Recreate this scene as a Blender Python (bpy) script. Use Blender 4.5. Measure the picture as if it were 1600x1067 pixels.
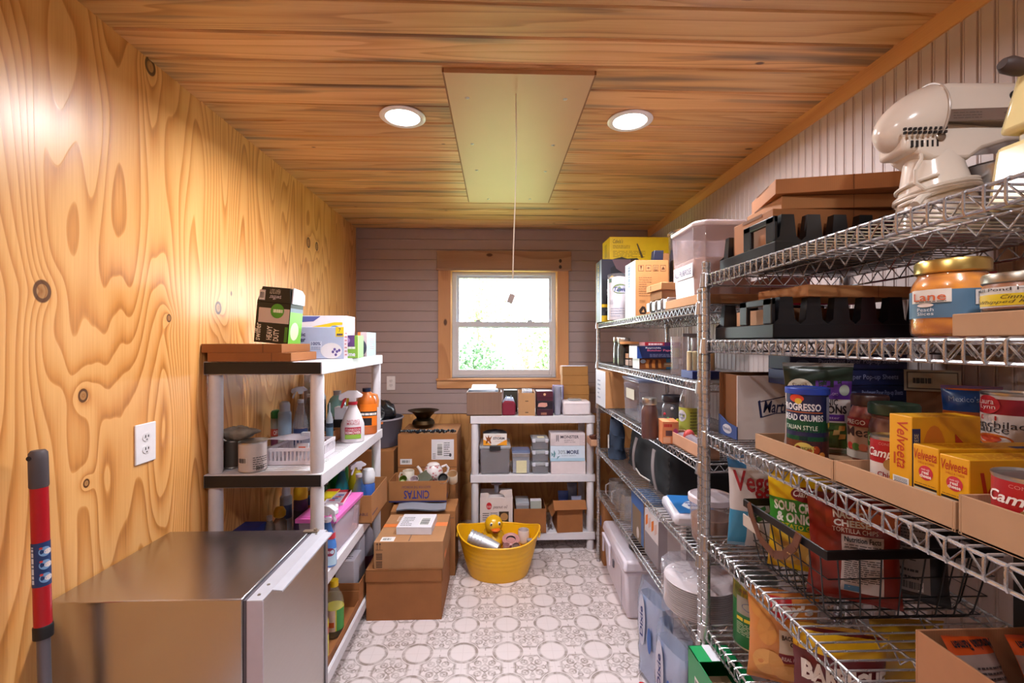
import bpy, bmesh, math, random
from mathutils import Vector, Matrix, noise
random.seed(7)
sc = bpy.context.scene
COL = sc.collection
for _o in list(bpy.data.objects): bpy.data.objects.remove(_o)
PI = math.pi
R = math.radians

# ---------------------------------------------------------------- camera, world, light, exposure
F_PX = 711.0; YAW = R(1.93); H_CAM = 1.46
cd = bpy.data.cameras.new('camera'); cam = bpy.data.objects.new('camera', cd); COL.objects.link(cam)
cam.location = (0, 0, H_CAM); cam.rotation_euler = (PI/2, 0, -YAW)
cd.sensor_width = 36; cd.lens = F_PX*36/1600; cd.shift_y = 1.5/1600; cd.clip_start = 0.02; cd.clip_end = 200
sc.camera = cam
sc.view_settings.view_transform = 'Standard'; sc.view_settings.look = 'None'
sc.view_settings.exposure = 0.5; sc.view_settings.gamma = 1.0; sc.view_settings.use_curve_mapping = False
wd = bpy.data.worlds.new('sky'); sc.world = wd; wd.use_nodes = True
_bg = wd.node_tree.nodes['Background']; _bg.inputs[0].default_value = (0.86, 0.94, 1.0, 1); _bg.inputs[1].default_value = 11.0
sc.cycles.max_bounces = 8; sc.cycles.diffuse_bounces = 5; sc.cycles.glossy_bounces = 4; sc.cycles.transparent_max_bounces = 14
sc.cycles.sample_clamp_indirect = 6.0; sc.cycles.caustics_reflective = False; sc.cycles.caustics_refractive = False
sl = bpy.data.lights.new('sun', 'SUN'); sl.energy = 26; sl.angle = R(1.5); sl.color = (1, .95, .86)
sun = bpy.data.objects.new('sun', sl); COL.objects.link(sun); sun.rotation_euler = (R(42), 0, R(25))
LAMP_W = 17.0
CEIL = 2.394; D = 3.75; XL = -1.147; XR = 1.262; YB = -1.3
LAMPS = [(-.388, 1.895), (.56, 1.895), (-.388, 0.05), (.56, 0.05)]
for lx, ly in LAMPS:
    al = bpy.data.lights.new('downlight', 'AREA'); al.shape = 'DISK'; al.size = .135; al.energy = LAMP_W if ly > 1 else LAMP_W*.55; al.color = (.97, .965, 1.0); al.spread = R(165)
    ao = bpy.data.objects.new('downlight', al); COL.objects.link(ao); ao.location = (lx, ly, CEIL-.012)

# ---------------------------------------------------------------- measured geometry
def ray(px): return math.tan(math.atan((px-800)/F_PX)+YAW)
def wx(px, y): return ray(px)*y
def wy(px, x): return x/ray(px)
def dep(x, y): return y*math.cos(YAW)+x*math.sin(YAW)
def wz(py, x, y): return H_CAM+(535-py)/F_PX*dep(x, y)

# ---------------------------------------------------------------- materials
_mats = {}
def rgb(h):
    h = h.lstrip('#'); c = [int(h[i:i+2], 16)/255 for i in (0, 2, 4)]
    return tuple(((v+.055)/1.055)**2.4 if v > .04045 else v/12.92 for v in c)+(1,)
class NT:
    def __init__(s, m): s.m = m; s.t = m.node_tree; s.n = s.t.nodes; s.l = s.t.links
    def node(s, typ, **kw):
        nd = s.n.new(typ)
        for k, v in kw.items(): setattr(nd, k, v)
        return nd
    def link(s, a, b): s.l.new(a, b)
class E:
    """expression over math nodes"""
    nt = None
    def __init__(s, sock): s.s = sock
    @staticmethod
    def op(o, a, b=None, c=None):
        nd = E.nt.n.new('ShaderNodeMath'); nd.operation = o
        for i, v in enumerate((a, b, c)):
            if v is None: continue
            if isinstance(v, E): E.nt.l.new(v.s, nd.inputs[i])
            else: nd.inputs[i].default_value = v
        return E(nd.outputs[0])
    def __add__(s, o): return E.op('ADD', s, o)
    __radd__ = __add__
    def __sub__(s, o): return E.op('SUBTRACT', s, o)
    def __rsub__(s, o): return E.op('SUBTRACT', o, s)
    def __mul__(s, o): return E.op('MULTIPLY', s, o)
    __rmul__ = __mul__
    def __truediv__(s, o): return E.op('DIVIDE', s, o)
    def __gt__(s, o): return E.op('GREATER_THAN', s, o)
    def __lt__(s, o): return E.op('LESS_THAN', s, o)
def fn(o, *a): return E.op(o, *a)
def newmat(name, rough=.5, metal=0.0, col=None):
    m = bpy.data.materials.new(name); m.use_nodes = True
    b = m.node_tree.nodes['Principled BSDF']; b.inputs['Roughness'].default_value = rough; b.inputs['Metallic'].default_value = metal
    if col: b.inputs['Base Color'].default_value = col
    return m, b, NT(m)
def M(h, rough=.5, metal=0.0, vary=.06, scale=30):
    """plain procedural paint / plastic / paper"""
    k = (h, rough, metal, vary, scale)
    if k in _mats: return _mats[k]
    m, b, t = newmat('paint_'+h.strip('#'), rough, metal)
    n = t.node('ShaderNodeTexNoise'); n.inputs['Scale'].default_value = scale; n.inputs['Detail'].default_value = 2
    tc = t.node('ShaderNodeTexCoord'); t.link(tc.outputs['Object'], n.inputs['Vector'])
    mx = t.node('ShaderNodeMix', data_type='RGBA'); c = rgb(h)
    mx.inputs[6].default_value = tuple(v*(1-vary) for v in c[:3])+(1,); mx.inputs[7].default_value = tuple(min(1, v*(1+vary)) for v in c[:3])+(1,)
    t.link(n.outputs['Fac'], mx.inputs[0]); t.link(mx.outputs[2], b.inputs['Base Color'])
    _mats[k] = m; return m
def CLEAR(h='#ffffff', alpha=.12, rough=.05):
    """thin clear plastic or glass: see-through film with a glossy skin"""
    k = ('clear', h, alpha, rough)
    if k in _mats: return _mats[k]
    m = bpy.data.materials.new('clear_'+h.strip('#')); m.use_nodes = True; t = NT(m); t.n.remove(t.n['Principled BSDF'])
    out = t.n['Material Output']
    tr = t.node('ShaderNodeBsdfTransparent'); k_ = .82 if alpha < .3 else .5; tr.inputs[0].default_value = tuple(k_+(1-k_)*v for v in rgb(h)[:3])+(1,)
    df = t.node('ShaderNodeBsdfPrincipled'); df.inputs['Base Color'].default_value = rgb(h); df.inputs['Roughness'].default_value = .3
    gl = t.node('ShaderNodeBsdfGlossy'); gl.inputs['Roughness'].default_value = rough
    a = t.node('ShaderNodeMixShader'); a.inputs[0].default_value = alpha; t.link(tr.outputs[0], a.inputs[1]); t.link(df.outputs[0], a.inputs[2])
    lw = t.node('ShaderNodeLayerWeight'); lw.inputs['Blend'].default_value = .5; E.nt = t; fr = (fn('POWER', E(lw.outputs['Facing']), 3.0)*.45+.045).s.node
    b2 = t.node('ShaderNodeMixShader'); t.link(fr.outputs[0], b2.inputs[0]); t.link(a.outputs[0], b2.inputs[1]); t.link(gl.outputs[0], b2.inputs[2])
    t.link(b2.outputs[0], out.inputs[0]); _mats[k] = m; return m
def wood(name, light, mid, dark, across, along, rings=14, knots=(), gray=0.0, perobj=False, rough=.42, coord='Object', fa=3.0, fb=.62, kn=.25, ct=.5):
    """flat sawn grain: contour lines of a stretched noise field; knots = [(a, b, radius)] in (across, along) metres"""
    m, b, t = newmat(name, rough); E.nt = t
    tc = t.node('ShaderNodeTexCoord'); sp = t.node('ShaderNodeSeparateXYZ'); t.link(tc.outputs[coord], sp.inputs[0])
    ax = {'X': 0, 'Y': 1, 'Z': 2}
    A = E(sp.outputs[ax[across]]); B = E(sp.outputs[ax[along]])
    if perobj:
        oi = t.node('ShaderNodeObjectInfo'); rnd = E(oi.outputs['Random']); B = B+rnd*37.0; A = A+rnd*13.0
    def nz(sa, sb, det=2, seed=0.0, rough_=.5):
        c = t.node('ShaderNodeCombineXYZ'); t.link((A*sa).s, c.inputs[0]); t.link((B*sb).s, c.inputs[1]); c.inputs[2].default_value = seed
        n = t.node('ShaderNodeTexNoise'); n.inputs['Scale'].default_value = 1; n.inputs['Detail'].default_value = det; n.inputs['Roughness'].default_value = rough_
        t.link(c.outputs[0], n.inputs['Vector']); return E(n.outputs['Fac'])
    f = nz(fa, fb, 1.6, 1.0)+nz(16, 1.6, 1, 9.0)*.022
    kd = None
    for (ka, kb, kr) in knots:
        da = (A-ka)/kr; db = (B-kb)/(kr*1.25)
        dd = fn('SQRT', da*da+db*db)
        f = f+fn('EXPONENT', dd*-.7)*.10
        core = fn('MAXIMUM', 1.0-fn('ABSOLUTE', dd-.62)*5.0, fn('LESS_THAN', dd, .62)*.22)
        kd = core if kd is None else fn('MAXIMUM', kd, core)
    fr = fn('FRACT', f*rings)
    # asymmetric growth ring: slow rise then sharp dark edge
    rg = fn('POWER', fr, 2.2)*(1.0-fn('POWER', fr, 26.0))
    fine = nz(260, 5, 1, 3.0)
    pat = nz(2.2, .6, 2, 5.0)
    v = rg*ct+fine*.34+pat*.55-.12-ct*.25
    ramp = t.node('ShaderNodeValToRGB'); cr = ramp.color_ramp
    cr.elements[0].position = .05; cr.elements[0].color = rgb(light); cr.elements[1].position = .95; cr.elements[1].color = rgb(dark)
    e = cr.elements.new(.5); e.color = rgb(mid); t.link(v.s, ramp.inputs[0])
    col = ramp.outputs[0]
    if perobj:
        hv = t.node('ShaderNodeHueSaturation'); t.link((.5+(rnd-.5)*.012).s, hv.inputs['Hue']); t.link((.84+fn('FRACT', rnd*7.3)*.3).s, hv.inputs['Value'])
        t.link(col, hv.inputs['Color']); col = hv.outputs[0]
    if gray:
        st = nz(16, .9, 3, 21.0)
        g = fn('MULTIPLY', fn('MAXIMUM', st-.545, 0.0)*6.0, gray)
        mx = t.node('ShaderNodeMix', data_type='RGBA'); t.link(fn('MINIMUM', g, .8).s, mx.inputs[0]); t.link(col, mx.inputs[6]); mx.inputs[7].default_value = rgb('#5c4c40'); col = mx.outputs[2]
    # scattered small knots
    c = t.node('ShaderNodeCombineXYZ'); t.link((A*3.1).s, c.inputs[0]); t.link((B*1.6).s, c.inputs[1])
    vo = t.node('ShaderNodeTexVoronoi'); vo.inputs['Scale'].default_value = 1.0; vo.inputs['Randomness'].default_value = 1; vo.voronoi_dimensions = '2D'
    t.link(c.outputs[0], vo.inputs['Vector'])
    cs = t.node('ShaderNodeSeparateColor'); t.link(vo.outputs['Color'], cs.inputs[0]); sk = fn('MAXIMUM', 1.0-E(vo.outputs['Distance'])*(18.0+40.0*E(cs.outputs[1])), 0.0)*fn('LESS_THAN', E(cs.outputs[0]), kn)
    if kd is not None: sk = fn('MAXIMUM', sk, kd)
    sk = fn('MINIMUM', sk*2.2, .92)
    mx = t.node('ShaderNodeMix', data_type='RGBA'); t.link(sk.s, mx.inputs[0]); t.link(col, mx.inputs[6]); mx.inputs[7].default_value = rgb('#4a2208'); col = mx.outputs[2]
    t.link(col, b.inputs['Base Color'])
    bp = t.node('ShaderNodeBump'); bp.inputs['Strength'].default_value = .12; bp.inputs['Distance'].default_value = .002
    t.link((rg*-1.0).s, bp.inputs['Height']); t.link(bp.outputs[0], b.inputs['Normal'])
    return m
def cardboard(h, name='cardboard'):
    k = ('cb', h)
    if k in _mats: return _mats[k]
    m, b, t = newmat(name, .82); E.nt = t
    tc = t.node('ShaderNodeTexCoord'); n = t.node('ShaderNodeTexNoise'); n.inputs['Scale'].default_value = 9; n.inputs['Detail'].default_value = 5
    t.link(tc.outputs['Object'], n.inputs['Vector'])
    w = t.node('ShaderNodeTexWave'); w.inputs['Scale'].default_value = 70; w.inputs['Distortion'].default_value = .6; t.link(tc.outputs['Object'], w.inputs['Vector'])
    v = E(n.outputs['Fac'])*.8+E(w.outputs['Fac'])*.12
    r = t.node('ShaderNodeValToRGB'); c = rgb(h); r.color_ramp.elements[0].position = .2; r.color_ramp.elements[1].position = .75
    r.color_ramp.elements[0].color = tuple(x*.84 for x in c[:3])+(1,); r.color_ramp.elements[1].color = tuple(min(1, x*1.12) for x in c[:3])+(1,)
    t.link(v.s, r.inputs[0]); t.link(r.outputs[0], b.inputs['Base Color'])
    bp = t.node('ShaderNodeBump'); bp.inputs['Strength'].default_value = .1; bp.inputs['Distance'].default_value = .002; t.link(v.s, bp.inputs['Height']); t.link(bp.outputs[0], b.inputs['Normal'])
    _mats[k] = m; return m
CB = cardboard('#a06a3c'); CB2 = cardboard('#945c30'); CB3 = cardboard('#b07c4e'); CBD = cardboard('#6e4424'); CBI = cardboard('#7a4c28')
WHITE = M('#e6e1e2', .35); RESIN = M('#d6d2d8', .38); BLACK = M('#141214', .45)
INK = M('#1c1a1c', .6, vary=0.0)
def metalm(name, h, rough, stretch=(1, 1, 60), amt=.05):
    k = ('metal', name)
    if k in _mats: return _mats[k]
    m, b, t = newmat(name, rough, 1.0, rgb(h)); tc = t.node('ShaderNodeTexCoord'); mp = t.node('ShaderNodeMapping'); mp.inputs['Scale'].default_value = stretch
    n = t.node('ShaderNodeTexNoise'); n.inputs['Scale'].default_value = 6; n.inputs['Detail'].default_value = 4
    t.link(tc.outputs['Object'], mp.inputs[0]); t.link(mp.outputs[0], n.inputs['Vector'])
    E.nt = t; t.link((E(n.outputs['Fac'])*amt*2+(rough-amt)).s, b.inputs['Roughness'])
    bp = t.node('ShaderNodeBump'); bp.inputs['Strength'].default_value = .06; bp.inputs['Distance'].default_value = .001; t.link(n.outputs['Fac'], bp.inputs['Height']); t.link(bp.outputs[0], b.inputs['Normal'])
    _mats[k] = m; return m
CHROME = metalm('chrome_wire', '#b4b2b4', .26, (8, 8, 8)); CHROME.node_tree.nodes['Principled BSDF'].inputs['Metallic'].default_value = .8; STEEL = metalm('stainless_steel', '#c4c4c8', .24, (30, 1.5, 1.5), .06)
TIN = metalm('tin', '#c4c1bd', .3, (5, 5, 5)); DOORST = metalm('door_steel', '#bcb6b4', .36, (1, 2, 30), .06); GOLD = metalm('gold_lid', '#c8a860', .3, (4, 4, 4))
BRASS = metalm('old_brass', '#3e3020', .42, (3, 3, 3), .1)

# ---------------------------------------------------------------- mesh building
class MB:
    def __init__(s): s.v = []; s.f = []
    def add(s, vs, fs):
        o = len(s.v); s.v += [tuple(v) for v in vs]; s.f += [tuple(i+o for i in f) for f in fs]; return s
    def box(s, x0, x1, y0, y1, z0, z1):
        return s.add([(x0, y0, z0), (x1, y0, z0), (x1, y1, z0), (x0, y1, z0), (x0, y0, z1), (x1, y0, z1), (x1, y1, z1), (x0, y1, z1)],
                     [(0, 3, 2, 1), (4, 5, 6, 7), (0, 1, 5, 4), (1, 2, 6, 5), (2, 3, 7, 6), (3, 0, 4, 7)])
    def frustum(s, b, t, z0, z1):
        x0, x1, y0, y1 = b; X0, X1, Y0, Y1 = t
        return s.add([(x0, y0, z0), (x1, y0, z0), (x1, y1, z0), (x0, y1, z0), (X0, Y0, z1), (X1, Y0, z1), (X1, Y1, z1), (X0, Y1, z1)],
                     [(0, 3, 2, 1), (4, 5, 6, 7), (0, 1, 5, 4), (1, 2, 6, 5), (2, 3, 7, 6), (3, 0, 4, 7)])
    def prism(s, pts, a0, a1, axis='y'):
        """polygon in two axes pulled along the third"""
        n = len(pts); mk = {'y': lambda p, a: (p[0], a, p[1]), 'x': lambda p, a: (a, p[0], p[1]), 'z': lambda p, a: (p[0], p[1], a)}[axis]
        vs = [mk(p, a0) for p in pts]+[mk(p, a1) for p in pts]
        fs = [tuple(range(n)), tuple(range(2*n-1, n-1, -1))]+[(i, i+n, (i+1) % n+n, (i+1) % n) for i in range(n)]
        return s.add(vs, fs)
    def tube(s, pts, r, seg=8, closed=False):
        pts = [Vector(p) for p in pts]; n = len(pts); up = Vector((0, 0, 1)); o = len(s.v); rings = []
        rr = r if isinstance(r, (list, tuple)) else [r]*n
        t0 = (pts[1]-pts[0]).normalized(); nrm = t0.cross(up if abs(t0.z) < .9 else Vector((1, 0, 0))).normalized()
        for i, p in enumerate(pts):
            a = pts[(i-1) % n] if (closed or i) else p; b = pts[(i+1) % n] if (closed or i < n-1) else p
            tg = (b-a).normalized(); nrm = (nrm-tg*nrm.dot(tg)).normalized(); bn = tg.cross(nrm)
            rings.append(len(s.v))
            for k in range(seg):
                an = 2*PI*k/seg; s.v.append(tuple(p+(nrm*math.cos(an)+bn*math.sin(an))*rr[i]))
        for i in range(n if closed else n-1):
            a = rings[i]; b = rings[(i+1) % n]
            for k in range(seg): k2 = (k+1) % seg; s.f.append((a+k, a+k2, b+k2, b+k))
        if not closed:
            s.f.append(tuple(rings[0]+k for k in range(seg-1, -1, -1))); s.f.append(tuple(rings[-1]+k for k in range(seg)))
        return s
    def lathe(s, prof, seg=24, cx=0, cy=0, sx=1, sy=1, z0=0, cap=True, tilt=None):
        o = len(s.v)
        for (r, z) in prof:
            for k in range(seg):
                a = 2*PI*k/seg; s.v.append((cx+r*sx*math.cos(a), cy+r*sy*math.sin(a), z0+z))
        for i in range(len(prof)-1):
            for k in range(seg):
                k2 = (k+1) % seg; s.f.append((o+i*seg+k, o+i*seg+k2, o+(i+1)*seg+k2, o+(i+1)*seg+k))
        if cap:
            if prof[0][0] > 1e-4: s.f.append(tuple(o+k for k in range(seg-1, -1, -1)))
            if prof[-1][0] > 1e-4: e = o+(len(prof)-1)*seg; s.f.append(tuple(e+k for k in range(seg)))
        return s
    def ball(s, c, r, seg=14, rings=8, sc_=(1, 1, 1)):
        prof = [(max(1e-5, math.sin(PI*i/rings))*r, -math.cos(PI*i/rings)*r*sc_[2]) for i in range(rings+1)]
        return s.lathe(prof, seg, c[0], c[1], sc_[0], sc_[1], c[2], cap=False)
    def grid(s, fun, nu, nv, flip=False):
        o = len(s.v)
        for j in range(nv+1):
            for i in range(nu+1): s.v.append(tuple(fun(i/nu, j/nv)))
        for j in range(nv):
            for i in range(nu):
                a = o+j*(nu+1)+i; q = (a, a+1, a+nu+2, a+nu+1); s.f.append(q[::-1] if flip else q)
        return s
    def build(s, name, mat, parent=None, smooth=True, bevel=0, angle=.7, recalc=False):
        me = bpy.data.meshes.new(name); me.from_pydata(s.v, [], s.f)
        if recalc:
            bm = bmesh.new(); bm.from_mesh(me); bmesh.ops.remove_doubles(bm, verts=bm.verts, dist=1e-6); bmesh.ops.recalc_face_normals(bm, faces=bm.faces); bm.to_mesh(me); bm.free()
        me.materials.append(mat)
        if smooth:
            me.polygons.foreach_set('use_smooth', [True]*len(me.polygons)); me.set_sharp_from_angle(angle=angle)
        o = bpy.data.objects.new(name, me); COL.objects.link(o)
        if parent is not None: o.parent = parent
        if bevel:
            bv = o.modifiers.new('edge', 'BEVEL'); bv.width = bevel; bv.segments = 2; bv.limit_method = 'ANGLE'; bv.angle_limit = R(40)
        return o
def box(name, mat, x0, x1, y0, y1, z0, z1, parent=None, bevel=.0015):
    return MB().box(x0, x1, y0, y1, z0, z1).build(name, mat, parent, bevel=bevel, smooth=bool(bevel))
def thing(name, label, cat, x=0, y=0, z=0, rz=0, group=None, rx=0, ry=0):
    o = bpy.data.objects.new(name, None); COL.objects.link(o); o.empty_display_size = .05
    o.location = (x, y, z); o.rotation_euler = (rx, ry, rz); o['label'] = label; o['category'] = cat
    if group: o['group'] = group
    return o
def copyof(o, mesh, name, parent, loc=(0, 0, 0), rot=(0, 0, 0)):
    c = bpy.data.objects.new(name, mesh); COL.objects.link(c); c.parent = parent; c.location = loc; c.rotation_euler = rot; return c
def dup(root, loc, rz=None, label=None, group=None):
    r = root.copy(); COL.objects.link(r); r.location = loc
    if rz is not None: r.rotation_euler = (root.rotation_euler[0], root.rotation_euler[1], rz)
    if label: r['label'] = label
    if group: r['group'] = group
    for ch in list(root.children):
        c = ch.copy(); COL.objects.link(c); c.parent = r
        for g in ch.children:
            d = g.copy(); COL.objects.link(d); d.parent = c
    return r

# ---------------------------------------------------------------- printing on surfaces
_texts = []
def boxsurf(w, d, h):
    W, Dd = w/2, d/2
    F = {'F': ((-W, -Dd, 0), (w, 0, 0), (0, 0, h), (0, -1, 0)), 'L': ((-W, Dd, 0), (0, -d, 0), (0, 0, h), (-1, 0, 0)),
         'R': ((W, -Dd, 0), (0, d, 0), (0, 0, h), (1, 0, 0)), 'T': ((-W, -Dd, h), (w, 0, 0), (0, d, 0), (0, 0, 1)), 'K': ((W, Dd, 0), (-w, 0, 0), (0, 0, h), (0, 1, 0))}
    def mk(a):
        o, U, V, N = (Vector(q) for q in a)
        return lambda u, v, off=0.0: o+U*u+V*v+N*off
    return {k: mk(a) for k, a in F.items()}
def cylsurf(r, z0, z1, face=-PI/2, span=PI, sx=1, sy=1):
    rf = r if callable(r) else (lambda t: r)
    def S(u, v, off=0.0):
        a = face+(u-.5)*span; q = rf(v)+off
        return Vector((q*sx*math.cos(a), q*sy*math.sin(a), z0+(z1-z0)*v))
    return S
def txt(root, S, s, u0, v0, u1, v1, mat=INK, rot=0, bold=.0, shear=0.0, off=.0007, name='lettering'):
    if not s:   # print too small to read in the photo: broken bars instead of words
        if rot in (90, -90): S0 = S; S = lambda a, b, o=0.0: S0(u0+(u1-u0)*b, v0+(v1-v0)*a, o); scribble(root, S, 0, 0, 1, 1, 1, mat, off=off, h=.8)
        else: scribble(root, S, u0, v0, u1, v1, 1, mat, off=off, h=.8)
        return
    _texts.append((root, S, s, u0, v0, u1, v1, mat, rot, bold, shear, off, name))
def pan(root, S, u0, v0, u1, v1, mat, nu=1, nv=1, off=.0004, name='print_panel', shape='rect'):
    mb = MB()
    if shape == 'rect': mb.grid(lambda a, b: S(u0+(u1-u0)*a, v0+(v1-v0)*b, off), nu, nv)
    else:
        n = 20; vs = [S((u0+u1)/2, (v0+v1)/2, off)]+[S((u0+u1)/2+(u1-u0)/2*math.cos(2*PI*k/n), (v0+v1)/2+(v1-v0)/2*math.sin(2*PI*k/n), off) for k in range(n)]
        mb.add(vs, [(0, k+1, (k+1) % n+1) for k in range(n)])
    return mb.build(name, mat, root, smooth=nu > 1)
def poly(root, S, pts, mat, off=.0006, name='printed_shape'):
    return MB().add([S(u, v, off) for u, v in pts], [tuple(range(len(pts)))]).build(name, mat, root, smooth=False)
def scribble(root, S, u0, v0, u1, v1, lines, mat=INK, off=.0006, h=.35, name='small_print'):
    """rows of illegible small print as broken bars"""
    mb = MB(); rs = random.Random(lines*7+int(u0*100))
    for i in range(lines):
        y0 = v1-(v1-v0)*(i+1)/lines; dh = (v1-v0)/lines*h; u = u0
        while u < u1-.01*(u1-u0):
            w = (u1-u0)*rs.uniform(.06, .22); e = min(u+w, u1); mb.grid(lambda a, b: S(u+(e-u)*a, y0+dh*b, off), 1, 1); u = e+(u1-u0)*.03
            if i % 4 == 3 and u > u0+(u1-u0)*.6: break
    return mb.build(name, mat, root, smooth=False)
def barcode(root, S, u0, v0, u1, v1, off=.0006, vert=False):
    pan(root, S, u0, v0, u1, v1, M('#e8e6e4', .5), off=off)
    mb = MB(); rs = random.Random(5); t = .06
    while t < .92:
        w = rs.choice((.015, .03, .045))
        if vert: mb.grid(lambda a, b: S(u0+(u1-u0)*(.08+.84*a), v0+(v1-v0)*(t+w*b), off+.0002), 1, 1)
        else: mb.grid(lambda a, b: S(u0+(u1-u0)*(t+w*a), v0+(v1-v0)*(.15+.75*b), off+.0002), 1, 1)
        t += w+rs.choice((.02, .03))
    mb.build('barcode', INK, root, smooth=False)
def flush_texts():
    keys = {}
    for q in _texts:
        k = (q[2], q[9], q[10])
        if k not in keys:
            c = bpy.data.curves.new('t', 'FONT'); c.body = q[2]; c.offset = q[9]; c.shear = q[10]; c.resolution_u = 2; c.size = 1
            o = bpy.data.objects.new('t', c); COL.objects.link(o); keys[k] = o
    dg = bpy.context.evaluated_depsgraph_get(); dg.update()
    raw = {}
    for k, o in keys.items():
        me = o.evaluated_get(dg).to_mesh(); vs = [tuple(v.co) for v in me.vertices]; fs = [tuple(p.vertices) for p in me.polygons]
        o.evaluated_get(dg).to_mesh_clear(); raw[k] = (vs, fs)
    for o in keys.values():
        c = o.data; bpy.data.objects.remove(o); bpy.data.curves.remove(c)
    for (root, S, s, u0, v0, u1, v1, mat, rot, bold, shear, off, name) in _texts:
        vs, fs = raw[(s, bold, shear)]
        if not vs: continue
        if rot == 90: vs = [(-y, x) for x, y, z in vs]
        elif rot == -90: vs = [(y, -x) for x, y, z in vs]
        elif rot == 180: vs = [(-x, -y) for x, y, z in vs]
        else: vs = [(x, y) for x, y, z in vs]
        x0 = min(v[0] for v in vs); x1 = max(v[0] for v in vs); y0 = min(v[1] for v in vs); y1 = max(v[1] for v in vs)
        pts = [S(u0+(u1-u0)*(x-x0)/max(1e-6, x1-x0), v0+(v1-v0)*(y-y0)/max(1e-6, y1-y0), off) for x, y in vs]
        MB().add(pts, fs).build(name, mat, root, smooth=False)
# ================================================================ STRUCTURE
def struct(o): o['kind'] = 'structure'; return o
def sroot(name):
    o = bpy.data.objects.new(name, None); COL.objects.link(o); return struct(o)
knots = [(wy(66, XL), wz(455, XL, wy(66, XL)), .03), (wy(130, XL), wz(618, XL, wy(130, XL)), .02), (wy(341, XL), wz(481, XL, wy(341, XL)), .028),
         (wy(235, XL), wz(104, XL, wy(235, XL)), .03), (wy(482, XL), wz(379, XL, wy(482, XL)), .035), (wy(495, XL), wz(385, XL, wy(495, XL)), .03), (wy(264, XL), wz(497, XL, wy(264, XL)), .015), (wy(135, XL), wz(755, XL, wy(135, XL)), .013)]
PLY = wood('plywood_wall', '#ecb470', '#d4914c', '#98561c', 'Y', 'Z', rings=30, knots=knots, rough=.33, fa=3.2, fb=.5, ct=.64)
PLYB = wood('plywood_back', '#d8a468', '#c08a52', '#9a6434', 'X', 'Z', rings=20, rough=.45)
BOARDW = wood('pine_ceiling', '#e0b07a', '#c89258', '#8a562a', 'Y', 'X', rings=13, gray=1.0, ct=.55, perobj=True, rough=.4, fa=9, fb=.35, kn=.3)
CASING = wood('pine_casing', '#d8a26c', '#c48c58', '#a06a3c', 'X', 'Z', rings=6, perobj=True, rough=.5)
CASINGH = wood('weathered_casing_head', '#a8866c', '#947058', '#785640', 'Z', 'X', rings=6, perobj=True, rough=.5)
CASINGS = wood('pine_sill', '#d8a878', '#c48e5c', '#a87044', 'Z', 'X', rings=6, perobj=True, rough=.5)
# floor with printed ornamental pattern
def floor_mat():
    m, b, t = newmat('patterned_vinyl', .38); E.nt = t
    tc = t.node('ShaderNodeTexCoord'); sp = t.node('ShaderNodeSeparateXYZ'); t.link(tc.outputs['Object'], sp.inputs[0])
    P = .2115
    px = (E(sp.outputs[0])+.582)/P; py = (E(sp.outputs[1])-2.36)/P
    ax = fn('FRACT', px+.5)-.5; ay = fn('FRACT', py+.5)-.5
    bx = fn('FRACT', px)-.5; by = fn('FRACT', py)-.5
    r1 = fn('SQRT', ax*ax+ay*ay); r2 = fn('SQRT', bx*bx+by*by); th = fn('ARCTAN2', by, bx)
    def band(v, c, w): return fn('SMOOTHSTEP' if False else 'LESS_THAN', fn('ABSOLUTE', v-c), w)
    nz = t.node('ShaderNodeTexNoise'); nz.inputs['Scale'].default_value = 26; nz.inputs['Detail'].default_value = 4; t.link(tc.outputs['Object'], nz.inputs['Vector'])
    wear = fn('MINIMUM', fn('MAXIMUM', (E(nz.outputs['Fac'])-.30)*3.4, .42), 1.0)
    ring = band(r1, .31, .033)+band(r1, .265, .006)*.4
    abx = fn('ABSOLUTE', bx); aby = fn('ABSOLUTE', by)
    octd = fn('MAXIMUM', fn('MAXIMUM', abx, aby), (abx+aby)*.7071)
    ol = band(octd, .35, .022)*.95+band(octd, .385, .008)*.5
    inn = octd < .325
    c8 = fn('COSINE', th*8.0); c4 = fn('COSINE', th*4.0)
    petals = fn('SINE', r2*44.0+c8*1.3)*c4
    scroll = fn('GREATER_THAN', fn('ABSOLUTE', petals), .5)
    dots = band(fn('SQRT', fn('POWER', abx-.15, 2.0)+fn('POWER', aby-.15, 2.0)), .07, .018)
    dia = band(abx+aby, .12, .02)+band(fn('ABSOLUTE', abx-aby), .0, .012)*(octd < .28)*.7
    dots2 = band(fn('SQRT', fn('POWER', abx-.24, 2.0)+fn('POWER', aby, 2.0)), .045, .016)+band(fn('SQRT', fn('POWER', aby-.24, 2.0)+fn('POWER', abx, 2.0)), .045, .016)
    orn = inn*fn('MINIMUM', scroll*.7+dots*.8+dia+dots2*.8, 1.0)
    tick = band(fn('ABSOLUTE', abx-aby), 0.0, .014)*band(octd, .41, .03)*.0+fn('MULTIPLY', (aby < .012)*band(abx, .41, .04), .7)+fn('MULTIPLY', (abx < .012)*band(aby, .41, .04), .7)
    ringc = (r1 < .36)
    mask = fn('MINIMUM', fn('MAXIMUM', ring, (ol+orn+tick)*(1.0-ringc)), 1.0)*wear
    grid = (fn('MAXIMUM', (fn('ABSOLUTE', ax) < .007), (fn('ABSOLUTE', ay) < .007)))*.22
    mx = t.node('ShaderNodeMix', data_type='RGBA'); t.link((mask*.85).s, mx.inputs[0]); mx.inputs[6].default_value = rgb('#d6caca'); mx.inputs[7].default_value = rgb('#7a685e')
    mx2 = t.node('ShaderNodeMix', data_type='RGBA'); t.link(grid.s, mx2.inputs[0]); t.link(mx.outputs[2], mx2.inputs[6]); mx2.inputs[7].default_value = rgb('#b09c98')
    t.link(mx2.outputs[2], b.inputs['Base Color']); return m
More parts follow.
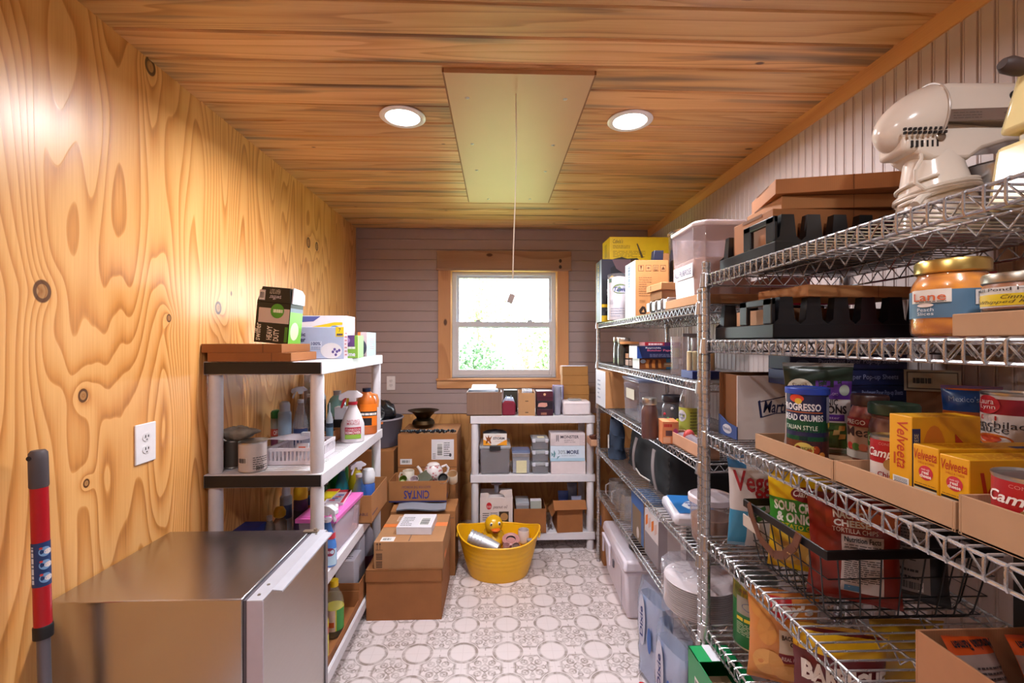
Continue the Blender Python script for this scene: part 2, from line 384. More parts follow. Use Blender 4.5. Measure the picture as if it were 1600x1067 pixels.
fl = box('floor', floor_mat(), XL-.1, XR+.1, YB, D+.1, -.05, 0, bevel=0); struct(fl)
# ceiling slab and boards
ce = box('ceiling', M('#3a2414', .8), XL-.1, XR+.1, YB, D+.1, CEIL+.018, CEIL+.1, bevel=0); struct(ce)
HX0, HX1, HY0, HY1 = -.18, .337, 1.555, 2.985
bw = .1385
bmsh = None
y = D-.0; i = 0
while y > YB:
    y0 = y-bw
    o = MB(); e = .0035
    prof = [(y0+.0025, CEIL+.018), (y0+.0025, CEIL+.005), (y0+.007, CEIL), (y-.006, CEIL), (y-.0015, CEIL+.005), (y-.0015, CEIL+.018)]
    o.prism([(p[0]-y, p[1]) for p in prof], XL, XR, 'x')
    ob = o.build('plank', BOARDW, None, smooth=False, recalc=True) if i == 0 else copyof(None, bmsh, 'plank', None)
    if i == 0: bmsh = ob.data
    ob.location = (0, y, random.uniform(0, .0018)); ob.parent = ce; y = y0; i += 1
# side walls
wl_ = box('wall_left', PLY, XL-.1, XL, YB, D+.1, 0, CEIL+.1, bevel=0); struct(wl_)
wf = box('wall_front', M('#a89c98', .6), XL, XR, YB-.1, YB, 0, CEIL+.1, bevel=0); struct(wf)
wr = box('wall_right', M('#5a4c48', .8), XR+.008, XR+.1, YB, D+.1, 0, CEIL+.1, bevel=0); struct(wr)
BEADM = M('#b8a8a4', .5, vary=.03)
def bead_mesh():
    w = .0835; t = .008
    a = []
    def prof(y0, y1):  # y across, x proud
        return [(y0, t), (y0+.0012, .002), (y0+.003, 0), (y1-.0095, 0), (y1-.0085, .0022), (y1-.0072, .0004), (y1-.0028, .0004), (y1-.0014, .0025), (y1-.0004, t)]
    pts = prof(0, w/2)+prof(w/2, w)
    return [(p[1], p[0]) for p in pts]+[(t+.002, w), (t+.002, 0)]
bp = bead_mesh(); bme = None; y = -.6; i = 0
while y < D-.02:
    mb = MB().prism(bp, 0, CEIL-.062, 'z')
    if i == 0: ob = mb.build('plank', BEADM, wr, smooth=False, recalc=True); bme = ob.data
    else: ob = copyof(None, bme, 'plank', wr)
    ob.location = (XR, y, 0); ob.parent = wr; y += .0835; i += 1
TRIMM = wood('pine_trim_strip', '#d8a468', '#c8905a', '#a86a38', 'Z', 'Y', rings=7, rough=.5)
tr = box('trim_1', TRIMM, XR-.006, XR+.008, YB, D, CEIL-.062, CEIL+.018, bevel=.001); struct(tr)
# back wall with window opening
WX0, WX1 = wx(703, D), wx(872, D); WZ1 = wz(421, 0, D); WZ0 = wz(590, 0, D)
SPL = wz(646, 0, D)
wb = MB(); T = .02
wb.box(XL, WX0, D+T, D+.12, 0, CEIL+.05).box(WX1, XR+.05, D+T, D+.12, 0, CEIL+.05).box(WX0, WX1, D+T, D+.12, 0, WZ0).box(WX0, WX1, D+T, D+.12, WZ1, CEIL+.05)
wbo = struct(wb.build('wall_back', M('#4a403e', .8), smooth=False))
SHIP = M('#a79594', .55, vary=.04, scale=12)
box('plywood_sheet', PLYB, XL, XR+.008, D+.004, D+T, 0, SPL-.003, wbo, bevel=0)
z = SPL; bh = .0842
while z < CEIL:
    z1 = min(z+bh, CEIL+.015); segs = [(XL, XR+.008)] if (z1 < WZ0-.02 or z > WZ1+.02) else [(XL, WX0), (WX1, XR+.008)]
    for a, b_ in segs:
        box('plank', SHIP, a, b_, D+random.uniform(0, .0015), D+T, z+.0012, z1-.0012, wbo, bevel=.0012)
    z += bh
# window
win = sroot('window_1')
CW = wx(703, D)-wx(686, D)
box('casing_head', CASINGH, wx(683, D), wx(892, D), D-.02, D, WZ1+.002, wz(393, 0, D), win)
for kz in (.07, .02): MB().lathe([(.012, 0), (.012, .001)], 16, sy=1.3).build('knot', M('#33221c', .6), win).location = (wx(875, D), D-.0205, WZ1+kz); win.children[-1].rotation_euler = (PI/2, 0, 0)
box('head_fillet', CASINGH, wx(682, D), wx(893, D), D-.026, D, WZ1-.012, WZ1+.006, win)
box('side_casing', CASING, wx(685, D), WX0+.008, D-.018, D, WZ0-.01, WZ1-.012, win)
box('side_casing', CASING, WX1-.008, wx(888, D), D-.018, D, WZ0-.01, WZ1-.012, win)
box('window_sill', CASINGS, wx(682, D), wx(890, D), D-.032, D+.06, WZ0-.02, WZ0-.004, win)
box('apron', CASINGS, wx(683, D), wx(889, D), D-.018, D, WZ0-.085, WZ0-.02, win)
JB = wood('pine_jamb', '#e0b47c', '#d4a066', '#b8824c', 'Y', 'Z', rings=5, rough=.5)
box('jamb', JB, WX0-.001, WX0+.014, D, D+.12, WZ0, WZ1, win); box('jamb', JB, WX1-.014, WX1+.001, D, D+.12, WZ0, WZ1, win)
box('head_jamb', JB, WX0, WX1, D, D+.12, WZ1-.014, WZ1+.001, win)
VIN = M('#cdd0da', .35, vary=.02)
a0, a1, b0, b1 = WX0+.014, WX1-.014, WZ0-.002, WZ1-.014
fm = MB(); fw = .035
fm.box(a0, a0+fw, D+.05, D+.10, b0, b1).box(a1-fw, a1, D+.05, D+.10, b0, b1).box(a0+fw, a1-fw, D+.05, D+.10, b1-fw*.8, b1).box(a0+fw, a1-fw, D+.05, D+.10, b0, b0+.03)
fm.build('frame', VIN, win, bevel=.002)
MIDZ = wz(508, 0, D)
def sash(name, zz0, zz1, yo, rb, rt):
    s0, s1 = a0+fw*.8, a1-fw*.8; mb = MB(); st = .028
    mb.box(s0, s0+st, yo, yo+.025, zz0, zz1).box(s1-st, s1, yo, yo+.025, zz0, zz1).box(s0+st, s1-st, yo, yo+.025, zz0, zz0+rb).box(s0+st, s1-st, yo, yo+.025, zz1-rt, zz1)
    so = mb.build(name, VIN, win, bevel=.002)
    box('pane', CLEAR('#f4fbff', .01, .0), s0+st-.004, s1-st+.004, yo+.010, yo+.014, zz0+rb-.004, zz1-rt+.004, so, bevel=0)
    return so
sash('upper_sash', MIDZ-.02, b1-.02, D+.072, .03, .03)
ls = sash('lower_sash', b0+.02, MIDZ+.03, D+.045, .045, .042)
for sx_ in (.25, .75):
    lk = MB().box(-.02, .02, -.008, .0, 0, .012).tube([(-.012, -.004, .012), (.012, -.004, .016)], .004, 6)
    lo = lk.build('sash_lock', M('#b8bcc4', .3, .6), win); lo.location = (a0+(a1-a0)*sx_, D+.058, MIDZ+.03)
# outdoors: grass, shrubs, trees beyond the window
og = MB().grid(lambda u, v: (-16+32*u, D+.6+36*v, -.35+.25*noise.noise(Vector((u*9, v*9, 2)))), 24, 24).build('ground', M('#9fae70', .9, vary=.25, scale=3), None)
struct(og)
LEAF = [M('#6f8f5a', .6, vary=.25, scale=6), M('#88a46a', .6, vary=.25, scale=6), M('#5f8060', .6, vary=.25, scale=6)]
BARK = M('#6a5a4c', .9)
def tree(name, label, cat, x, y, hgt, wid, nleaf, mi, seed, stems=4):
    rs = random.Random(seed); r = thing(name, label, cat, x, y, -.35)
    tb = MB()
    blobs = []
    for i in range(stems):
        a = rs.uniform(0, 2*PI); tx, ty = math.cos(a)*wid*rs.uniform(.1, .7), math.sin(a)*wid*.5*rs.uniform(.1, .7); tz = hgt*rs.uniform(.55, .9)
        tb.tube([(0, 0, 0), (tx*.3, ty*.3, tz*.4), (tx*.7, ty*.7, tz*.75), (tx, ty, tz)], [.05*hgt/3, .035*hgt/3, .02*hgt/3, .008], 6)
        blobs.append((tx, ty, tz, wid*rs.uniform(.28, .5)))
        blobs.append((tx*.6, ty*.6, tz*.55, wid*rs.uniform(.3, .5)))
    tb.build('trunk', BARK, r)
    lf = MB(); L = .055
    for i in range(nleaf):
        bx, by, bz, br = rs.choice(blobs); u = Vector((rs.gauss(0, 1), rs.gauss(0, 1), rs.gauss(0, 1))).normalized()*br*rs.random()**.4
        c = Vector((bx, by, bz))+u; c.z = max(.05, c.z)
        d = Vector((rs.gauss(0, 1), rs.gauss(0, 1), rs.gauss(0, 1))).normalized(); e = d.cross(Vector((rs.gauss(0, 1), rs.gauss(0, 1), 1))).normalized(); s_ = L*rs.uniform(.7, 1.5)
        lf.add([c-d*s_, c+e*s_*.45, c+d*s_, c-e*s_*.45], [(0, 1, 2, 3)])
    fo = lf.build('foliage', LEAF[mi], r, smooth=False); fo['kind'] = 'stuff'
tree('shrub', 'dense green shrub beyond the lower window pane, near its hinge-free end by the outlet', 'shrub', -.55, 9.5, 1.9, 1.1, 2600, 2, 1)
tree('shrub', 'loose green shrub beyond the lower window pane, beside the wire rack end', 'shrub', 1.35, 9.2, 2.0, 1.0, 2600, 0, 2)
tree('shrub', 'low pale bush between the two taller shrubs outside the window', 'shrub', .45, 10.5, 1.25, 1.0, 1500, 1, 3)
tree('tree', 'tall thin tree whose leaves show in the upper window pane', 'tree', -.6, 13.5, 4.3, 1.3, 2000, 1, 4)
tree('tree', 'distant pale tree seen through the middle of the window', 'tree', 1.4, 19, 3.4, 2.6, 2200, 0, 5, 6)
tree('tree', 'distant broad tree behind the dense green shrub', 'tree', -3.4, 17, 3.2, 2.4, 2200, 1, 6, 6)

# ceiling lights
def ceiling_light(x, y, label, g=None):
    r = thing('ceiling_light', label, 'ceiling light', x, y, CEIL, group=g)
    MB().lathe([(.068, 0), (.092, 0), (.094, -.004), (.086, -.009), (.070, -.007), (.068, 0)], 40, cap=False).build('trim_ring', M('#e8e6ea', .35), r)
    m, b, t = newmat('lit_lens'); b.inputs['Emission Color'].default_value = (1, .98, .97, 1); b.inputs['Emission Strength'].default_value = 9.0
    MB().lathe([(.0001, -.006), (.04, -.0055), (.0695, -.004), (.0695, 0)], 40, cap=False).build('lens', m, r)
    return r
ceiling_light(*LAMPS[0], 'round lit recessed ceiling light on the plywood wall side of the hatch')
ceiling_light(*LAMPS[1], 'round lit recessed ceiling light on the beadboard wall side of the hatch')
for l in LAMPS[2:]: ceiling_light(*l, 'round lit recessed ceiling light above the doorway end', 'doorway end lights')
# attic hatch
at = thing('attic_hatch', 'smooth tan board hatch panel screwed to the plank ceiling', 'hatch', (HX0+HX1)/2, (HY0+HY1)/2, CEIL)
hw, hl = (HX1-HX0)/2, (HY1-HY0)/2
HM = M('#c9a07a', .42, vary=.05, scale=4)
box('panel', HM, -hw, hw, -hl, hl, -.016, .0, at, bevel=.001)
EDG = M('#8a5a36', .6)
for n_, a in (('edge_strip', (-hw-.006, -hw, -hl, hl)), ('edge_strip', (hw, hw+.006, -hl, hl)), ('edge_strip', (-hw-.006, hw+.006, hl, hl+.006))): box(n_, EDG, *a, -.014, 0, at, bevel=0)
scm = None
for px, py in ((730, 153), (883, 155), (738, 225), (864, 227), (745, 266), (852, 268), (763, 311), (828, 311)):
    dd = (CEIL-.016-H_CAM)*F_PX/(535-py); xx = ray(px)*dd*1.0; so = MB().lathe([(.0001, -.004), (.004, -.0035), (.0085, -.001), (.009, 0)], 12, cap=False).build('screw', TIN, at)
    yy = (dd-xx*math.sin(YAW))/math.cos(YAW); xx = ray(px)*yy
    so.location = (xx-(HX0+HX1)/2, yy-(HY0+HY1)/2, -.016)
# pull cord
pc = thing('pull_cord', 'thin cream pull cord hanging from the attic hatch to a small tab', 'cord', wx(806, 1.68), 1.68, CEIL-.014)
zb = wz(462, .05, 1.7)-(CEIL-.014)
cp = [(0.004*math.sin(t*5)+(-.008*t), .012*math.sin(t*3.2)-.01*t, zb*t) for t in [k/16 for k in range(17)]]
MB().tube(cp, .0023, 6).build('cord', M('#eadbc8', .6), pc)
ex, ey, ez = cp[-1]
tb = MB().box(-.011, .011, -.005, .005, -.034, .0).build('tab', M('#d8d0d2', .5), pc, bevel=.001); tb.location = (ex, ey, ez+.002); tb.rotation_euler = (0, R(22), 0)
MB().ball((ex, ey, ez), .0045, 10, 6).build('knot', M('#eadbc8', .6), pc)
# outlets
def outlet(name, label, x, y, z, w, h, rz):
    r = thing(name, label, 'outlet', x, y, z, rz)
    PL = M('#e6e0e2', .3)
    box('cover_plate', PL, -w/2, w/2, -.006, 0, -h/2, h/2, r, bevel=.0025)
    for s in (-1, 1):
        zc = s*h*.155; fo = MB().lathe([(.0165, 0), (.0165, .0025)], 24, sx=1, sy=.84).build('receptacle', M('#dcd6d8', .3), r); fo.rotation_euler = (PI/2, 0, 0); fo.location = (0, -.0055, zc)
        sb = MB().box(-.0068, -.0052, -.0012, 0, -.002, .007).box(.0052, .0068, -.0012, 0, -.001, .0065).lathe([(.0022, -.0085), (.0022, -.0065)], 8)
        so = sb.build('slot', BLACK, fo); so.rotation_euler = (-PI/2, 0, 0); so.location = (0, 0, .003)
    return r
yo_ = (wy(207, XL)+wy(243, XL))/2
outlet('outlet', 'white double outlet plate on the plywood wall above the steel fridge', XL, yo_, wz(692, XL, yo_), .086, .128, PI/2)
outlet('outlet', 'small white outlet plate on the grey plank wall beside the window', wx(611, D), D, wz(598, 0, D), .07, .115, 0)
# ================================================================ BUILDERS
class Box:
    """closed printed box standing at x,y,z (centre of its base)"""
    def __init__(s, name, label, cat, x0, x1, y0, y1, z0, h, mat, rz=0, group=None, rx=0, ry=0, flap='T', bevel=.0015):
        s.w, s.d, s.h = x1-x0, y1-y0, h
        s.o = thing(name, label, cat, (x0+x1)/2, (y0+y1)/2, z0, rz, group, rx, ry); s.S = boxsurf(s.w, s.d, h)
        if isinstance(mat, str): mat = M(mat, .45)
        s.body = box('body', mat, -s.w/2, s.w/2, -s.d/2, s.d/2, 0, h, s.o, bevel=bevel)
        seam = M('#6a5040', .8)
        if flap == 'T': pan(s.o, s.S['T'], .02, .492, .98, .508, seam, name='flap_seam') if s.w >= s.d else pan(s.o, s.S['T'], .492, .02, .508, .98, seam, name='flap_seam')
        elif flap: pan(s.o, s.S[flap], .02, .9, .98, .91, seam, name='flap_seam')
    def p(s, f, u0, v0, u1, v1, c, **k): return pan(s.o, s.S[f], u0, v0, u1, v1, M(c, .45, vary=.02) if isinstance(c, str) else c, **k)
    def t(s, f, st, u0, v0, u1, v1, c='#1c1a1c', **k): txt(s.o, s.S[f], st, u0, v0, u1, v1, M(c, .5, vary=0.0) if isinstance(c, str) else c, **k)
    def sc(s, f, u0, v0, u1, v1, n, c='#1c1a1c', **k): scribble(s.o, s.S[f], u0, v0, u1, v1, n, M(c, .6, vary=0.0), **k)
    def bc(s, f, *a, **k): barcode(s.o, s.S[f], *a, **k)
    def poly(s, f, pts, c, **k): return poly(s.o, s.S[f], pts, M(c, .5, vary=.02), **k)
TAPE = M('#c8a070', .25, vary=.03)
def carton(name, label, x0, x1, y0, y1, z0, h, mat=None, rz=0, group=None, tape=True, cat='cardboard box', **k):
    b = Box(name, label, cat, x0, x1, y0, y1, z0, h, mat or CB, rz, group, **k)
    if tape:
        if b.w >= b.d: b.p('T', 0, .44, 1, .56, TAPE, name='tape', off=.0006); b.p('L', .44, .8, .56, 1, TAPE, name='tape', off=.0006)
        else: b.p('T', .44, 0, .56, 1, TAPE, name='tape', off=.0006); b.p('F', .44, .8, .56, 1, TAPE, name='tape', off=.0006)
    return b
def tray(name, label, x0, x1, y0, y1, z0, h, mat=None, rz=0, group=None, flaps='', t=.004, cat='cardboard tray', fl=.45, cut='', **k):
    """open-topped carton: bottom, walls, optional outward flaps on sides F L R K"""
    w, d = (x1-x0)/2, (y1-y0)/2; mat = mat or CB
    o = thing(name, label, cat, (x0+x1)/2, (y0+y1)/2, z0, rz, group, k.get('rx', 0), k.get('ry', 0))
    hs = {'F': h, 'K': h, 'L': h, 'R': h}
    for c in cut: hs[c] = h*.45
    box('bottom', mat, -w, w, -d, d, 0, t, o, bevel=0)
    box('side', mat, -w, w, -d, -d+t, 0, hs['F'], o, bevel=.001); box('side', mat, -w, w, d-t, d, 0, hs['K'], o, bevel=.001)
    box('side', mat, -w, -w+t, -d+t, d-t, 0, hs['L'], o, bevel=.001); box('side', mat, w-t, w, -d+t, d-t, 0, hs['R'], o, bevel=.001)
    for c in flaps:
        f = MB(); L = (d if c in 'FK' else w)*2*fl
        f.box(-(w if c in 'FK' else d), (w if c in 'FK' else d), 0, L, -t/2, t/2); fo = f.build('flap', mat, o, smooth=False)
        rzz = {'F': PI, 'K': 0, 'R': -PI/2, 'L': PI/2}[c]; px = {'F': (0, -d), 'K': (0, d), 'R': (w, 0), 'L': (-w, 0)}[c]
        fo.rotation_euler = (R(random.uniform(-62, -45)), 0, rzz); fo.location = (px[0], px[1], h)
    S = boxsurf(w*2, d*2, h); o_ = type('Tr', (), {})(); o_.o = o; o_.S = S
    return o_
def can(name, label, x, y, z, r, h, bands, lid=None, cat='can', face=None, group=None, rims=True, span=PI*.9):
    """bands: [(v0, v1, colour)] printed on the wall"""
    o = thing(name, label, cat, x, y, z, 0, group); face = face if face is not None else math.atan2(-y, -x)
    prof = [(r*.94, 0), (r, .002), (r*1.01, .004), (r*.985, .007), (r*.985, h-.007), (r*1.01, h-.004), (r*1.01, h-.001), (r*.95, h), (r*.93, h-.004), (r*.75, h-.004), (r*.72, h-.003), (r*.55, h-.003), (.0001, h-.003)]
    MB().lathe(prof, 32).build('body', TIN, o)
    for v0, v1, c in bands:
        MB().lathe([(r*.988, h*v0), (r*.988, h*v1)], 32, cap=False).build('label_band', M(c, .4, vary=.03), o)
    if lid: MB().lathe([(r*1.06, h-.012), (r*1.07, h-.01), (r*1.07, h+.001), (r*1.03, h+.003), (r*.98, h+.001), (.0001, h+.001)], 32).build('lid', M(lid, .35), o)
    q = type('C', (), {})(); q.o = o; q.S = cylsurf(r*.99, 0, h, face, span); return q
def jar(name, label, x, y, z, r, h, fill, lid, bands=(), tint='#ffffff', cat='jar', level=.88, group=None, lidr=.82, neck=.86, lidm=None, band_span=None):
    o = thing(name, label, cat, x, y, z, 0, group); nz_ = h*neck
    prof = [(r*.85, 0), (r*.97, h*.03), (r, h*.08), (r, h*.62), (r*.96, h*.7), (r*.86, h*.77), (r*lidr*.95, h*.81), (r*lidr*.95, nz_+.002)]
    MB().lathe(prof, 32).build('glass', CLEAR(tint, .06), o)
    if fill:
        fm_ = M(fill, .35, vary=.25, scale=60) if isinstance(fill, str) else fill
        MB().lathe([(a*.965, b+.002) for a, b in prof if b < h*level]+[(r*lidr*.8, h*level), (.0001, h*level)], 32).build('contents', fm_, o)
    lm = lidm or M(lid, .35)
    MB().lathe([(r*lidr*.99, nz_-.004), (r*lidr*1.04, nz_-.002), (r*lidr*1.05, h-.004), (r*lidr*1.0, h), (r*lidr*.9, h-.001), (.0001, h-.001)], 40).build('lid', lm, o)
    face = math.atan2(-y, -x)
    for v0, v1, c in bands:
        sp_ = band_span or 2*PI
        MB().grid(lambda u, v: cylsurf(r*1.006, 0, h, face, sp_)(u, v0+(v1-v0)*v), 32, 1).build('label_band', M(c, .5, vary=.03), o)
    q = type('C', (), {})(); q.o = o; q.S = cylsurf(r*1.01, 0, h, face, PI*.9); return q
def lathe_thing(name, label, cat, x, y, z, parts, group=None, rz=0, rx=0, ry=0, sx=1, sy=1, seg=28):
    o = thing(name, label, cat, x, y, z, rz, group, rx, ry)
    for pn, mat, prof in parts: MB().lathe(prof, seg, sx=sx, sy=sy).build(pn, M(mat, .35) if isinstance(mat, str) else mat, o)
    return o
def spray(name, label, x, y, z, h, w, body, head, trig=None, rz=0, clear=False, fill=None, labelc=None, group=None, cap=None):
    """trigger spray bottle; the nozzle points along local -x"""
    o = thing(name, label, 'spray bottle', x, y, z, rz, group); hb = h*.74; r = w/2
    prof = [(r*.88, 0), (r, h*.02), (r, h*.28), (r*.97, h*.36), (r*.72, h*.52), (r*.42, h*.66), (r*.32, hb)]
    bm_ = CLEAR(body, .18) if clear else M(body, .3)
    MB().lathe(prof, 24, sy=.62).build('bottle', bm_, o)
    if fill: MB().lathe([(a*.95, b+.002) for a, b in prof if b < h*.4]+[(.0001, h*.4)], 24, sy=.62).build('liquid', M(fill, .2), o)
    MB().lathe([(r*.37, 0), (r*.40, .002), (r*.40, h*.055), (r*.34, h*.06)], 20).build('collar', M(trig or head, .35), o).location = (0, 0, hb-.004)
    hd = MB().prism([(-.6*r, .0), (-.95*r, -.25*r), (-1.15*r, -.1*r), (-1.1*r, .28*r), (-.4*r, .62*r), (.35*r, .6*r), (.85*r, .22*r), (.8*r, .05*r), (.3*r, -.05*r), (.28*r, -.35*r), (-.28*r, -.35*r), (-.3*r, -.02*r)], -.28*r, .28*r, 'y')
    ho = hd.build('spray_head', M(head, .3), o, smooth=False, bevel=.0025, recalc=True); ho.location = (0, 0, h-.62*r)
    tg = MB().prism([(-.5*r, 0), (-.72*r, 0), (-1.0*r, -.75*r), (-.95*r, -.95*r), (-.82*r, -.85*r), (-.62*r, -.35*r)], -.16*r, .16*r, 'y')
    to = tg.build('trigger', M(trig or head, .35), o, smooth=False, bevel=.0015, recalc=True); to.location = (0, 0, h-.62*r)
    q = type('C', (), {})(); q.o = o; q.S = cylsurf(r*1.01, 0, h*.34, math.atan2(-y, -x)-rz, PI*.8, 1, .62)
    if labelc: pan(o, q.S, .12, .1, .88, .9, M(labelc, .4, vary=.03), nu=10, name='label_panel')
    return q
def bag(name, label, x, y, z, w, d, h, base, rz=0, rx=0, ry=0, group=None, cat='snack bag', crimp=.05, seed=1, zones=(), alpha=None, rough=.28):
    """pillow pouch with crimped ends; returns its front surface map"""
    o = thing(name, label, cat, x, y, z, rz, group, rx, ry)
    def prof(u, v):
        c = max(0, min(1, (v-crimp)/(1-2*crimp)))
        a = max(0.0, math.sin(PI*min(1, max(0, u))))**.55*max(0.0, math.sin(PI*c))**.42
        wr = noise.noise(Vector((u*5+seed, v*7, seed*3)))*.16+noise.noise(Vector((u*14+seed, v*16, seed)))*.05
        return a*(1+wr*(1 if a > .05 else 0))+.01
    def edge(v): return 1-.09*math.sin(PI*v)+.02*noise.noise(Vector((v*9, seed, 0)))
    def S(u, v, off=0.0):
        e = edge(v); return Vector(((u-.5)*w*e, -d/2*prof(u, v)-off*1.6, v*h))
    def Bk(u, v): e = edge(v); return Vector(((u-.5)*w*e, d/2*prof(u, v), v*h))
    mt = M(base, rough) if alpha is None else CLEAR(base, alpha)
    MB().grid(lambda u, v: S(u, v), 22, 30).grid(lambda u, v: Bk(u, v), 22, 30, flip=True).build('pouch', mt, o, angle=1.4, recalc=True)
    for (u0, v0, u1, v1, c) in zones: pan(o, S, u0, v0, u1, v1, M(c, rough, vary=.05), nu=18, nv=14, off=.0006, name='printed_zone')
    for vv in (0, 1): 
        cr = MB()
        for k in range(4):
            v_ = (.006+.011*k) if vv == 0 else 1-(.006+.011*k)
            cr.grid(lambda a, b: S(a, v_+.003*b, .0008), 16, 1)
        cr.build('crimped_seal', M(base, rough, vary=.3) if alpha is None else M('#d8d8dc', .3), o)
    q = type('C', (), {})(); q.o = o; q.S = S; return q
def clearbin(name, label, x0, x1, y0, y1, z0, h, lid='#dfe2ea', latch=None, fill=None, fz=.75, cat='storage bin', group=None, tint='#e9ecf4', alpha=.18, rz=0, lidh=.014):
    w, d = (x1-x0)/2, (y1-y0)/2; o = thing(name, label, cat, (x0+x1)/2, (y0+y1)/2, z0, rz, group)
    k = .9; T = .002; hb = h-lidh
    m = MB(); m.frustum((-w*k, w*k, -d*k, d*k), (-w*.96, w*.96, -d*.96, d*.96), 0, hb); m.f.pop(1); m.build('tub', CLEAR(tint, alpha), o, smooth=False, bevel=.004)
    MB().box(-w*.985, w*.985, -d*.985, d*.985, hb-.006, hb).build('rim', CLEAR(tint, .4), o, bevel=.002)
    if fill: 
        q = hb*fz; s = k+(.06*fz)
        MB().frustum((-w*k*.97, w*k*.97, -d*k*.97, d*k*.97), (-w*s*.97, w*s*.97, -d*s*.97, d*s*.97), .004, q).build('contents', M(fill, .8, vary=.35, scale=90), o, bevel=.003)
    if lid: MB().box(-w, w, -d, d, hb, h).frustum((-w*.86, w*.86, -d*.86, d*.86), (-w*.82, w*.82, -d*.82, d*.82), h, h+.004).build('lid', CLEAR(lid, .5) if latch != 'solid' else M(lid, .35), o, bevel=.003)
    if latch and latch != 'solid':
        for s in (-1, 1): box('latch', M(latch, .35), -w*.35, w*.35, s*d-(.006 if s < 0 else 0), s*d+(.006 if s > 0 else 0), hb-.018, h+.001, o, bevel=.002)
    q = type('C', (), {})(); q.o = o; q.S = boxsurf(2*w, 2*d, h); return q

# ================================================================ PLASTIC SHELVING
def resin_unit(name, label, x, y, w, d, tops, rz=0, endcap=(), th=.052):
    """x,y: centre; w along local x, d along local y; tops: z of each tier"""
    o = thing(name, label, 'shelving unit', x, y, 0, rz); pr = .026
    prev = None
    legm = {}
    for k, zt in enumerate(tops):
        m = MB(); W, Dd = w/2, d/2; t = .007; z0 = zt-th
        m.box(-W, W, -Dd, -Dd+t, z0, zt).box(-W, W, Dd-t, Dd, z0, zt).box(-W, -W+t, -Dd+t, Dd-t, z0, zt).box(W-t, W, -Dd+t, Dd-t, z0, zt)
        m.box(-W+t, W-t, -Dd+t, -Dd+.055, zt-.006, zt-.0005).box(-W+t, W-t, Dd-.055, Dd-t, zt-.006, zt-.0005)
        m.box(-W+t, -W+.06, -Dd+.055, Dd-.055, zt-.006, zt-.0005).box(W-.06, W-t, -Dd+.055, Dd-.055, zt-.006, zt-.0005)
        sh = m.build('shelf', RESIN, o, smooth=False, bevel=.003)
        n = int((w-.12)/.0235); sl_ = MB()
        for i in range(n): a = -W+.06+(w-.12)*(i+.18)/n; sl_.box(a, a+.0145, -Dd+.055, Dd-.055, zt-.006, zt-.0012)
        sl_.box(-W+.06, W-.06, -.012, .012, zt-.012, zt-.0062).box(-W+.06, W-.06, -Dd*.5, -Dd*.5+.008, zt-.02, zt-.0062).box(-W+.06, W-.06, Dd*.5-.008, Dd*.5, zt-.02, zt-.0062)
        g = sl_.build('slats', RESIN, sh, smooth=False); g['kind'] = 'stuff'
        if k in endcap:
            for s_ in ((-1,) if rz == 0 else (-1,)):
                cp = MB().box(-W-.004, -W-.0005, -Dd+.004, Dd-.004, z0+.003, zt-.003); c = cp.build('end_cap', BLACK, sh, bevel=.0015); c['label'] = 'black end panel'
        bot = 0 if k == 0 else tops[k-1]; L = (zt-th)-bot
        if L > .004:
            mb = MB().lathe([(pr*.9, 0), (pr, .012), (pr, L-.012), (pr*.92, L)], 20)
            me = None
            for sx_ in (-1, 1):
                for sy_ in (-1, 1):
                    if me is None: ob = mb.build('leg', RESIN, o); me = ob.data
                    else: ob = copyof(None, me, 'leg', o)
                    ob.location = (sx_*(W-pr-.004), sy_*(Dd-pr-.004), bot)
    return o
LX0, LX1, LY0, LY1 = -1.144, -.687, 1.815, 2.765
LT = [.112, .525, .942, 1.385]
u = resin_unit('plastic_shelving_unit', 'tall white plastic shelving unit with black end panels against the plywood wall', (LX0+LX1)/2, (LY0+LY1)/2, LY1-LY0, LX1-LX0, LT, PI/2, endcap=(2, 3))
BX0, BX1, BY0, BY1 = wx(735, 3.17), wx(930, 3.17), 3.17, 3.56
BT = [.13, wz(742, .2, 3.17), wz(650, .2, 3.17)]
resin_unit('plastic_shelving_unit', 'low grey-white plastic shelving unit under the window', (BX0+BX1)/2, (BY0+BY1)/2, BX1-BX0, BY1-BY0, BT, 0, endcap=(0, 1, 2))

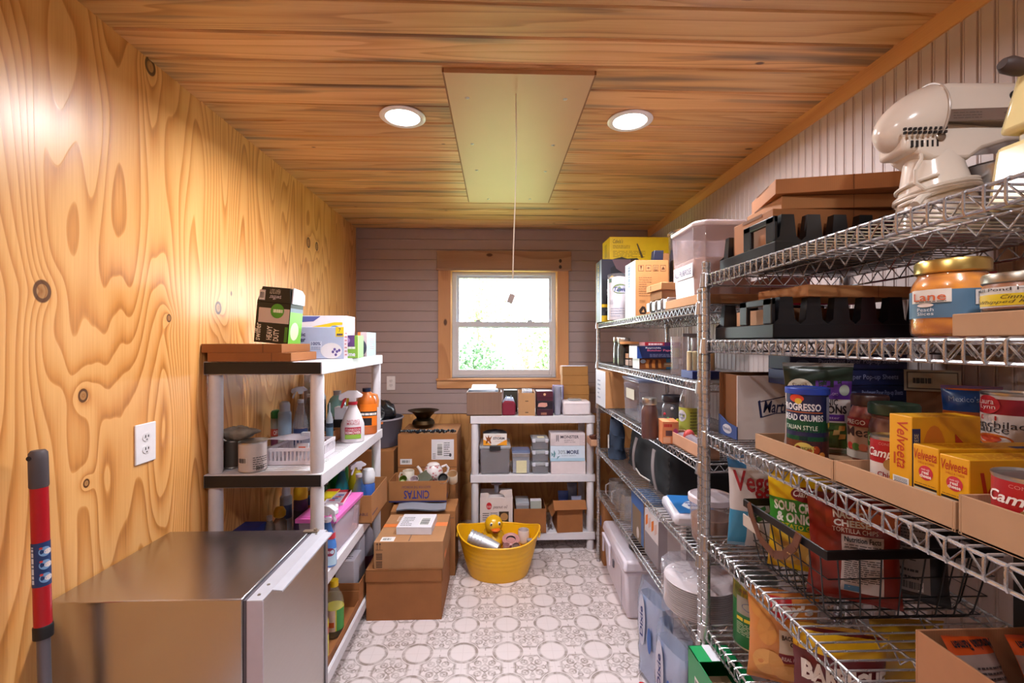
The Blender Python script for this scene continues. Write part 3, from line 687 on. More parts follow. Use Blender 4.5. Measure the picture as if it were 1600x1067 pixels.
# ================================================================ WIRE RACKS
def wire_rack(name, label, x0, x1, y0, y1, decks, top, style):
    o = thing(name, label, 'wire rack', x0, y0, 0); W, L = x1-x0, y1-y0; pr = .0127
    pts = []; z = 0.0; n = int(top/.0254)
    for i in range(n): pts += [(pr, z), (pr, z+.0215), (pr*.86, z+.0228), (pr*.86, z+.0241)]; z += .0254
    pts += [(pr, z), (pr, top-.004), (pr*1.08, top-.004), (pr*1.08, top+.004), (pr*.9, top+.008), (.0001, top+.008)]
    me = None
    for a in (0, W):
        for b in (0, L):
            if me is None: ob = MB().lathe(pts, 14).build('post', CHROME, o, angle=.5); me = ob.data
            else: ob = copyof(None, me, 'post', o)
            ob.location = (a, b, 0)
    wm = None; near = style == 'near'; drop = .036 if near else .03
    for zd in decks:
        m = MB(); r = .0032; e = .004
        for (dz, rr) in ((-.004, r), (-drop, r)):
            m.tube([(-e, .0, dz), (-e, L, dz)], rr, 8).tube([(W+e, 0, dz), (W+e, L, dz)], rr, 8).tube([(0, -e, dz), (W, -e, dz)], rr, 8).tube([(0, L+e, dz), (W, L+e, dz)], rr, 8)
        def zig(p0, p1, per):
            p0, p1 = Vector(p0), Vector(p1); n = max(2, int(round((p1-p0).length/per))); q = []
            for i in range(2*n+1): v = p0.lerp(p1, i/(2*n)); v.z = -.005 if i % 2 == 0 else -drop+.001; q.append(v)
            m.tube(q, .0021, 5)
        per = .05 if near else .037
        off = .006 if near else 0
        zig((-e+off, .02, 0), (-e+off, L-.02, 0), per); zig((W+e, .02, 0), (W+e, L-.02, 0), per); zig((.02, -e, 0), (W-.02, -e, 0), per); zig((.02, L+e, 0), (W-.02, L+e, 0), per)
        for fx in (.33, .66): m.tube([(W*fx, 0, -.0085), (W*fx, L, -.0085)], .0028, 6); zig((W*fx, .02, 0), (W*fx, L-.02, 0), .05)
        sh = m.build('shelf', CHROME, o); sh.location = (0, 0, zd)
        cm = None
        for a in (0, W):
            for b in (0, L):
                if cm is None: c = MB().lathe([(.0205, -drop-.006), (.0165, .004), (.0135, .006), (.0135, -drop-.006)], 16, cap=False).build('collar', CHROME, sh); cm = c.data
                else: c = copyof(None, cm, 'collar', sh)
                c.location = (a, b, 0)
        n = int(L/.0272)
        for i in range(1, n):
            yy = L*i/n
            if wm is None:
                w_ = MB(); q = [(W+.005, 0, -.004), (W*.5, 0, -.0025), (-.003, 0, -.001), (-.0085, 0, -.004)]
                if near: q += [(-.009, 0, -.012), (-.009, 0, -drop+.004), (-.006, 0, -drop-.002)]
                w_.tube(q, .0022, 5); ob = w_.build('wire', CHROME, sh); wm = ob.data
            else: ob = copyof(None, wm, 'wire', sh)
            ob.location = (0, yy, 0)
    return o
RX = .68; RB = 1.145
FT = [wz(768, RX, wy(937.5, RX)), .754, 1.06, 1.327, 1.588]; FT[0] = .47
wire_rack('wire_rack', 'chrome wire rack of five shelves at the window end of the beadboard wall', RX, RB, 1.49, 3.02, FT, 1.63, 'far')
NT_ = [.542, .83, 1.168, 1.467, 1.68]
wire_rack('wire_rack', 'chrome wire rack with food, its shelf edges hooked with upright wires', RX, RB, -.08, 1.455, NT_, 1.715, 'near')

# ================================================================ FRIDGE, BROOM
fz = wz(937, -.9, 1.20); FX0 = XL+.006; FX1 = -.655; FY0, FY1 = 1.195, 1.63
fr = thing('mini_fridge', 'stainless steel mini fridge with a scratched top below the plywood wall', 'fridge', (FX0+FX1)/2, (FY0+FY1)/2, 0)
w2, d2 = (FX1-FX0)/2, (FY1-FY0)/2
box('cabinet', STEEL, -w2, w2, -d2, d2, .02, fz, fr, bevel=.003)
for a in (-1, 1):
    for b in (-1, 1): MB().lathe([(.015, 0), (.018, .02)], 12, cx=a*(w2-.04), cy=b*(d2-.04)).build('foot', BLACK, fr)
box('gasket', M('#55505a', .6), w2+.0, w2+.010, -d2+.004, d2-.004, .035, fz-.006, fr)
dr = box('door', DOORST, w2+.010, w2+.052, -d2, d2+.005, .03, fz-.006, fr, bevel=.002)
box('edge_trim', M('#b3a9b4', .4), w2+.012, w2+.0535, -d2-.002, -d2+.002, .03, fz-.006, dr, bevel=.001)
box('edge_trim', M('#8c868e', .3, .6), w2+.0525, w2+.0565, d2-.014, d2+.006, .03, fz-.006, dr, bevel=.001)
hnd = MB().box(w2+.012, w2+.052, -d2-.002, d2+.006, fz-.006, fz-.0035)
hnd.prism([(w2+.050, fz-.0035), (w2+.078, fz-.0065), (w2+.079, fz-.011), (w2+.0755, fz-.0085), (w2+.050, fz-.006)], -d2+.05, d2-.01, 'y')
hnd.build('handle_strip', M('#c4c6d2', .32, .3), dr, smooth=False, recalc=True)
for yy in (-d2+.025, -d2+.075, d2-.03): MB().lathe([(.0045, 0), (.004, .0018), (.0001, .002)], 10, cx=w2+.03, cy=yy, z0=fz-.0035).build('screw', TIN, dr)
hg = MB().box(w2-.02, w2+.03, d2-.022, d2-.002, fz-.003, fz+.002).lathe([(.006, 0), (.006, .006)], 12, cx=w2+.02, cy=d2-.012, z0=fz+.002).build('hinge_cover', M('#8a7868', .4, .5), dr)
# telescopic pole leaning on the wall
mx_, my_ = -1.075, 1.12
br = thing('broom', 'red metal broom pole with dark grip leaning on the plywood wall', 'broom', mx_+.018, my_, 0, ry=R(-1.6))
zt = wz(703, -1.08, 1.12)
POLE = M('#a8121e', .3)
MB().lathe([(.0165, .78), (.0165, zt-.085)], 24).build('pole', POLE, br)
MB().lathe([(.0125, .12), (.0125, .80)], 20).build('lower_pole', M('#6a666e', .35, .5), br)
MB().lathe([(.0185, .76), (.0185, .787), (.0168, .79)], 24).build('collar', BLACK, br)
MB().lathe([(.0165, zt-.088), (.0180, zt-.085), (.0178, zt-.02), (.0172, zt-.006), (.013, zt), (.0001, zt+.001)], 24).build('grip', M('#4a4246', .6), br)
MB().lathe([(.0055, 0), (.0055, .0385)], 12).build('hanging_hole', M('#1a1416', .7), br).location = (0, 0, 0)
ho = [c for c in br.children if c.name.startswith('hanging_hole')][0]; ho.rotation_euler = (PI/2, 0, 0); ho.location = (-.004, .0193, zt-.016)
bh_ = MB().prism([(-.03, .0), (.03, 0), (.022, .12), (-.022, .12)], -.045, .062, 'y').build('bristle_head', M('#3a3640', .8), br, smooth=False, bevel=.004, recalc=True); bh_.rotation_euler = (0, R(1.6), 0)
Sb = cylsurf(.0167, wz(913, -1.08, 1.12), wz(845, -1.08, 1.12), math.atan2(-my_, -mx_), PI*.95)
pan(br, Sb, .02, 0, .98, 1, M('#1c3564', .4), nu=12, name='sticker')
for k in range(3):
    pan(br, Sb, .42, .08+.3*k, .86, .30+.3*k, M('#6f93bb', .4), shape='oval', off=.0008, name='sticker_shape'); pan(br, Sb, .60, .12+.3*k, .92, .24+.3*k, M('#d9c6c0', .4), shape='oval', off=.001, name='sticker_shape')
    pan(br, Sb, .44, .25+.3*k, .56, .30+.3*k, M('#c83a32', .4), shape='oval', off=.0012, name='sticker_shape')
txt(br, Sb, '', .12, .08, .26, .92, M('#c9d2e0', .5), rot=90)

# ================================================================ ON THE TALL PLASTIC SHELVES
S4, S3, S2, S1 = (v+.0008 for v in (LT[3], LT[2], LT[1], LT[0]))
t_ = carton('flat_box', 'flat brown cardboard tray directly on the black end of the tall white shelf', wx(329, 1.82), -.80, 1.80, 2.05, S4, .034, CB2, tape=False, flap=None)
t2 = carton('flat_box', 'flat brown cardboard tray jutting out on top of another flat one by the plywood wall', -1.142, -.836, 1.80, 2.07, S4+.0345, .034, CB2, tape=False, flap=None)
for q in (t_, t2): q.p('L', .0, .9, 1, 1, CBD); q.p('F', .76, 0, .77, 1, CBD, name='fold_line'); q.p('T', .02, .02, .98, .98, CBI, name='inner_board')
# duster box leaning back on the trays
zz = S4+.0695
b = Box('duster_box', 'black heavy duty duster box with green side, tilted on the flat trays', 'box', -.985, -.845, 1.88, 1.985, zz+.002, .165, '#17180f', rz=R(-3), ry=R(5), flap=None)
b.p('F', .08, .5, .98, .86, '#c9b9b4'); b.p('F', .42, .62, .82, .98, '#4e9a2c', shape='oval', off=.0008)
b.t('F', '', .5, .76, .78, .86, '#e8f0d8', off=.001); b.t('F', 'swiffer', .0, .05, .18, .48, '#e6e6d8', rot=90, bold=.01); b.t('F', 'HEAVY', .36, .08, .52, .42, '#e0dcd4', rot=90, bold=.02); b.t('F', 'DUTY', .56, .06, .72, .36, '#e0dcd4', rot=90, bold=.02)
b.p('F', .88, .05, .97, .42, '#4e8a2c')
b.p('R', .0, 0, 1, .8, '#74b83e'); b.p('R', .1, .1, .75, .55, '#c8d6b0', shape='oval', off=.0008); b.p('R', 0, .8, 1, .9, '#6a7886')
lidm_ = MB().prism([(-.07, .165), (.07, .165), (.062, .228), (-.052, .228)], -.054, .036, 'y').build('folded_lid', M('#15150f', .45), b.o, smooth=False, bevel=.002, recalc=True)
MB().prism([(-.052, .165), (.052, .165), (.046, .21), (.02, .226), (-.05, .23)], .0705, .0765, 'x').build('side_flap', M('#c8d0e4', .4), b.o, smooth=False, bevel=.001, recalc=True)
Sl = lambda u, v, off=0: Vector((-.064+.122*u, -.0545-off, .17+.055*v))
pan(b.o, Sl, .02, .05, .22, .8, M('#cfcad0', .5)); barcode(b.o, Sl, .04, .1, .2, .7, off=.0008); txt(b.o, Sl, 'HEAVY DUTY', .36, .55, .72, .9, M('#cfc8bc', .5), rot=180); txt(b.o, Sl, 'swiffer', .36, .12, .76, .45, M('#cfc8d8', .5), rot=180)
# eraser box
b = Box('eraser_box', 'light blue cleaning eraser box with yellow corner tag on the white shelf', 'box', wx(449, 2.12), wx(538, 2.12), 2.105, 2.165, S4, wz(511, -.8, 2.12)-S4, '#a9b4d0', rz=R(2))
b.t('F', 'ERASER', .11, .84, .28, .89, '#c8504a'); b.t('F', 'Magic', .09, .68, .34, .83, '#2b3566', bold=.02); b.t('F', 'Eraser', .09, .53, .34, .68, '#2b3566', bold=.02)
b.p('F', .42, .28, .62, .55, '#c4cce0'); b.t('F', '100%', .44, .42, .60, .53, '#23306a', bold=.02); b.sc('F', .44, .30, .60, .40, 2, '#23306a')
b.p('F', .60, 0, .97, .5, '#dcd8de', shape='oval', off=.0007); b.p('F', .86, .70, 1, 1, '#e4c422'); b.t('F', '7', .91, .84, .95, .96, '#2b3060'); b.t('F', '', .88, .73, .98, .81, '#2b3060')
for (u_, v_) in ((.82, .25), (.86, .18), (.79, .17), (.84, .08), (.9, .22)): b.p('F', u_, v_, u_+.045, v_+.09, '#5a4a8c', shape='oval', off=.001)
b.p('R', 0, 0, 1, 1, '#d8c8d2'); b.sc('R', .2, .1, .8, .9, 7, '#b04a5a')
# refill box behind
b = Box('refill_box', 'large white and blue refill box with a yellow wand printed on it', 'box', wx(468, 2.3), wx(541, 2.3), 2.30, 2.44, S4, wz(493, -.8, 2.3)-S4, '#d6d9e6')
b.poly('F', [(.0, .98), (.45, .98), (.3, .86), (0, .84)], '#4a5aa0'); b.poly('F', [(.1, .68), (.3, .74), (.75, .84), (.92, .84), (.92, .78), (.7, .76), (.5, .62), (.1, .5)], '#e4c020'); b.p('F', .62, .5, .88, .76, '#6f8fc0', shape='oval')
b.t('R', '2X', .25, .35, .8, .68, '#e6ead0', bold=.02); b.p('R', 0, 0, 1, .3, '#b9c6dc'); b.p('T', 0, 0, 1, .1, '#5a6aa8')
b = Box('pod_box', 'small green and purple box between the eraser box and the blue one', 'box', wx(540, 2.2), wx(560, 2.2), 2.19, 2.285, S4, .108, '#7aa83a')
b.p('F', .0, .5, .75, 1, '#5c3a70'); b.p('F', .04, .66, .4, .9, '#a688b8', shape='oval', off=.0007); b.t('F', '', .05, .40, .8, .52, '#e8f0e0', bold=.02); b.t('F', 'time', .05, .08, .8, .26, '#e6dcf0', bold=.02); b.p('R', .0, 0, .12, 1, '#a8d84a')
b = Box('filter_box', 'white box with orange edge and blue side at the far end of the white shelf', 'box', wx(560, 2.46), -.692, 2.45, 2.63, S4, wz(519, -.7, 2.46)-S4, '#c4b0b4')
b.p('F', .0, .0, .3, 1, '#e87838'); b.p('R', 0, 0, 1, 1, '#9fc0dc'); b.sc('R', .3, .3, .8, .8, 6, '#c890a0')
o = thing('sponge_pad', 'dark oval scrub pad standing against the orange edged box', 'scrub pad', wx(562, 2.42), 2.41, S4+.047); MB().lathe([(.0001, -.014), (.03, -.014), (.037, -.008), (.037, .008), (.03, .014), (.0001, .014)], 24, sy=1.25).build('pad', M('#363a48', .9, scale=80, vary=.3), o).rotation_euler = (PI/2, 0, R(35)); 
# tier 3 (second from top)
q = can('paint_can', 'scorched rusty tin can with a rag on top by the plywood wall', wx(361, 1.92), 1.93, S3, .036, .115, [(.06, .94, '#4a4038')])
rm = M('#8e8478', .95, vary=.5, scale=40)
rg = thing('rag', 'crumpled stained grey rag lying on the scorched can', 'rag', wx(370, 1.92), 1.93, S3+.116)
def ragf(u, v):
    a = u*2*PI; r_ = .062*math.sin(PI*v)*(1+.35*noise.noise(Vector((math.cos(a)*2, math.sin(a)*2, v*4)))); return Vector((r_*math.cos(a)*1.15, r_*math.sin(a)*.8, .024+.026*(-math.cos(PI*v))*(1+.5*noise.noise(Vector((math.cos(a)*3, v*6, math.sin(a)*3))))))
MB().grid(ragf, 26, 14).build('cloth', rm, rg, recalc=True)
q = can('food_can', 'wide open tin with a peeling white label and a folded back lid', wx(394, 1.88), 1.885, S3, .052, .118, [(.04, .97, '#c8bcb8')], span=PI)
pan(q.o, q.S, .5, .62, .86, .96, M('#8a4a30', .6), nu=10, name='worn_patch', off=.001); barcode(q.o, q.S, .12, .3, .36, .5); scribble(q.o, q.S, .5, .12, .9, .55, 6); barcode(q.o, q.S, .55, .05, .8, .2)
MB().lathe([(.0001, 0), (.05, 0), (.051, .0015), (.0001, .0015)], 24).build('lid', TIN, q.o).location = (.008, .004, .119); q.o.children[-1].rotation_euler = (0, R(-6), 0)
def basket(name, label, x0, x1, y0, y1, z0, h):
    w, d = (x1-x0)/2, (y1-y0)/2; o = thing(name, label, 'basket', (x0+x1)/2, (y0+y1)/2, z0); m = MB(); t = .003; W = M('#e4dce4', .35)
    m.box(-w, w, -d, d, 0, t); 
    for s in (-1, 1):
        m.box(-w, w, s*d-t, s*d+t, 0, h*.25).box(-w-.003, w+.003, s*d-t*1.6, s*d+t*1.6, h*.82, h); n = int(2*w/.016)
        for i in range(n+1): m.box(-w+2*w*i/n-.0035, -w+2*w*i/n+.0035, s*d-t, s*d+t, h*.25, h*.82)
        m.box(s*w-t, s*w+t, -d, d, 0, h*.25).box(s*w-t*1.6, s*w+t*1.6, -d-.003, d+.003, h*.82, h); n = int(2*d/.016)
        for i in range(n+1): m.box(s*w-t, s*w+t, -d+2*d*i/n-.0035, -d+2*d*i/n+.0035, h*.25, h*.82)
    m.build('slotted_tub', W, o, smooth=False); return o
basket('plastic_basket', 'shallow white slotted plastic basket holding papers', wx(419, 1.96), wx(492, 1.96), 1.955, 2.19, S3, .07)
o = thing('envelope', 'grey padded envelope sticking out of the slotted basket', 'envelope', wx(462, 2.06), 2.07, S3+.095, R(-10), rx=R(-4)); MB().grid(lambda u, v: ((u-.5)*.17, (v-.5)*.2, .012*math.sin(PI*u)*math.sin(PI*v)), 12, 12).grid(lambda u, v: ((u-.5)*.17, (v-.5)*.2, -.006*math.sin(PI*u)*math.sin(PI*v)), 12, 12, True).build('paper', M('#a9a2ac', .6), o)
So = lambda u, v, off=0: Vector(((u-.5)*.17, (v-.5)*.2, .012*math.sin(PI*u)*math.sin(PI*v)+off)); scribble(o, So, .1, .5, .8, .8, 3)
Box('small_packet', 'white blister packet with an orange arrow in the slotted basket', 'packet', wx(463, 1.99), wx(481, 1.99), 1.985, 2.0, S3+.052, .03, '#ddd6dc', rx=R(-20), flap=None).p('F', .2, .2, .8, .5, '#d85a3a')
Box('small_packet', 'upright translucent plastic packet in the slotted basket', 'packet', wx(472, 2.05), wx(486, 2.05), 2.04, 2.06, S3+.06, .06, '#cdd4e6', flap=None)
def aerosol(name, label, x, y, z, r, h, body, cap, bands=(), capr=.82, group=None, word=None, wc='#ffffff'):
    o = thing(name, label, 'spray can', x, y, z, 0, group)
    MB().lathe([(r*.94, 0), (r, .003), (r, h*.74), (r*.9, h*.78), (r*.72, h*.8)], 26).build('can_body', M(body, .3), o)
    MB().lathe([(r*capr, h*.78), (r*capr, h*.93), (r*capr*.8, h*.98), (r*capr*.4, h), (.0001, h)], 26).build('cap', M(cap, .35), o)
    for v0, v1, c in bands: MB().lathe([(r*1.006, h*v0), (r*1.006, h*v1)], 26, cap=False).build('label_band', M(c, .4), o)
    if word: txt(o, cylsurf(r*1.012, 0, h, math.atan2(-y, -x), PI*.8), word[0], *word[1], M(wc, .5, vary=0))
    return o
aerosol('aerosol_can', 'slim spray can with dark green domed cap by the plywood wall', wx(432, 2.3), 2.3, S3, .026, wz(640, -1, 2.3)-S3, '#8f948c', '#1d7a3c', [(.3, .5, '#b8483c'), (.05, .25, '#7a3a58')], capr=1.0, word=('OFF!', (.3, .34, .7, .46)))
aerosol('aerosol_can', 'tall pale blue spray can next to the green capped one', wx(445, 2.26), 2.26, S3, .030, wz(625, -1, 2.3)-S3, '#8fa6bc', '#a9b4c4', [(.02, .3, '#b9c4cc')], capr=.8)
spray('spray_bottle', 'clear spray bottle with a grey head behind the white shelf leg', wx(471, 2.31), 2.30, S3, wz(603, -1, 2.33)-S3, .075, '#c8ccd8', '#b4b4bc', rz=R(20), clear=True, labelc='#2a3a68')
spray('spray_bottle', 'clear spray bottle with white head peeking beside the white shelf leg', wx(480, 2.55), 2.58, S3, wz(600, -1, 2.5)-S3, .08, '#a8b8c8', '#c8d0d8', rz=R(150), clear=True)
o = lathe_thing('cleaner_bottle', 'dark blue slim bottle with a silver nozzle on the middle white shelf', 'bottle', wx(515, 2.3), 2.3, S3, [('bottle', '#1f3346', [(.017, 0), (.018, .003), (.018, .11), (.016, .116)]), ('nozzle', '#b4c4d4', [(.016, .116), (.017, .13), (.010, .16), (.005, .172), (.003, .215), (.0001, .217)])])
pan(o, cylsurf(.0185, .01, .1, math.atan2(-2.3, .8), PI*.8), .1, .1, .9, .95, M('#5a8098', .4), nu=8)
Box('pad_box', 'white boxed gadget standing among the dark cleaner bottles', 'box', wx(523, 2.50), wx(542, 2.50), 2.495, 2.55, S3+.1, .066, '#d0d4e0')
Box('caddy_box', 'black box lying under the white gadget on the middle white shelf', 'box', wx(506, 2.50), wx(536, 2.50), 2.49, 2.60, S3, .099, '#18181c', flap=None).sc('F', .1, .2, .4, .3, 1, '#c8c8c8')
lathe_thing('polish_bottle', 'yellow squeeze bottle behind the white stain remover spray', 'bottle', wx(544, 2.62), 2.64, S3, [('bottle', '#c8b020', [(.022, 0), (.026, .004), (.026, .13), (.014, .18), (.009, .2)]), ('cap', '#3a3c44', [(.010, .2), (.010, .225), (.0001, .226)])])
lathe_thing('cleaner_tub', 'teal clear jug lying behind the middle white shelf leg', 'jug', wx(527, 2.70), 2.70, S3, [('jug', CLEAR('#7ac0c8', .45), [(.05, 0), (.055, .01), (.055, .15), (.04, .19), (.02, .21)]), ('cap', '#aab0b8', [(.022, .21), (.022, .235), (.0001, .236)])])
lathe_thing('cleaner_jug', 'grey topped cleaner jug beside the plywood wall', 'jug', wx(494, 2.68), 2.69, S3, [('jug', '#5c6270', [(.045, 0), (.05, .01), (.05, .2), (.03, .25), (.018, .26)]), ('cap', '#98a0ac', [(.035, .26), (.04, .27), (.03, .3), (.0001, .302)])])
tray('cardboard_tray', 'low cardboard tray with dark cloths on the middle white shelf', -1.09, -.84, 2.375, 2.475, S3, .06, CB2)
o = thing('dark_cloth', 'black folded cloth lying in the low cardboard tray', 'cloth', -.93, 2.425, S3+.042); MB().grid(lambda u, v: (.11*(u-.5)*1.5, .07*(v-.5), .034*math.sin(PI*u)**.5*math.sin(PI*v)**.5*(1+.4*noise.noise(Vector((u*5, v*5, 1))))), 16, 12).build('cloth', M('#17161c', .9), o)
# stain remover bottle
xb = wx(551, 2.40)
q = spray('spray_bottle', 'white stain remover spray bottle with a red trigger and red label', xb, 2.40, S3, wz(610, xb, 2.4)-S3, .118, '#dcd6da', '#d6d0d6', trig='#b01c30', rz=R(12))
Sn = cylsurf(.0600, 0, .3, math.atan2(-2.4, -xb)-R(12), PI*.8, 1, .62)
h_ = .265
pan(q.o, Sn, .22, .07, .78, .145, M('#84a83c', .4), nu=10, off=.001); pan(q.o, Sn, .22, .147, .78, .27, M('#a82038', .4), nu=10, off=.001); txt(q.o, Sn, 'REMOVER', .25, .155, .75, .20, M('#e8d8dc', .5), bold=.02, off=.0022); txt(q.o, Sn, 'STAIN&ODOR', .25, .21, .75, .25, M('#e8c8cc', .5), off=.0022)
txt(q.o, Sn, "NATURE'S", .3, .36, .72, .40, M('#b03848', .5), bold=.01, off=.0012); txt(q.o, Sn, 'MIRACLE', .3, .31, .72, .355, M('#b03848', .5), bold=.01, off=.0012)
# amber jug
xa = wx(573, 2.62)
aj = thing('cleaner_jug', 'amber orange soap jug with black cap beside the stain remover', 'jug', xa, 2.62, S3); hh = wz(606, xa, 2.62)-S3; r_ = .058
MB().lathe([(r_*.9, 0), (r_, hh*.03), (r_, hh*.60), (r_*.9, hh*.74), (r_*.62, hh*.86), (r_*.36, hh*.93)], 28, sy=.75).build('jug', CLEAR('#f0862a', .55), aj)
MB().lathe([(r_*.86, .003), (r_*.95, hh*.04), (r_*.95, hh*.60), (r_*.82, hh*.74), (.0001, hh*.76)], 24, sy=.75).build('liquid', M('#d8701a', .2), aj)
MB().lathe([(r_*.40, hh*.92), (r_*.42, hh*.94), (r_*.42, hh*.995), (r_*.36, hh), (.0001, hh)], 24).build('cap', M('#16203a', .4), aj)
MB().tube([(r_*.5, 0, hh*.86), (r_*.95, 0, hh*.84), (r_*1.08, 0, hh*.72), (r_*1.02, 0, hh*.58)], .008, 8).build('handle', CLEAR('#f0a050', .5), aj)
Sa = cylsurf(r_*1.01, 0, hh, math.atan2(-2.62, -xa)+.15, PI*.7, 1, .75)
pan(aj, Sa, .1, .18, .95, .66, M('#e8781c', .4), nu=10, off=.001); pan(aj, Sa, .1, .2, .62, .36, M('#1c1a20', .4), nu=8, off=.0016); pan(aj, Sa, .12, .4, .95, .5, M('#1c1a20', .4), nu=10, off=.0016); txt(aj, Sa, '', .16, .42, .9, .48, M('#e8e0d8', .5), off=.003)
# tier 2
b = Box('mop_refill_box', 'blue and red mop refill box on the shelf behind the steel fridge', 'box', wx(352, 2.02), wx(398, 2.02), 2.0, 2.12, S2+.0, .116, '#1c2a70')
b.p('F', .03, .30, .5, .66, '#c02030'); b.t('F', 'O-Cedar', .06, .38, .46, .56, '#f0e0e0', bold=.02); b.t('F', '', .55, .5, .9, .68, '#d8dcf0', bold=.02, shear=.3); b.sc('F', .55, .3, .92, .45, 2, '#d0d4f0')
b.p('R', .3, .1, .8, .7, '#b82034'); b.t('R', 'O', .4, .3, .7, .5, '#f0e0e0')
lathe_thing('cleaner_bottle', 'brown glass bottle with red cap in the shadow behind the steel fridge', 'bottle', wx(412, 2.5), 2.5, S2, [('bottle', CLEAR('#6a4030', .6), [(.04, 0), (.045, .01), (.045, .13), (.02, .18), (.015, .2)]), ('cap', '#7a2028', [(.022, .195), (.022, .225), (.0001, .226)])])
lathe_thing('cleaner_bottle', 'clear amber bottle with yellow flip cap behind the steel fridge', 'bottle', wx(437, 2.15), 2.15, S2, [('bottle', CLEAR('#b09078', .4), [(.028, 0), (.03, .01), (.03, .10), (.014, .125)]), ('cap', '#d8a41c', [(.016, .122), (.026, .13), (.027, .15), (.018, .168), (.0001, .17)])])
lathe_thing('cleaner_bottle', 'low clear bottle with blue label in front of the yellow capped bottle', 'bottle', wx(421, 2.12), 2.12, S2, [('bottle', CLEAR('#8a7a70', .4), [(.022, 0), (.024, .01), (.024, .09), (.01, .12)]), ('cap', '#b8b0ac', [(.012, .12), (.012, .14), (.0001, .141)])])
aerosol('aerosol_can', 'silver spray can with white cap behind the yellow capped bottle', wx(447, 2.3), 2.3, S2, .028, .22, '#9a9ea8', '#c8ccd4', [(.3, .6, '#4a5478')], capr=.7)
aerosol('aerosol_can', 'purple spray can with a big yellow cap near the white shelf leg', wx(467, 2.12), 2.14, S2, .031, wz(758, -1, 2.14)-S2, '#3a2048', '#d8b81c', [(.45, .6, '#22102c')], capr=1.0)
aerosol('aerosol_can', 'orange and blue spray can tucked beside the yellow capped purple one', wx(484, 2.3), 2.3, S2, .03, .17, '#d87828', '#2a4a88', capr=.95)
mg = thing('measuring_cup', 'frosted white plastic measuring cup lying tilted on the shelf', 'cup', wx(462, 1.92), 1.93, S2+.033, ry=R(-18), rz=R(20))
MB().lathe([(.036, 0), (.038, .004), (.050, .085), (.052, .086), (.050, .088), (.047, .085), (.035, .006), (.0001, .006)], 30).build('cup', M('#ccd0e0', .3), mg)
MB().tube([(.048, 0, .075), (.072, 0, .07), (.07, 0, .035), (.042, 0, .02)], .005, 8).build('handle', M('#ccd0e0', .3), mg)
# pink lidded bin
pb = thing('storage_bin', 'clear bin with a bright pink lid on the white shelf', 'storage bin', -.775, 2.17, S2, R(-2)); a_, c_, h3 = .085, .175, .165
MB().frustum((-a_*.86, a_*.86, -c_*.9, c_*.9), (-a_*.96, a_*.96, -c_*.97, c_*.97), 0, h3).build('tub', CLEAR('#efe2f0', .32), pb, smooth=False, bevel=.008)
MB().frustum((-a_*.8, a_*.8, -c_*.85, c_*.85), (-a_*.88, a_*.88, -c_*.9, c_*.9), .004, h3*.7).build('contents', M('#cfc0cc', .8, vary=.4, scale=25), pb, bevel=.006)
MB().box(-a_-.004, a_+.004, -c_-.004, c_+.004, h3-.012, h3+.006).box(-a_+.012, a_-.012, -c_+.014, c_-.014, h3+.006, h3+.009).build('lid', M('#d868b4', .35), pb, bevel=.005)
zl = S2+h3+.0095
b = Box('blister_pack', 'red and white blister pack lying on the pink lid', 'packet', -.815, -.725, 2.14, 2.33, zl, .014, '#d8ccd4', rz=R(6), flap=None); b.p('T', 0, .8, 1, 1, '#c0283a'); b.p('T', .85, 0, 1, 1, '#c0283a'); b.p('T', .1, .1, .8, .7, '#b8b4c4', off=.0008)
for k in range(4): b.p('T', .2+.1*k, .15+.12*k, .5+.1*k, .25+.12*k, '#4858a0' if k % 2 else '#c04050', off=.0012)
Box('blister_pack', 'yellow and red packet at the rear of the pink lid', 'packet', -.85, -.79, 2.2, 2.33, zl, .02, '#d8c81c', flap=None).p('T', 0, .7, 1, 1, '#c83030')
o = thing('plug_in_freshener', 'small white rounded gadget at the front of the pink lid', 'air freshener', -.745, 2.07, zl); MB().box(-.032, .032, -.02, .02, 0, .034).build('case', M('#e4dede', .35), o, bevel=.011); MB().box(-.001, .001, -.0215, -.0205, .01, .025).build('slot', INK, o)
# clorox spray
q = spray('spray_bottle', 'blue bleach spray bottle with white head on the front corner of the shelf', wx(513, 1.95), 1.94, S2, .25, .085, '#4a7ec8', '#d6d6e0', rz=R(160), fill=None, labelc='#b8d4e8')
pan(q.o, q.S, .25, .55, .75, .95, M('#8a2c48', .4), shape='oval', off=.0012); txt(q.o, q.S, 'CLOROX', .3, .68, .7, .82, M('#f0e8f0', .5), off=.002)
Sc_ = cylsurf(.036, .115, .14, math.atan2(-1.95, .73)-R(160), PI*.8, 1, .62); pan(q.o, Sc_, .0, 0, 1, 1, M('#c83040', .4), nu=10, off=.001)
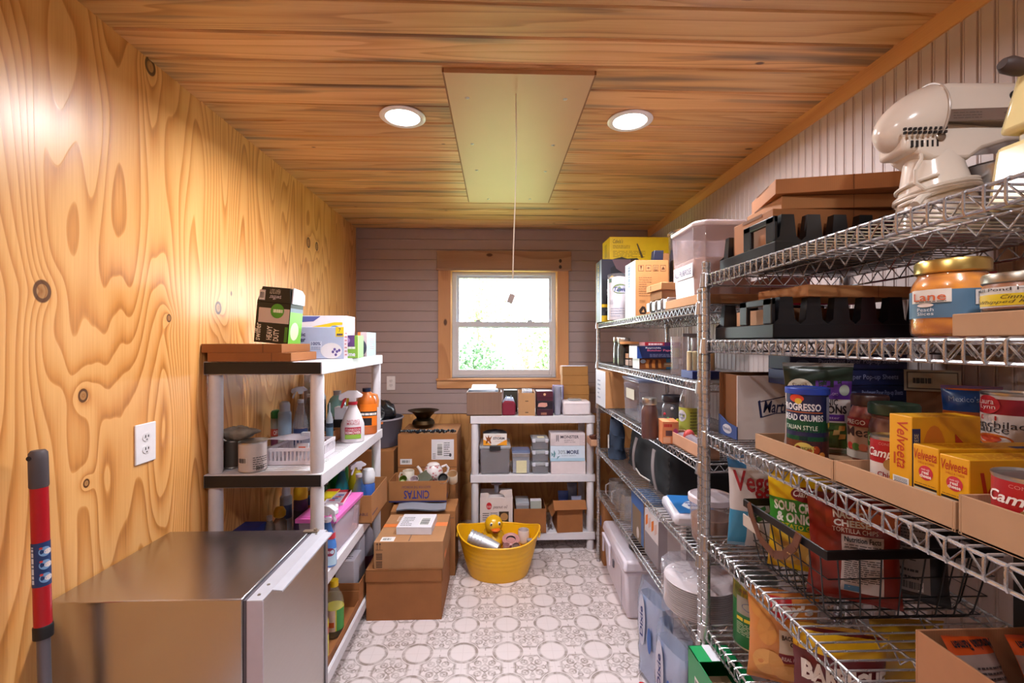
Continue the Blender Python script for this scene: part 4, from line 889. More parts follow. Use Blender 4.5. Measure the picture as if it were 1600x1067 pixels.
# carton with spray bottles
ct = tray('open_carton', 'open brown carton of cleaning sprays jutting past the white shelf leg', -1.0, -.645, 2.37, 2.70, S2, .145, CB, rz=0)
txt(ct.o, ct.S['L'], 'RECYCLABLE', .2, .2, .8, .3, M('#3a2a40', .7)); txt(ct.o, ct.S['R'], '', .05, .24, .36, .32, M('#4a3450', .7)); txt(ct.o, ct.S['F'], '100% RECYCLABLE', .5, .28, .95, .38, M('#3a2a44', .7)); pan(ct.o, ct.S['F'], .68, .5, .75, .62, M('#3a2a44', .7), shape='oval')
zc = S2+.005
spray('spray_bottle', 'clear blue window cleaner spray bottle in the open carton', -.70-.03, 2.44, zc, wz(721, -.73, 2.44)-zc, .085, '#5a90d8', '#dcdce4', rz=R(35), clear=True, fill='#3e78c8')
lathe_thing('bleach_bottle', 'white and blue squeeze bottle with big white cap in the open carton', 'bottle', -.715, 2.56, zc, [('bottle', '#3c62b0', [(.034, 0), (.036, .01), (.036, .14), (.032, .15)]), ('cap', '#dcdce2', [(.033, .15), (.036, .155), (.036, .2), (.028, .225), (.0001, .23)])])
lathe_thing('detergent_bottle', 'yellow bottle behind the blue window cleaner in the open carton', 'bottle', -.79, 2.58, zc, [('bottle', '#d8c020', [(.036, 0), (.04, .01), (.04, .15), (.03, .2), (.02, .215)]), ('cap', '#d8b81c', [(.021, .21), (.021, .226), (.0001, .227)])])
spray('spray_bottle', 'teal spray bottle with a pale head in the open carton', -.825, 2.455, zc, wz(712, -.8, 2.44)-zc+.01, .085, '#1e7c86', '#b8bcc4', rz=R(20))
lathe_thing('detergent_bottle', 'tall bright green bottle in the open carton', 'bottle', -.90, 2.62, zc, [('bottle', '#28a048', [(.05, 0), (.055, .01), (.055, .2), (.05, .25), (.03, .29)]), ('cap', '#38b858', [(.032, .285), (.032, .31), (.0001, .312)])])
lathe_thing('dish_soap_bottle', 'clear green dish soap bottle with silver cap in the open carton', 'bottle', -.905, 2.43, zc, [('bottle', CLEAR('#1f8a3c', .6), [(.03, 0), (.034, .01), (.034, .11), (.02, .16), (.014, .18)]), ('cap', '#a8b0b4', [(.016, .18), (.018, .2), (.01, .225), (.0001, .23)])])
lathe_thing('detergent_bottle', 'dark green jug at the plywood wall end of the open carton', 'bottle', -.955, 2.515, zc, [('bottle', '#157a34', [(.03, 0), (.034, .01), (.034, .22), (.03, .26), (.018, .28)]), ('cap', '#145a30', [(.019, .28), (.019, .3), (.0001, .301)])])
# bottom tier
tr1 = tray('cardboard_tray', 'low open cardboard tray on the lowest white shelf behind the steel fridge', -1.0, -.70, 1.875, 2.34, S1, .085, CB2, cut='R')
tr2 = tray('cardboard_tray', 'taller open cardboard tray farther along the lowest white shelf', -1.0, -.70, 2.345, 2.705, S1, .12, CB2)
txt(tr2.o, tr2.S['R'], 'CLOROX', .35, .35, .65, .6, M('#5a3018', .8)); scribble(tr1.o, tr1.S['R'], .15, .1, .3, .35, 3, M('#4a2a18', .8))
lathe_thing('cleaner_bottle', 'yellow cleaner bottle with clear top at the steel fridge door', 'bottle', -.745, 1.93, S1+.006, [('bottle', '#d8cc28', [(.036, 0), (.04, .01), (.04, .17), (.028, .21), (.016, .225)]), ('label_band', '#c8b81c', [(.0405, .03), (.0405, .08)]), ('label_band', '#b04a28', [(.0405, .12), (.0405, .15)]), ('cap', CLEAR('#c8d0e0', .5), [(.036, .21), (.038, .24), (.0001, .245)])])
Sy_ = cylsurf(.041, 0, .2, -PI*.35, PI*.6); txt(bpy.data.objects['cleaner_bottle.004'] if 'cleaner_bottle.004' in bpy.data.objects else br, Sy_, 'abulo', .1, .42, .9, .58, M('#2a2440', .5), bold=.02)
vb = lathe_thing('oil_bottle', 'clear half empty bottle with yellow cap and green label on the lowest white shelf', 'bottle', -.747, 2.12, S1+.006, [('bottle', CLEAR('#c8c8b8', .2), [(.038, 0), (.042, .01), (.042, .14), (.038, .17), (.018, .21), (.014, .225)]), ('label_band', '#d8c838', [(.0425, .035), (.0425, .13)]), ('contents', '#2a2820', [(.036, .003), (.039, .01), (.039, .034), (.0001, .035)]), ('cap', '#e0b81c', [(.018, .222), (.019, .226), (.018, .25), (.0001, .251)])])
Sv = cylsurf(.043, .035, .13, math.atan2(-2.12, .72), PI*.8); pan(vb, Sv, .1, 0, .55, 1, M('#d8b8a8', .5), nu=8, off=.0008); pan(vb, Sv, .6, 0, 1, 1, M('#3c8a3c', .5), nu=8, off=.0008); pan(vb, Sv, .15, .2, .5, .45, M('#c8582a', .5), nu=8, off=.0014)
b = Box('boxed_soap', 'white box of refills standing in the tray on the lowest white shelf', 'box', -.83, -.735, 2.37, 2.50, S1+.006, .215, '#d4cfdc'); b.t('R', 'Solimo', .2, .25, .8, .4, '#2a2438', shear=.3); b.sc('T', .2, .2, .8, .5, 2, '#4a4458')
Box('boxed_soap', 'white box with a grey lid behind the first white refill box', 'box', -.84, -.75, 2.52, 2.62, S1+.006, .25, '#cfcad8').sc('T', .1, .3, .9, .7, 3, '#4a4458')
for k, (xx, yy, lb) in enumerate(((-.822, 2.66, 'grey lotion bottle at the far end of the lowest white shelf'), (-.745, 2.66, 'grey lotion bottle with wine label beside the brown boxes'))):
    lathe_thing('lotion_bottle', lb, 'bottle', xx, yy, S1+.006, [('bottle', '#96909c', [(.030, 0), (.034, .01), (.035, .2), (.028, .25), (.013, .275)]), ('label_band', '#6a3a54' if k else '#8a8490', [(.0355, .05), (.0355, .12)]), ('cap', '#a8a2ae', [(.014, .27), (.014, .295), (.0001, .296)])], group='lotion bottles on the lowest shelf')
# ================================================================ CARTONS ON THE FLOOR
c1 = carton('lidded_box', 'large plain brown box with a fitted lid on the floor by the white shelving', -.684, -.29, 2.41, 2.83, 0, .262, CB2, tape=False, flap=None)
MB().box(-.201, .201, -.214, -.2105, .205, .266).box(-.201, .201, .2105, .214, .205, .266).box(-.201, -.1975, -.214, .214, .205, .266).box(.1975, .201, -.214, .214, .205, .266).box(-.201, .201, -.214, .214, .2625, .266).build('lid', CB2, c1.o, bevel=.001)
c2 = carton('cardboard_box', 'brown box with arrow marks and orange tape on the lidded box', -.645, -.284, 2.415, 2.80, .267, .143, cardboard('#a87850'), tape=False)
c2.p('T', .0, .50, .42, .62, '#e07838', name='tape', off=.0008); c2.p('T', .76, .52, 1, .66, '#e07838', name='tape', off=.0008)
c2.p('T', .08, .02, .28, .16, '#e4dede'); c2.bc('T', .1, .04, .24, .13); c2.p('T', .16, .72, .42, .92, '#c9a890'); c2.sc('T', .18, .74, .4, .9, 4)
for ux in (.045, .085): c2.p('F', ux, .72, ux+.006, .95, '#3a2418'); c2.poly('F', [(ux-.012, .9), (ux+.018, .9), (ux+.003, .98)], '#3a2418')
c2.p('F', .025, .70, .13, .715, '#3a2418')
for k in range(9): c2.p('F', .03, .06+.06*k, .12, .095+.06*k if k != 4 else .07+.06*k, '#3a2418')
c2.p('R', .2, .1, .4, .3, '#d86a30')
c3 = carton('white_box', 'small flat white mailing box with printed labels on the orange taped box', wx(621, 2.52), wx(676, 2.52), 2.50, 2.69, .4105, .042, M('#d6d2da', .5), rz=R(-2), tape=False, flap='F', cat='box')
c3.sc('T', .08, .1, .4, .8, 6); c3.bc('T', .6, .15, .9, .7, vert=True)
c4 = carton('open_carton', 'tall brown carton with loose flaps standing behind the lidded box', -.66, -.26, 2.86, 3.10, 0, .40, CB, flap='F')
fl_ = MB().box(-.2, .2, -.0, .09, 0, .003).build('flap', CB, c4.o); fl_.location = (0, -.12, .401); fl_.rotation_euler = (R(9), 0, 0)
o = thing('padded_envelope', 'grey plastic envelope sticking out over the tall brown carton', 'envelope', -.47, 2.88, .425, R(3)); MB().grid(lambda u, v: ((u-.5)*.30, (v-.5)*.12, .006+.006*math.sin(u*6)), 14, 4).grid(lambda u, v: ((u-.5)*.30, (v-.5)*.12, -.001+.006*math.sin(u*6)), 14, 4, True).build('envelope_body', M('#8f94a2', .4), o)
# mug carton printed upside down
zc_ = .435
cm_ = tray('open_carton', 'open brown box of mugs with its blue printing upside down', wx(608, 2.95), wx(698, 2.95), 2.94, 3.14, zc_, .135, CB, t=.004)
txt(cm_.o, cm_.S['F'], 'CINTAS', .26, .16, .70, .56, M('#2b2f7a', .7), rot=180, bold=.02); txt(cm_.o, cm_.S['F'], 'READY FOR THE WORKDAY', .22, .66, .72, .78, M('#5a4058', .7), rot=180); pan(cm_.o, cm_.S['F'], 0, 0, 1, .07, M('#2a2a5a', .7)); pan(cm_.o, cm_.S['R'], 0, .1, .3, .35, M('#2a2a5a', .7))
zm = zc_+.005
def mug(name, label, x, y, z, r, h, c, ci, rz=0, rx=0, ry=0, handle=True, cat='mug'):
    o = thing(name, label, cat, x, y, z, rz, None, rx, ry)
    MB().lathe([(.0001, 0), (r*.8, 0), (r*.95, .006), (r, h*.3), (r, h-.002), (r*.97, h), (r*.93, h-.002)], 28, cap=False).build('cup', M(c, .3), o)
    MB().lathe([(r*.94, h-.002), (r*.92, h*.5), (r*.85, .01), (.0001, .008)], 28, cap=False).build('inside', M(ci, .35), o)
    if handle: MB().tube([(r*.97, 0, h*.8), (r*1.35, 0, h*.82), (r*1.6, 0, h*.55), (r*1.4, 0, h*.28), (r*.97, 0, h*.25)], .006, 8).build('handle', M(c, .3), o)
    return o
xm = wx(635, 3.02); MGZ = zc_+.09
pk = box('packing_paper', M('#b9a48e', .9), -.165, .155, -.085, .085, .005, .062, cm_.o, bevel=.01)
mug('mug', 'cream mug with its handle toward the wall in the box of mugs', wx(638, 3.04), 3.045, MGZ, .038, .085, '#d8cec0', '#c8bca8', rz=PI)
mug('mug', 'small green glazed cup tipped over at the front of the mug box', wx(631, 2.99), 3.0, MGZ+.022, .027, .05, '#d0ccc0', '#7c8a28', rx=R(50), handle=False, cat='cup')
mug('mug', 'dark brown cup lying with its mouth toward the room', wx(693, 2.99), 3.005, MGZ+.030, .034, .06, '#c0b8b0', '#241c1c', rx=R(62), handle=False, cat='cup')
mug('mug', 'cream cup tilted in the wall-side corner of the mug box', wx(708, 3.09), 3.065, MGZ+.0, .034, .075, '#d8ccb8', '#cfae84', rx=R(28), handle=False, cat='cup')
tp = thing('teapot', 'white teapot with pink flowers lying among the mugs', 'teapot', wx(677, 3.06), 3.065, MGZ+.010, R(8))
TM, tb_, tt = newmat('flowered_china', .25); E.nt = tt
_tc = tt.node('ShaderNodeTexCoord'); _vo = tt.node('ShaderNodeTexVoronoi'); _vo.inputs['Scale'].default_value = 55; tt.link(_tc.outputs['Object'], _vo.inputs['Vector']); _rp = tt.node('ShaderNodeValToRGB')
_rp.color_ramp.elements[0].position = .28; _rp.color_ramp.elements[0].color = rgb('#b8646c'); _rp.color_ramp.elements[1].position = .5; _rp.color_ramp.elements[1].color = rgb('#dcd2d2'); tt.link(_vo.outputs['Distance'], _rp.inputs[0]); tt.link(_rp.outputs[0], tb_.inputs['Base Color'])
MB().lathe([(.0001, 0), (.035, .002), (.058, .03), (.064, .055), (.056, .085), (.04, .105), (.038, .108), (.0001, .108)], 28).build('pot', TM, tp)
MB().tube([(.055, 0, .09), (.085, 0, .10), (.1, 0, .08), (.092, 0, .05), (.062, 0, .035)], .008, 8).build('handle', M('#d8d0d0', .3), tp)
MB().tube([(-.05, 0, .04), (-.08, 0, .055), (-.092, 0, .085), (-.105, 0, .1)], [.016, .012, .009, .008], 10).build('spout', M('#d8d0d0', .3), tp)
MB().lathe([(.039, .106), (.042, .108), (.03, .118), (.0001, .122)], 24).build('lid', M('#d8d0d0', .3), tp)
o = thing('square_dish', 'dark green square dish leaning in the box of mugs', 'dish', wx(663, 2.985), 3.002, MGZ+.040, rx=R(45), rz=R(0)); 
dd_ = MB().frustum((-.032, .032, -.032, .032), (-.042, .042, -.042, .042), 0, .02).build('dish', M('#3a3c22', .4), o, bevel=.003); dd_.rotation_euler = (0, 0, R(38))
o = thing('small_mug', 'small pale striped mug wedged between cream mug and teapot', 'mug', wx(648, 2.99), 3.0, MGZ+.012, rx=R(40)); MB().lathe([(.0001, 0), (.024, 0), (.028, .05), (.025, .05), (.022, .006), (.0001, .006)], 20).build('cup', M('#c8b8bc', .35, vary=.3, scale=80), o)
# stack behind: big cartons against the back wall
c5 = carton('cardboard_box', 'lower tall brown carton behind the box of mugs', wx(622, 3.2), wx(712, 3.2), 3.17, 3.62, 0, .50, CB)
z5 = wz(690, -.5, 3.22)
c6 = carton('cardboard_box', 'brown carton with two white shipping labels topmost by the back wall', wx(622, 3.2), wx(714, 3.2), 3.19, 3.60, .502, z5-.502+.06, CB, tape=False)
c6.p('F', .57, .44, .95, .88, '#d8d4d8'); c6.bc('F', .66, .52, .76, .80, vert=True); c6.sc('F', .78, .52, .88, .84, 7); c6.p('F', .87, .5, .91, .58, '#3a3a44', shape='oval', off=.001); c6.sc('F', .59, .47, .64, .6, 3)
c6.p('F', .04, .34, .24, .46, '#d8d4d8'); c6.bc('F', .06, .36, .22, .44); c6.p('F', 0, .27, 1, .285, CBD)
o = thing('tinsel_strip', 'strip of dark shiny trinkets lying along the labelled carton edge', 'trinket strip', (wx(622, 3.2)+wx(714, 3.2))/2, 3.20, .502+z5-.502+.0605)
b_ = MB(); rs = random.Random(3)
for k in range(26): b_.ball((-.19+.38*k/25, rs.uniform(-.006, .006), .013+rs.uniform(0, .008)), rs.uniform(.009, .014), 8, 6)
b_.build('beads', M('#1c2028', .2), o)
b_ = MB()
for k in range(12): b_.ball((-.18+.37*k/11, -.012, .02+rs.uniform(-.004, .006)), .005, 8, 5)
b_.build('shiny_beads', M('#9fb0b8', .15, .6), o)
c7 = carton('cardboard_box', 'brown carton with red tape carrying the grey tub', -1.13, wx(620, 3.3), 3.20, 3.62, 0, wz(702, -.9, 3.25), CB, tape=False)
c7.p('F', .66, .3, .73, 1, '#c84a2c', name='tape')
zt7 = wz(702, -.9, 3.25)+.001
gt = thing('grey_tub', 'dark grey laundry tub stuffed with a black plastic bag', 'tub', wx(590, 3.38), 3.40, zt7, R(15)); gh = .20
MB().lathe([(.0001, .0), (.15, 0), (.155, .004), (.178, gh), (.182, gh+.004), (.176, gh+.003), (.15, .008), (.0001, .006)], 36).build('tub', M('#5c5864', .5), gt)
MB().lathe([(.177, gh-.006), (.184, gh-.004), (.184, gh+.005), (.177, gh+.006)], 36, cap=False).build('rim', M('#9a94a0', .4), gt)
MB().box(-.03, .03, -.186, -.176, gh-.02, gh-.004).build('handle', M('#d87838', .5), gt, bevel=.002)
gb = thing('trash_bag', 'crumpled black plastic bag bulging out of the grey tub', 'bag', wx(589, 3.38), 3.40, zt7+gh-.075)
MB().grid(lambda u, v: (.132*math.cos(u*2*PI)*math.sin(PI*v)*(1+.12*noise.noise(Vector((u*9, v*8, 2)))), .132*math.sin(u*2*PI)*math.sin(PI*v)*(1+.1*noise.noise(Vector((u*9, v*8, 5)))), .10-.10*math.cos(PI*v)+.03*noise.noise(Vector((math.cos(u*6.28)*3, math.sin(u*6.28)*3, v*7)))), 40, 22).build('bag', M('#1a1a20', .22), gb, recalc=True)
# spittoon
zs = z5+.0615
sp_ = thing('brass_spittoon', 'dark brass spittoon with a wide flared rim on the labelled carton', 'spittoon', wx(661, 3.42), 3.44, zs)
MB().lathe([(.0001, 0), (.06, 0), (.07, .008), (.085, .03), (.075, .055), (.05, .068), (.055, .08), (.085, .115), (.112, .125), (.116, .128), (.085, .119), (.05, .085), (.045, .07), (.0001, .03)], 36).build('bowl', BRASS, sp_)
# ---------------------------------------------------------------- yellow tub
xt, yt = wx(779, 2.90), 2.905
tub = thing('yellow_tub', 'oval bright yellow plastic tub with raised handle ends on the floor', 'tub', xt, yt, 0, R(-3))
YEL = M('#eab012', .38, vary=.03)
def rimz(a): return .232+.055*abs(math.cos(a))**5
def tubf(u, v, t=0):
    a = u*2*PI; rx_ = .185+(.262-.185)*v**.85-t; ry_ = .150+(.205-.150)*v**.85-t
    k = 1+.004*math.sin(v*52) if .3 < v < .95 else 1
    return Vector((rx_*math.cos(a)*k, ry_*math.sin(a)*k, max(t, v*rimz(a))))
m = MB().grid(lambda u, v: tubf(u, v), 72, 40).grid(lambda u, v: tubf(u, .02+.98*v, .004), 72, 16, True)
m.grid(lambda u, v: tubf(u, 0)*(v)+Vector((0, 0, .0))*(1-v), 72, 1)
m.build('tub_wall', YEL, tub, recalc=True, angle=1.2)
MB().tube([tubf(k/72, 1)+Vector((0, 0, 0)) for k in range(72)], .0055, 8, closed=True).build('rim', YEL, tub)
for s in (-1, 1):
    ho_ = MB().tube([(s*.258, -.045, .238), (s*.262, -.03, .252), (s*.263, 0, .257), (s*.262, .03, .252), (s*.258, .045, .238), (s*.256, .03, .231), (s*.256, 0, .229), (s*.256, -.03, .231)], .004, 6, closed=True).build('handle', YEL, tub)
# inside: pails, duck, cups
NEST = M('#caa040', .5)
fillr = MB().lathe([(.0001, .13), (.20, .13), (.20, .12), (.0001, .12)], 40, sy=.8).build('inner_floor', YEL, tub)
PAIL = metalm('galvanised', '#d6d9e2', .48, (20, 20, 3)); PAIL.node_tree.nodes['Principled BSDF'].inputs['Metallic'].default_value = .75
p0 = Vector((xt-.105, yt-.075, .225)); ang = math.atan2(-.32, .82); _e = R(-76); dirp = -Vector((math.sin(_e)*math.cos(ang), math.sin(_e)*math.sin(ang), math.cos(_e)))
for k in range(5):
    pos = p0-dirp*(.021*k)
    pl = thing('metal_pail', 'small galvanised pail in the stack lying in the yellow tub' if k < 4 else 'outermost galvanised pail, mouth of the stack in the yellow tub', 'pail', pos.x+dirp.x*.115, pos.y+dirp.y*.115, pos.z+dirp.z*.115, ang, 'galvanised pails in the yellow tub', ry=0)
    pl.rotation_euler = (0, _e, ang)
    s = 1
    prof = [(.0001, 0), (.030, 0), (.0305, .002), (.042, .105), (.0450, .107), (.0450, .110), (.0413, .1085), (.0297, .003), (.0001, .002)]
    MB().lathe(prof, 28).build('pail', PAIL, pl)
    if k == 0: MB().lathe([(.0385, .07), (.0398, .073), (.0392, .076)], 28, cap=False).build('bead', PAIL, pl)
dk = thing('rubber_duck', 'yellow rubber duck with orange bill sitting in the yellow tub', 'toy duck', wx(767, 2.96)+.010, 2.965, .132, R(12)); dk.scale = (1.2, 1.2, 1.2); DY = M('#dca818', .25)
MB().grid(lambda u, v: (lambda a, b: (.062*math.cos(a)*math.sin(b), -.015+.082*math.sin(a)*math.sin(b), .052-.052*math.cos(b)+(.02*max(0, math.sin(a))**4*math.sin(b))))(u*2*PI, v*PI), 28, 18).ball((0, -.035, .135), .048, 24, 16).tube([(0, -.03, .08), (0, -.034, .11)], [.036, .03], 16).build('body', DY, dk, recalc=True)
MB().ball((0, 0, 0), .02, 16, 8, (1.2, 1.3, .35)).build('bill', M('#d8641c', .3), dk).location = (0, -.082, .124)
MB().ball((0, 0, 0), .015, 16, 8, (1.1, 1.2, .3)).build('lower_bill', M('#c83c1c', .3), dk).location = (0, -.080, .113)
for s in (-1, 1):
    MB().ball((0, 0, 0), .009, 12, 8, (.8, .5, 1.2)).build('eye_white', M('#e8e4e0', .3), dk).location = (s*.021, -.0745, .150)
    MB().ball((0, 0, 0), .0055, 12, 8, (.8, .5, 1.2)).build('pupil', INK, dk).location = (s*.022, -.0785, .150)
    MB().ball((0, 0, 0), .03, 14, 8, (.3, 1.1, .7)).build('wing', DY, dk).location = (s*.055, .0, .06)
wb_ = thing('wooden_bowl', 'small dark wooden bowl tucked behind the duck in the yellow tub', 'bowl', wx(745, 2.99), 3.02, .15); MB().lathe([(.0001, 0), (.025, 0), (.045, .03), (.043, .03), (.022, .005), (.0001, .005)], 24).build('bowl', M('#5a3418', .5), wb_)
pk_ = thing('pink_pot', 'dusty pink ceramic pot with dark opening in the yellow tub', 'pot', wx(798, 2.90), 2.88, .158, rx=R(18)); PK = M('#b8807c', .45)
MB().lathe([(.0001, 0), (.040, 0), (.048, .01), (.048, .05), (.055, .054), (.055, .072), (.045, .076), (.030, .070), (.028, .06)], 30).build('pot', PK, pk_); MB().lathe([(.030, .071), (.028, .06), (.0001, .058)], 30, cap=False).build('inside', M('#2a2020', .7), pk_)
mug('white_cup', 'pinkish white cup behind the pink pot in the yellow tub', wx(818, 2.97), 2.965, .155, .036, .085, '#d8c8c4', '#c8b8b4', handle=False, cat='cup')
mug('white_cup', 'small pale cup lying in front of the pink pot', wx(806, 2.80), 2.80, .20, .026, .05, '#d4bcb8', '#c8b0ac', rx=R(65), handle=False, cat='cup')
mug('white_cup', 'small pink lidded cup between the pails and pink pot', wx(791, 2.80), 2.79, .185, .02, .045, '#d0a8a8', '#c09898', rx=R(20), handle=False, cat='cup')
lathe_thing('metal_jar', 'small grey metal jar at the hatchback side of the yellow tub', 'jar', wx(828, 2.86), 2.86, .19, [('jar', '#8a8894', [(.018, 0), (.02, .003), (.02, .03), (.0001, .031)])])['label'] = 'small grey metal jar beside the pale cups in the yellow tub'

# ================================================================ LOW SHELVES UNDER THE WINDOW
yB = 3.18
z0 = BT[2]+.0008
WD = wood('dark_wood_box', '#8a6a58', '#745646', '#5a4034', 'X', 'Y', rings=6, rough=.6)
tq = thing('wooden_box', 'dark weathered wooden box of letters on the low shelf top', 'box', (wx(729, yB)+wx(784, yB))/2, 3.28, z0); w_ = (wx(784, yB)-wx(729, yB))/2; hh = wz(613, 0, yB)-z0
for a in ((-w_, w_, -.09, -.083), (-w_, w_, .083, .09), (-w_, -w_+.007, -.083, .083), (w_-.007, w_, -.083, .083)): box('side_board', WD, *a, 0, hh, tq, bevel=.001)
box('bottom', WD, -w_, w_, -.09, .09, 0, .006, tq, bevel=0)
for k in range(9):
    p_ = thing('letter', 'white letter in the pile stuffed into the dark wooden box' if k < 8 else 'topmost white paper sheet on the letters in the wooden box', 'letter', tq.location.x+random.uniform(-.01, .01), 3.275+.004*k, z0+hh*.5+.0125*k, R(random.uniform(-4, 4)), 'letters in the wooden box')
    if k < 8: box('paper', M(('#c8ccd8', '#5a6478', '#d4d4dc')[k % 3], .6), -w_*.85, w_*.85, -.06, .06, 0, .0045, p_, bevel=0)
    else:
        p_.rotation_euler = (R(14), 0, R(-3)); box('paper', M('#d8dce8', .5), -w_*.72, w_*.72, -.07, .07, 0, .003, p_, bevel=0)
# red bag
rb = thing('red_pouch', 'dark red soft pouch with a blue and white top beside the wooden box', 'pouch', wx(795, yB), 3.25, z0); xr = (wx(806, yB)-wx(785, yB))/2
MB().prism([(-xr, 0), (xr, 0), (xr*1.02, .075), (xr*.8, .10), (-xr*.6, .104), (-xr, .08)], -.06, .06, 'y').build('pouch', M('#7c1830', .75), rb, bevel=.01, recalc=True)
MB().prism([(-xr*.96, .085), (xr*.98, .08), (xr*.7, .118), (-xr*.4, .122)], -.05, .05, 'y').build('lining', M('#aab4cc', .7, vary=.5, scale=60), rb, bevel=.005, recalc=True)
for a in (-.3, .35): MB().tube([(xr*a, -.055, .09), (xr*a, -.03, .125), (xr*a*1.2, .04, .13)], .003, 6).build('strap', M('#2a3550', .7), rb)
Box('dark_box', 'small olive dark box behind the red pouch', 'box', wx(787, 3.4), wx(808, 3.4), 3.36, 3.44, z0, .16, '#3c3a30')
# magazine file
fb = thing('file_box', 'brown cardboard file with two finger slots full of cards', 'file box', (wx(811, yB)+wx(837, yB))/2, 3.30, z0, R(-2)); xf = (wx(837, yB)-wx(811, yB))/2; hf = wz(614, .2, yB)-z0
CBF = cardboard('#b88a5e')
for a in ((-xf, xf, -.12, -.116), (-xf, xf, .116, .12), (-xf, -xf+.004, -.116, .116), (xf-.004, xf, -.116, .116)): box('side', CBF, *a, 0, hf, fb, bevel=.001)
for zz_ in (.22, .64): MB().tube([(-.011, 0, 0), (.011, 0, 0)], .0045, 8).build('slot', M('#2c1c14', .9), fb).location = (0, -.1165, hf*zz_-(0 if zz_ > .3 else .012))
for k in range(7):
    p_ = thing('card', 'white index card standing in the brown slotted file', 'card', fb.location.x-xf*.75+xf*1.1*k/6, 3.29, z0+.01, R(-2), 'cards in the slotted file', ry=R(6)); box('paper', M('#cfd0da' if k % 2 else '#dcdce4', .5), -.0012, .0012, -.09, .09, 0, hf+.004, p_, bevel=0)
# burgundy boxes
zz = z0
for k, (hh_, cc, lab) in enumerate(((.045, '#3c1024', 'burgundy gift box, lowest of three beside the slotted file'), (.058, '#201420', 'black box with a pink worn patch in the middle of the burgundy stack'), (.066, '#4c1428', 'burgundy box with a gold button, topmost of three under the window sill'))):
    b = Box('gift_box', lab, 'box', wx(839, yB), wx(864, yB), yB-.01+.005*k, yB+.11, zz, hh_, cc, flap=None); zz += hh_+.0008
    if k == 1: b.poly('F', [(.05, .3), (.5, .25), (.65, .4), (.62, .75), (.3, .8), (.1, .7)], '#c89080')
    if k == 2: b.p('F', .40, .52, .56, .80, '#d8a880', shape='oval'); b.p('F', 0, .28, 1, .32, '#220a14')
    if k == 0: b.t('F', '', .25, .15, .6, .6, '#a8705a')
# cup stack
for k in range(9):
    o = thing('paper_cup', 'clear plastic cup nested in the tall stack by the small brown boxes' if k else 'bottom clear cup of the tall nested stack on the low shelf', 'cup', wx(871, 3.22), 3.225, z0+.014*k+.001, group='nested cups on the low shelf')
    MB().lathe([(.022, 0), (.0245, .05), (.029, .085), (.030, .087), (.0287, .086), (.0241, .05), (.0217, .001), (.0001, .001)], 22).build('cup', CLEAR('#c8c8d8', .5), o)
Box('bottle_carton', 'narrow purple and white box behind the cup stack', 'box', wx(864, 3.31), wx(880, 3.31), 3.29, 3.35, z0, .20, '#6a5a90').p('F', .1, .3, .9, 1, '#b4b8cc')
# four brown boxes stack + white lunch box
z4 = z0
bsx0, bsx1 = wx(880, 3.36), wx(920, 3.36)
for k, (h4, dx, lab) in enumerate(((.125, .0, 'small brown box at the bottom behind the white plastic case'), (.070, .0, 'small brown box, second from bottom beside the window casing'), (.072, -.004, 'small brown box, second from top beside the window casing'), (.066, -.008, 'small brown box with pale lid, topmost beside the window casing'))):
    b = carton('small_carton', lab, bsx0+dx, bsx1+dx, 3.35, 3.48, z4, h4, cardboard('#a8763e'), tape=False, group='small brown boxes beside the window', rz=R(random.uniform(-2, 2)))
    z4 += h4+.0008
    if k == 3: b.p('T', 0, 0, 1, 1, '#d8d4dc', off=.001)
wc = Box('white_case', 'white rounded plastic case on the low shelf top', 'case', wx(880, yB), wx(923, yB), yB-.005, yB+.13, z0, wz(627, .6, yB)-z0, M('#e2d6da', .35), flap=None, bevel=.012)
wc.p('F', .0, .78, 1, .80, '#b8a8ae', name='lid_seam')
o = thing('glass_slab', 'small clear plastic tray lying on the white case', 'tray', wx(898, 3.22), 3.23, wz(627, .6, yB)+.001); MB().box(-.045, .045, -.03, .03, 0, .014).build('tray', CLEAR('#c8ccd0', .4), o, bevel=.003)
# second tier
z0 = BT[1]+.0008
q = clearbin('storage_bin', 'clear bin of brown grain with a black latch on the low shelf', wx(749, yB), wx(798, yB), yB, yB+.26, z0, wz(697, 0, yB)-z0, fill='#4c4044', fz=.95, latch='#1c1e22', alpha=.15)
b = Box('ammunition_box', 'orange and white ammunition box resting on the black latched bin', 'box', wx(755, yB), wx(792, yB), yB+.01, yB+.10, z0+(wz(697, 0, yB)-z0)+.0045, .078, '#e0d8d4', flap=None)
b.poly('F', [(0, 0), (.35, 0), (.1, .45), (0, .5)], '#e89818'); b.poly('F', [(.55, 0), (1, 0), (1, .5), (.9, .42)], '#e89818'); b.t('F', 'STORM', .42, .5, .9, .72, '#3a3440', bold=.03)
b.poly('F', [(.10, .15), (.16, .15), (.2, .35), (.24, .35), (.28, .15), (.35, .15), (.30, .45), (.37, .85), (.27, .65), (.22, .92), (.18, .65), (.08, .85), (.15, .45)], '#8a4a1c'); b.t('F', 'AMMO', .48, .78, .74, .86, '#e08030'); b.sc('F', .5, .3, .8, .42, 2, '#b8a0a0')
o = thing('dark_tray', 'black crinkled packet lying on the orange ammunition box', 'packet', wx(773, 3.24), 3.245, z0+(wz(697, 0, yB)-z0)+.0835); MB().grid(lambda u, v: ((u-.5)*.17, (v-.5)*.07, .022*math.sin(PI*u)**.6*math.sin(PI*v)**.6*(1+.4*noise.noise(Vector((u*6, v*6, 0))))), 18, 10).build('packet', M('#1c1a20', .35), o)
q = clearbin('storage_bin', 'small clear tub with blue rim and a yellow sticky note on the low shelf', wx(800, yB), wx(829, yB), yB+.02, yB+.15, z0, wz(706, .1, yB)-z0, lid='#8a9cc8', fill='#8a8a9c', fz=.6, alpha=.25)
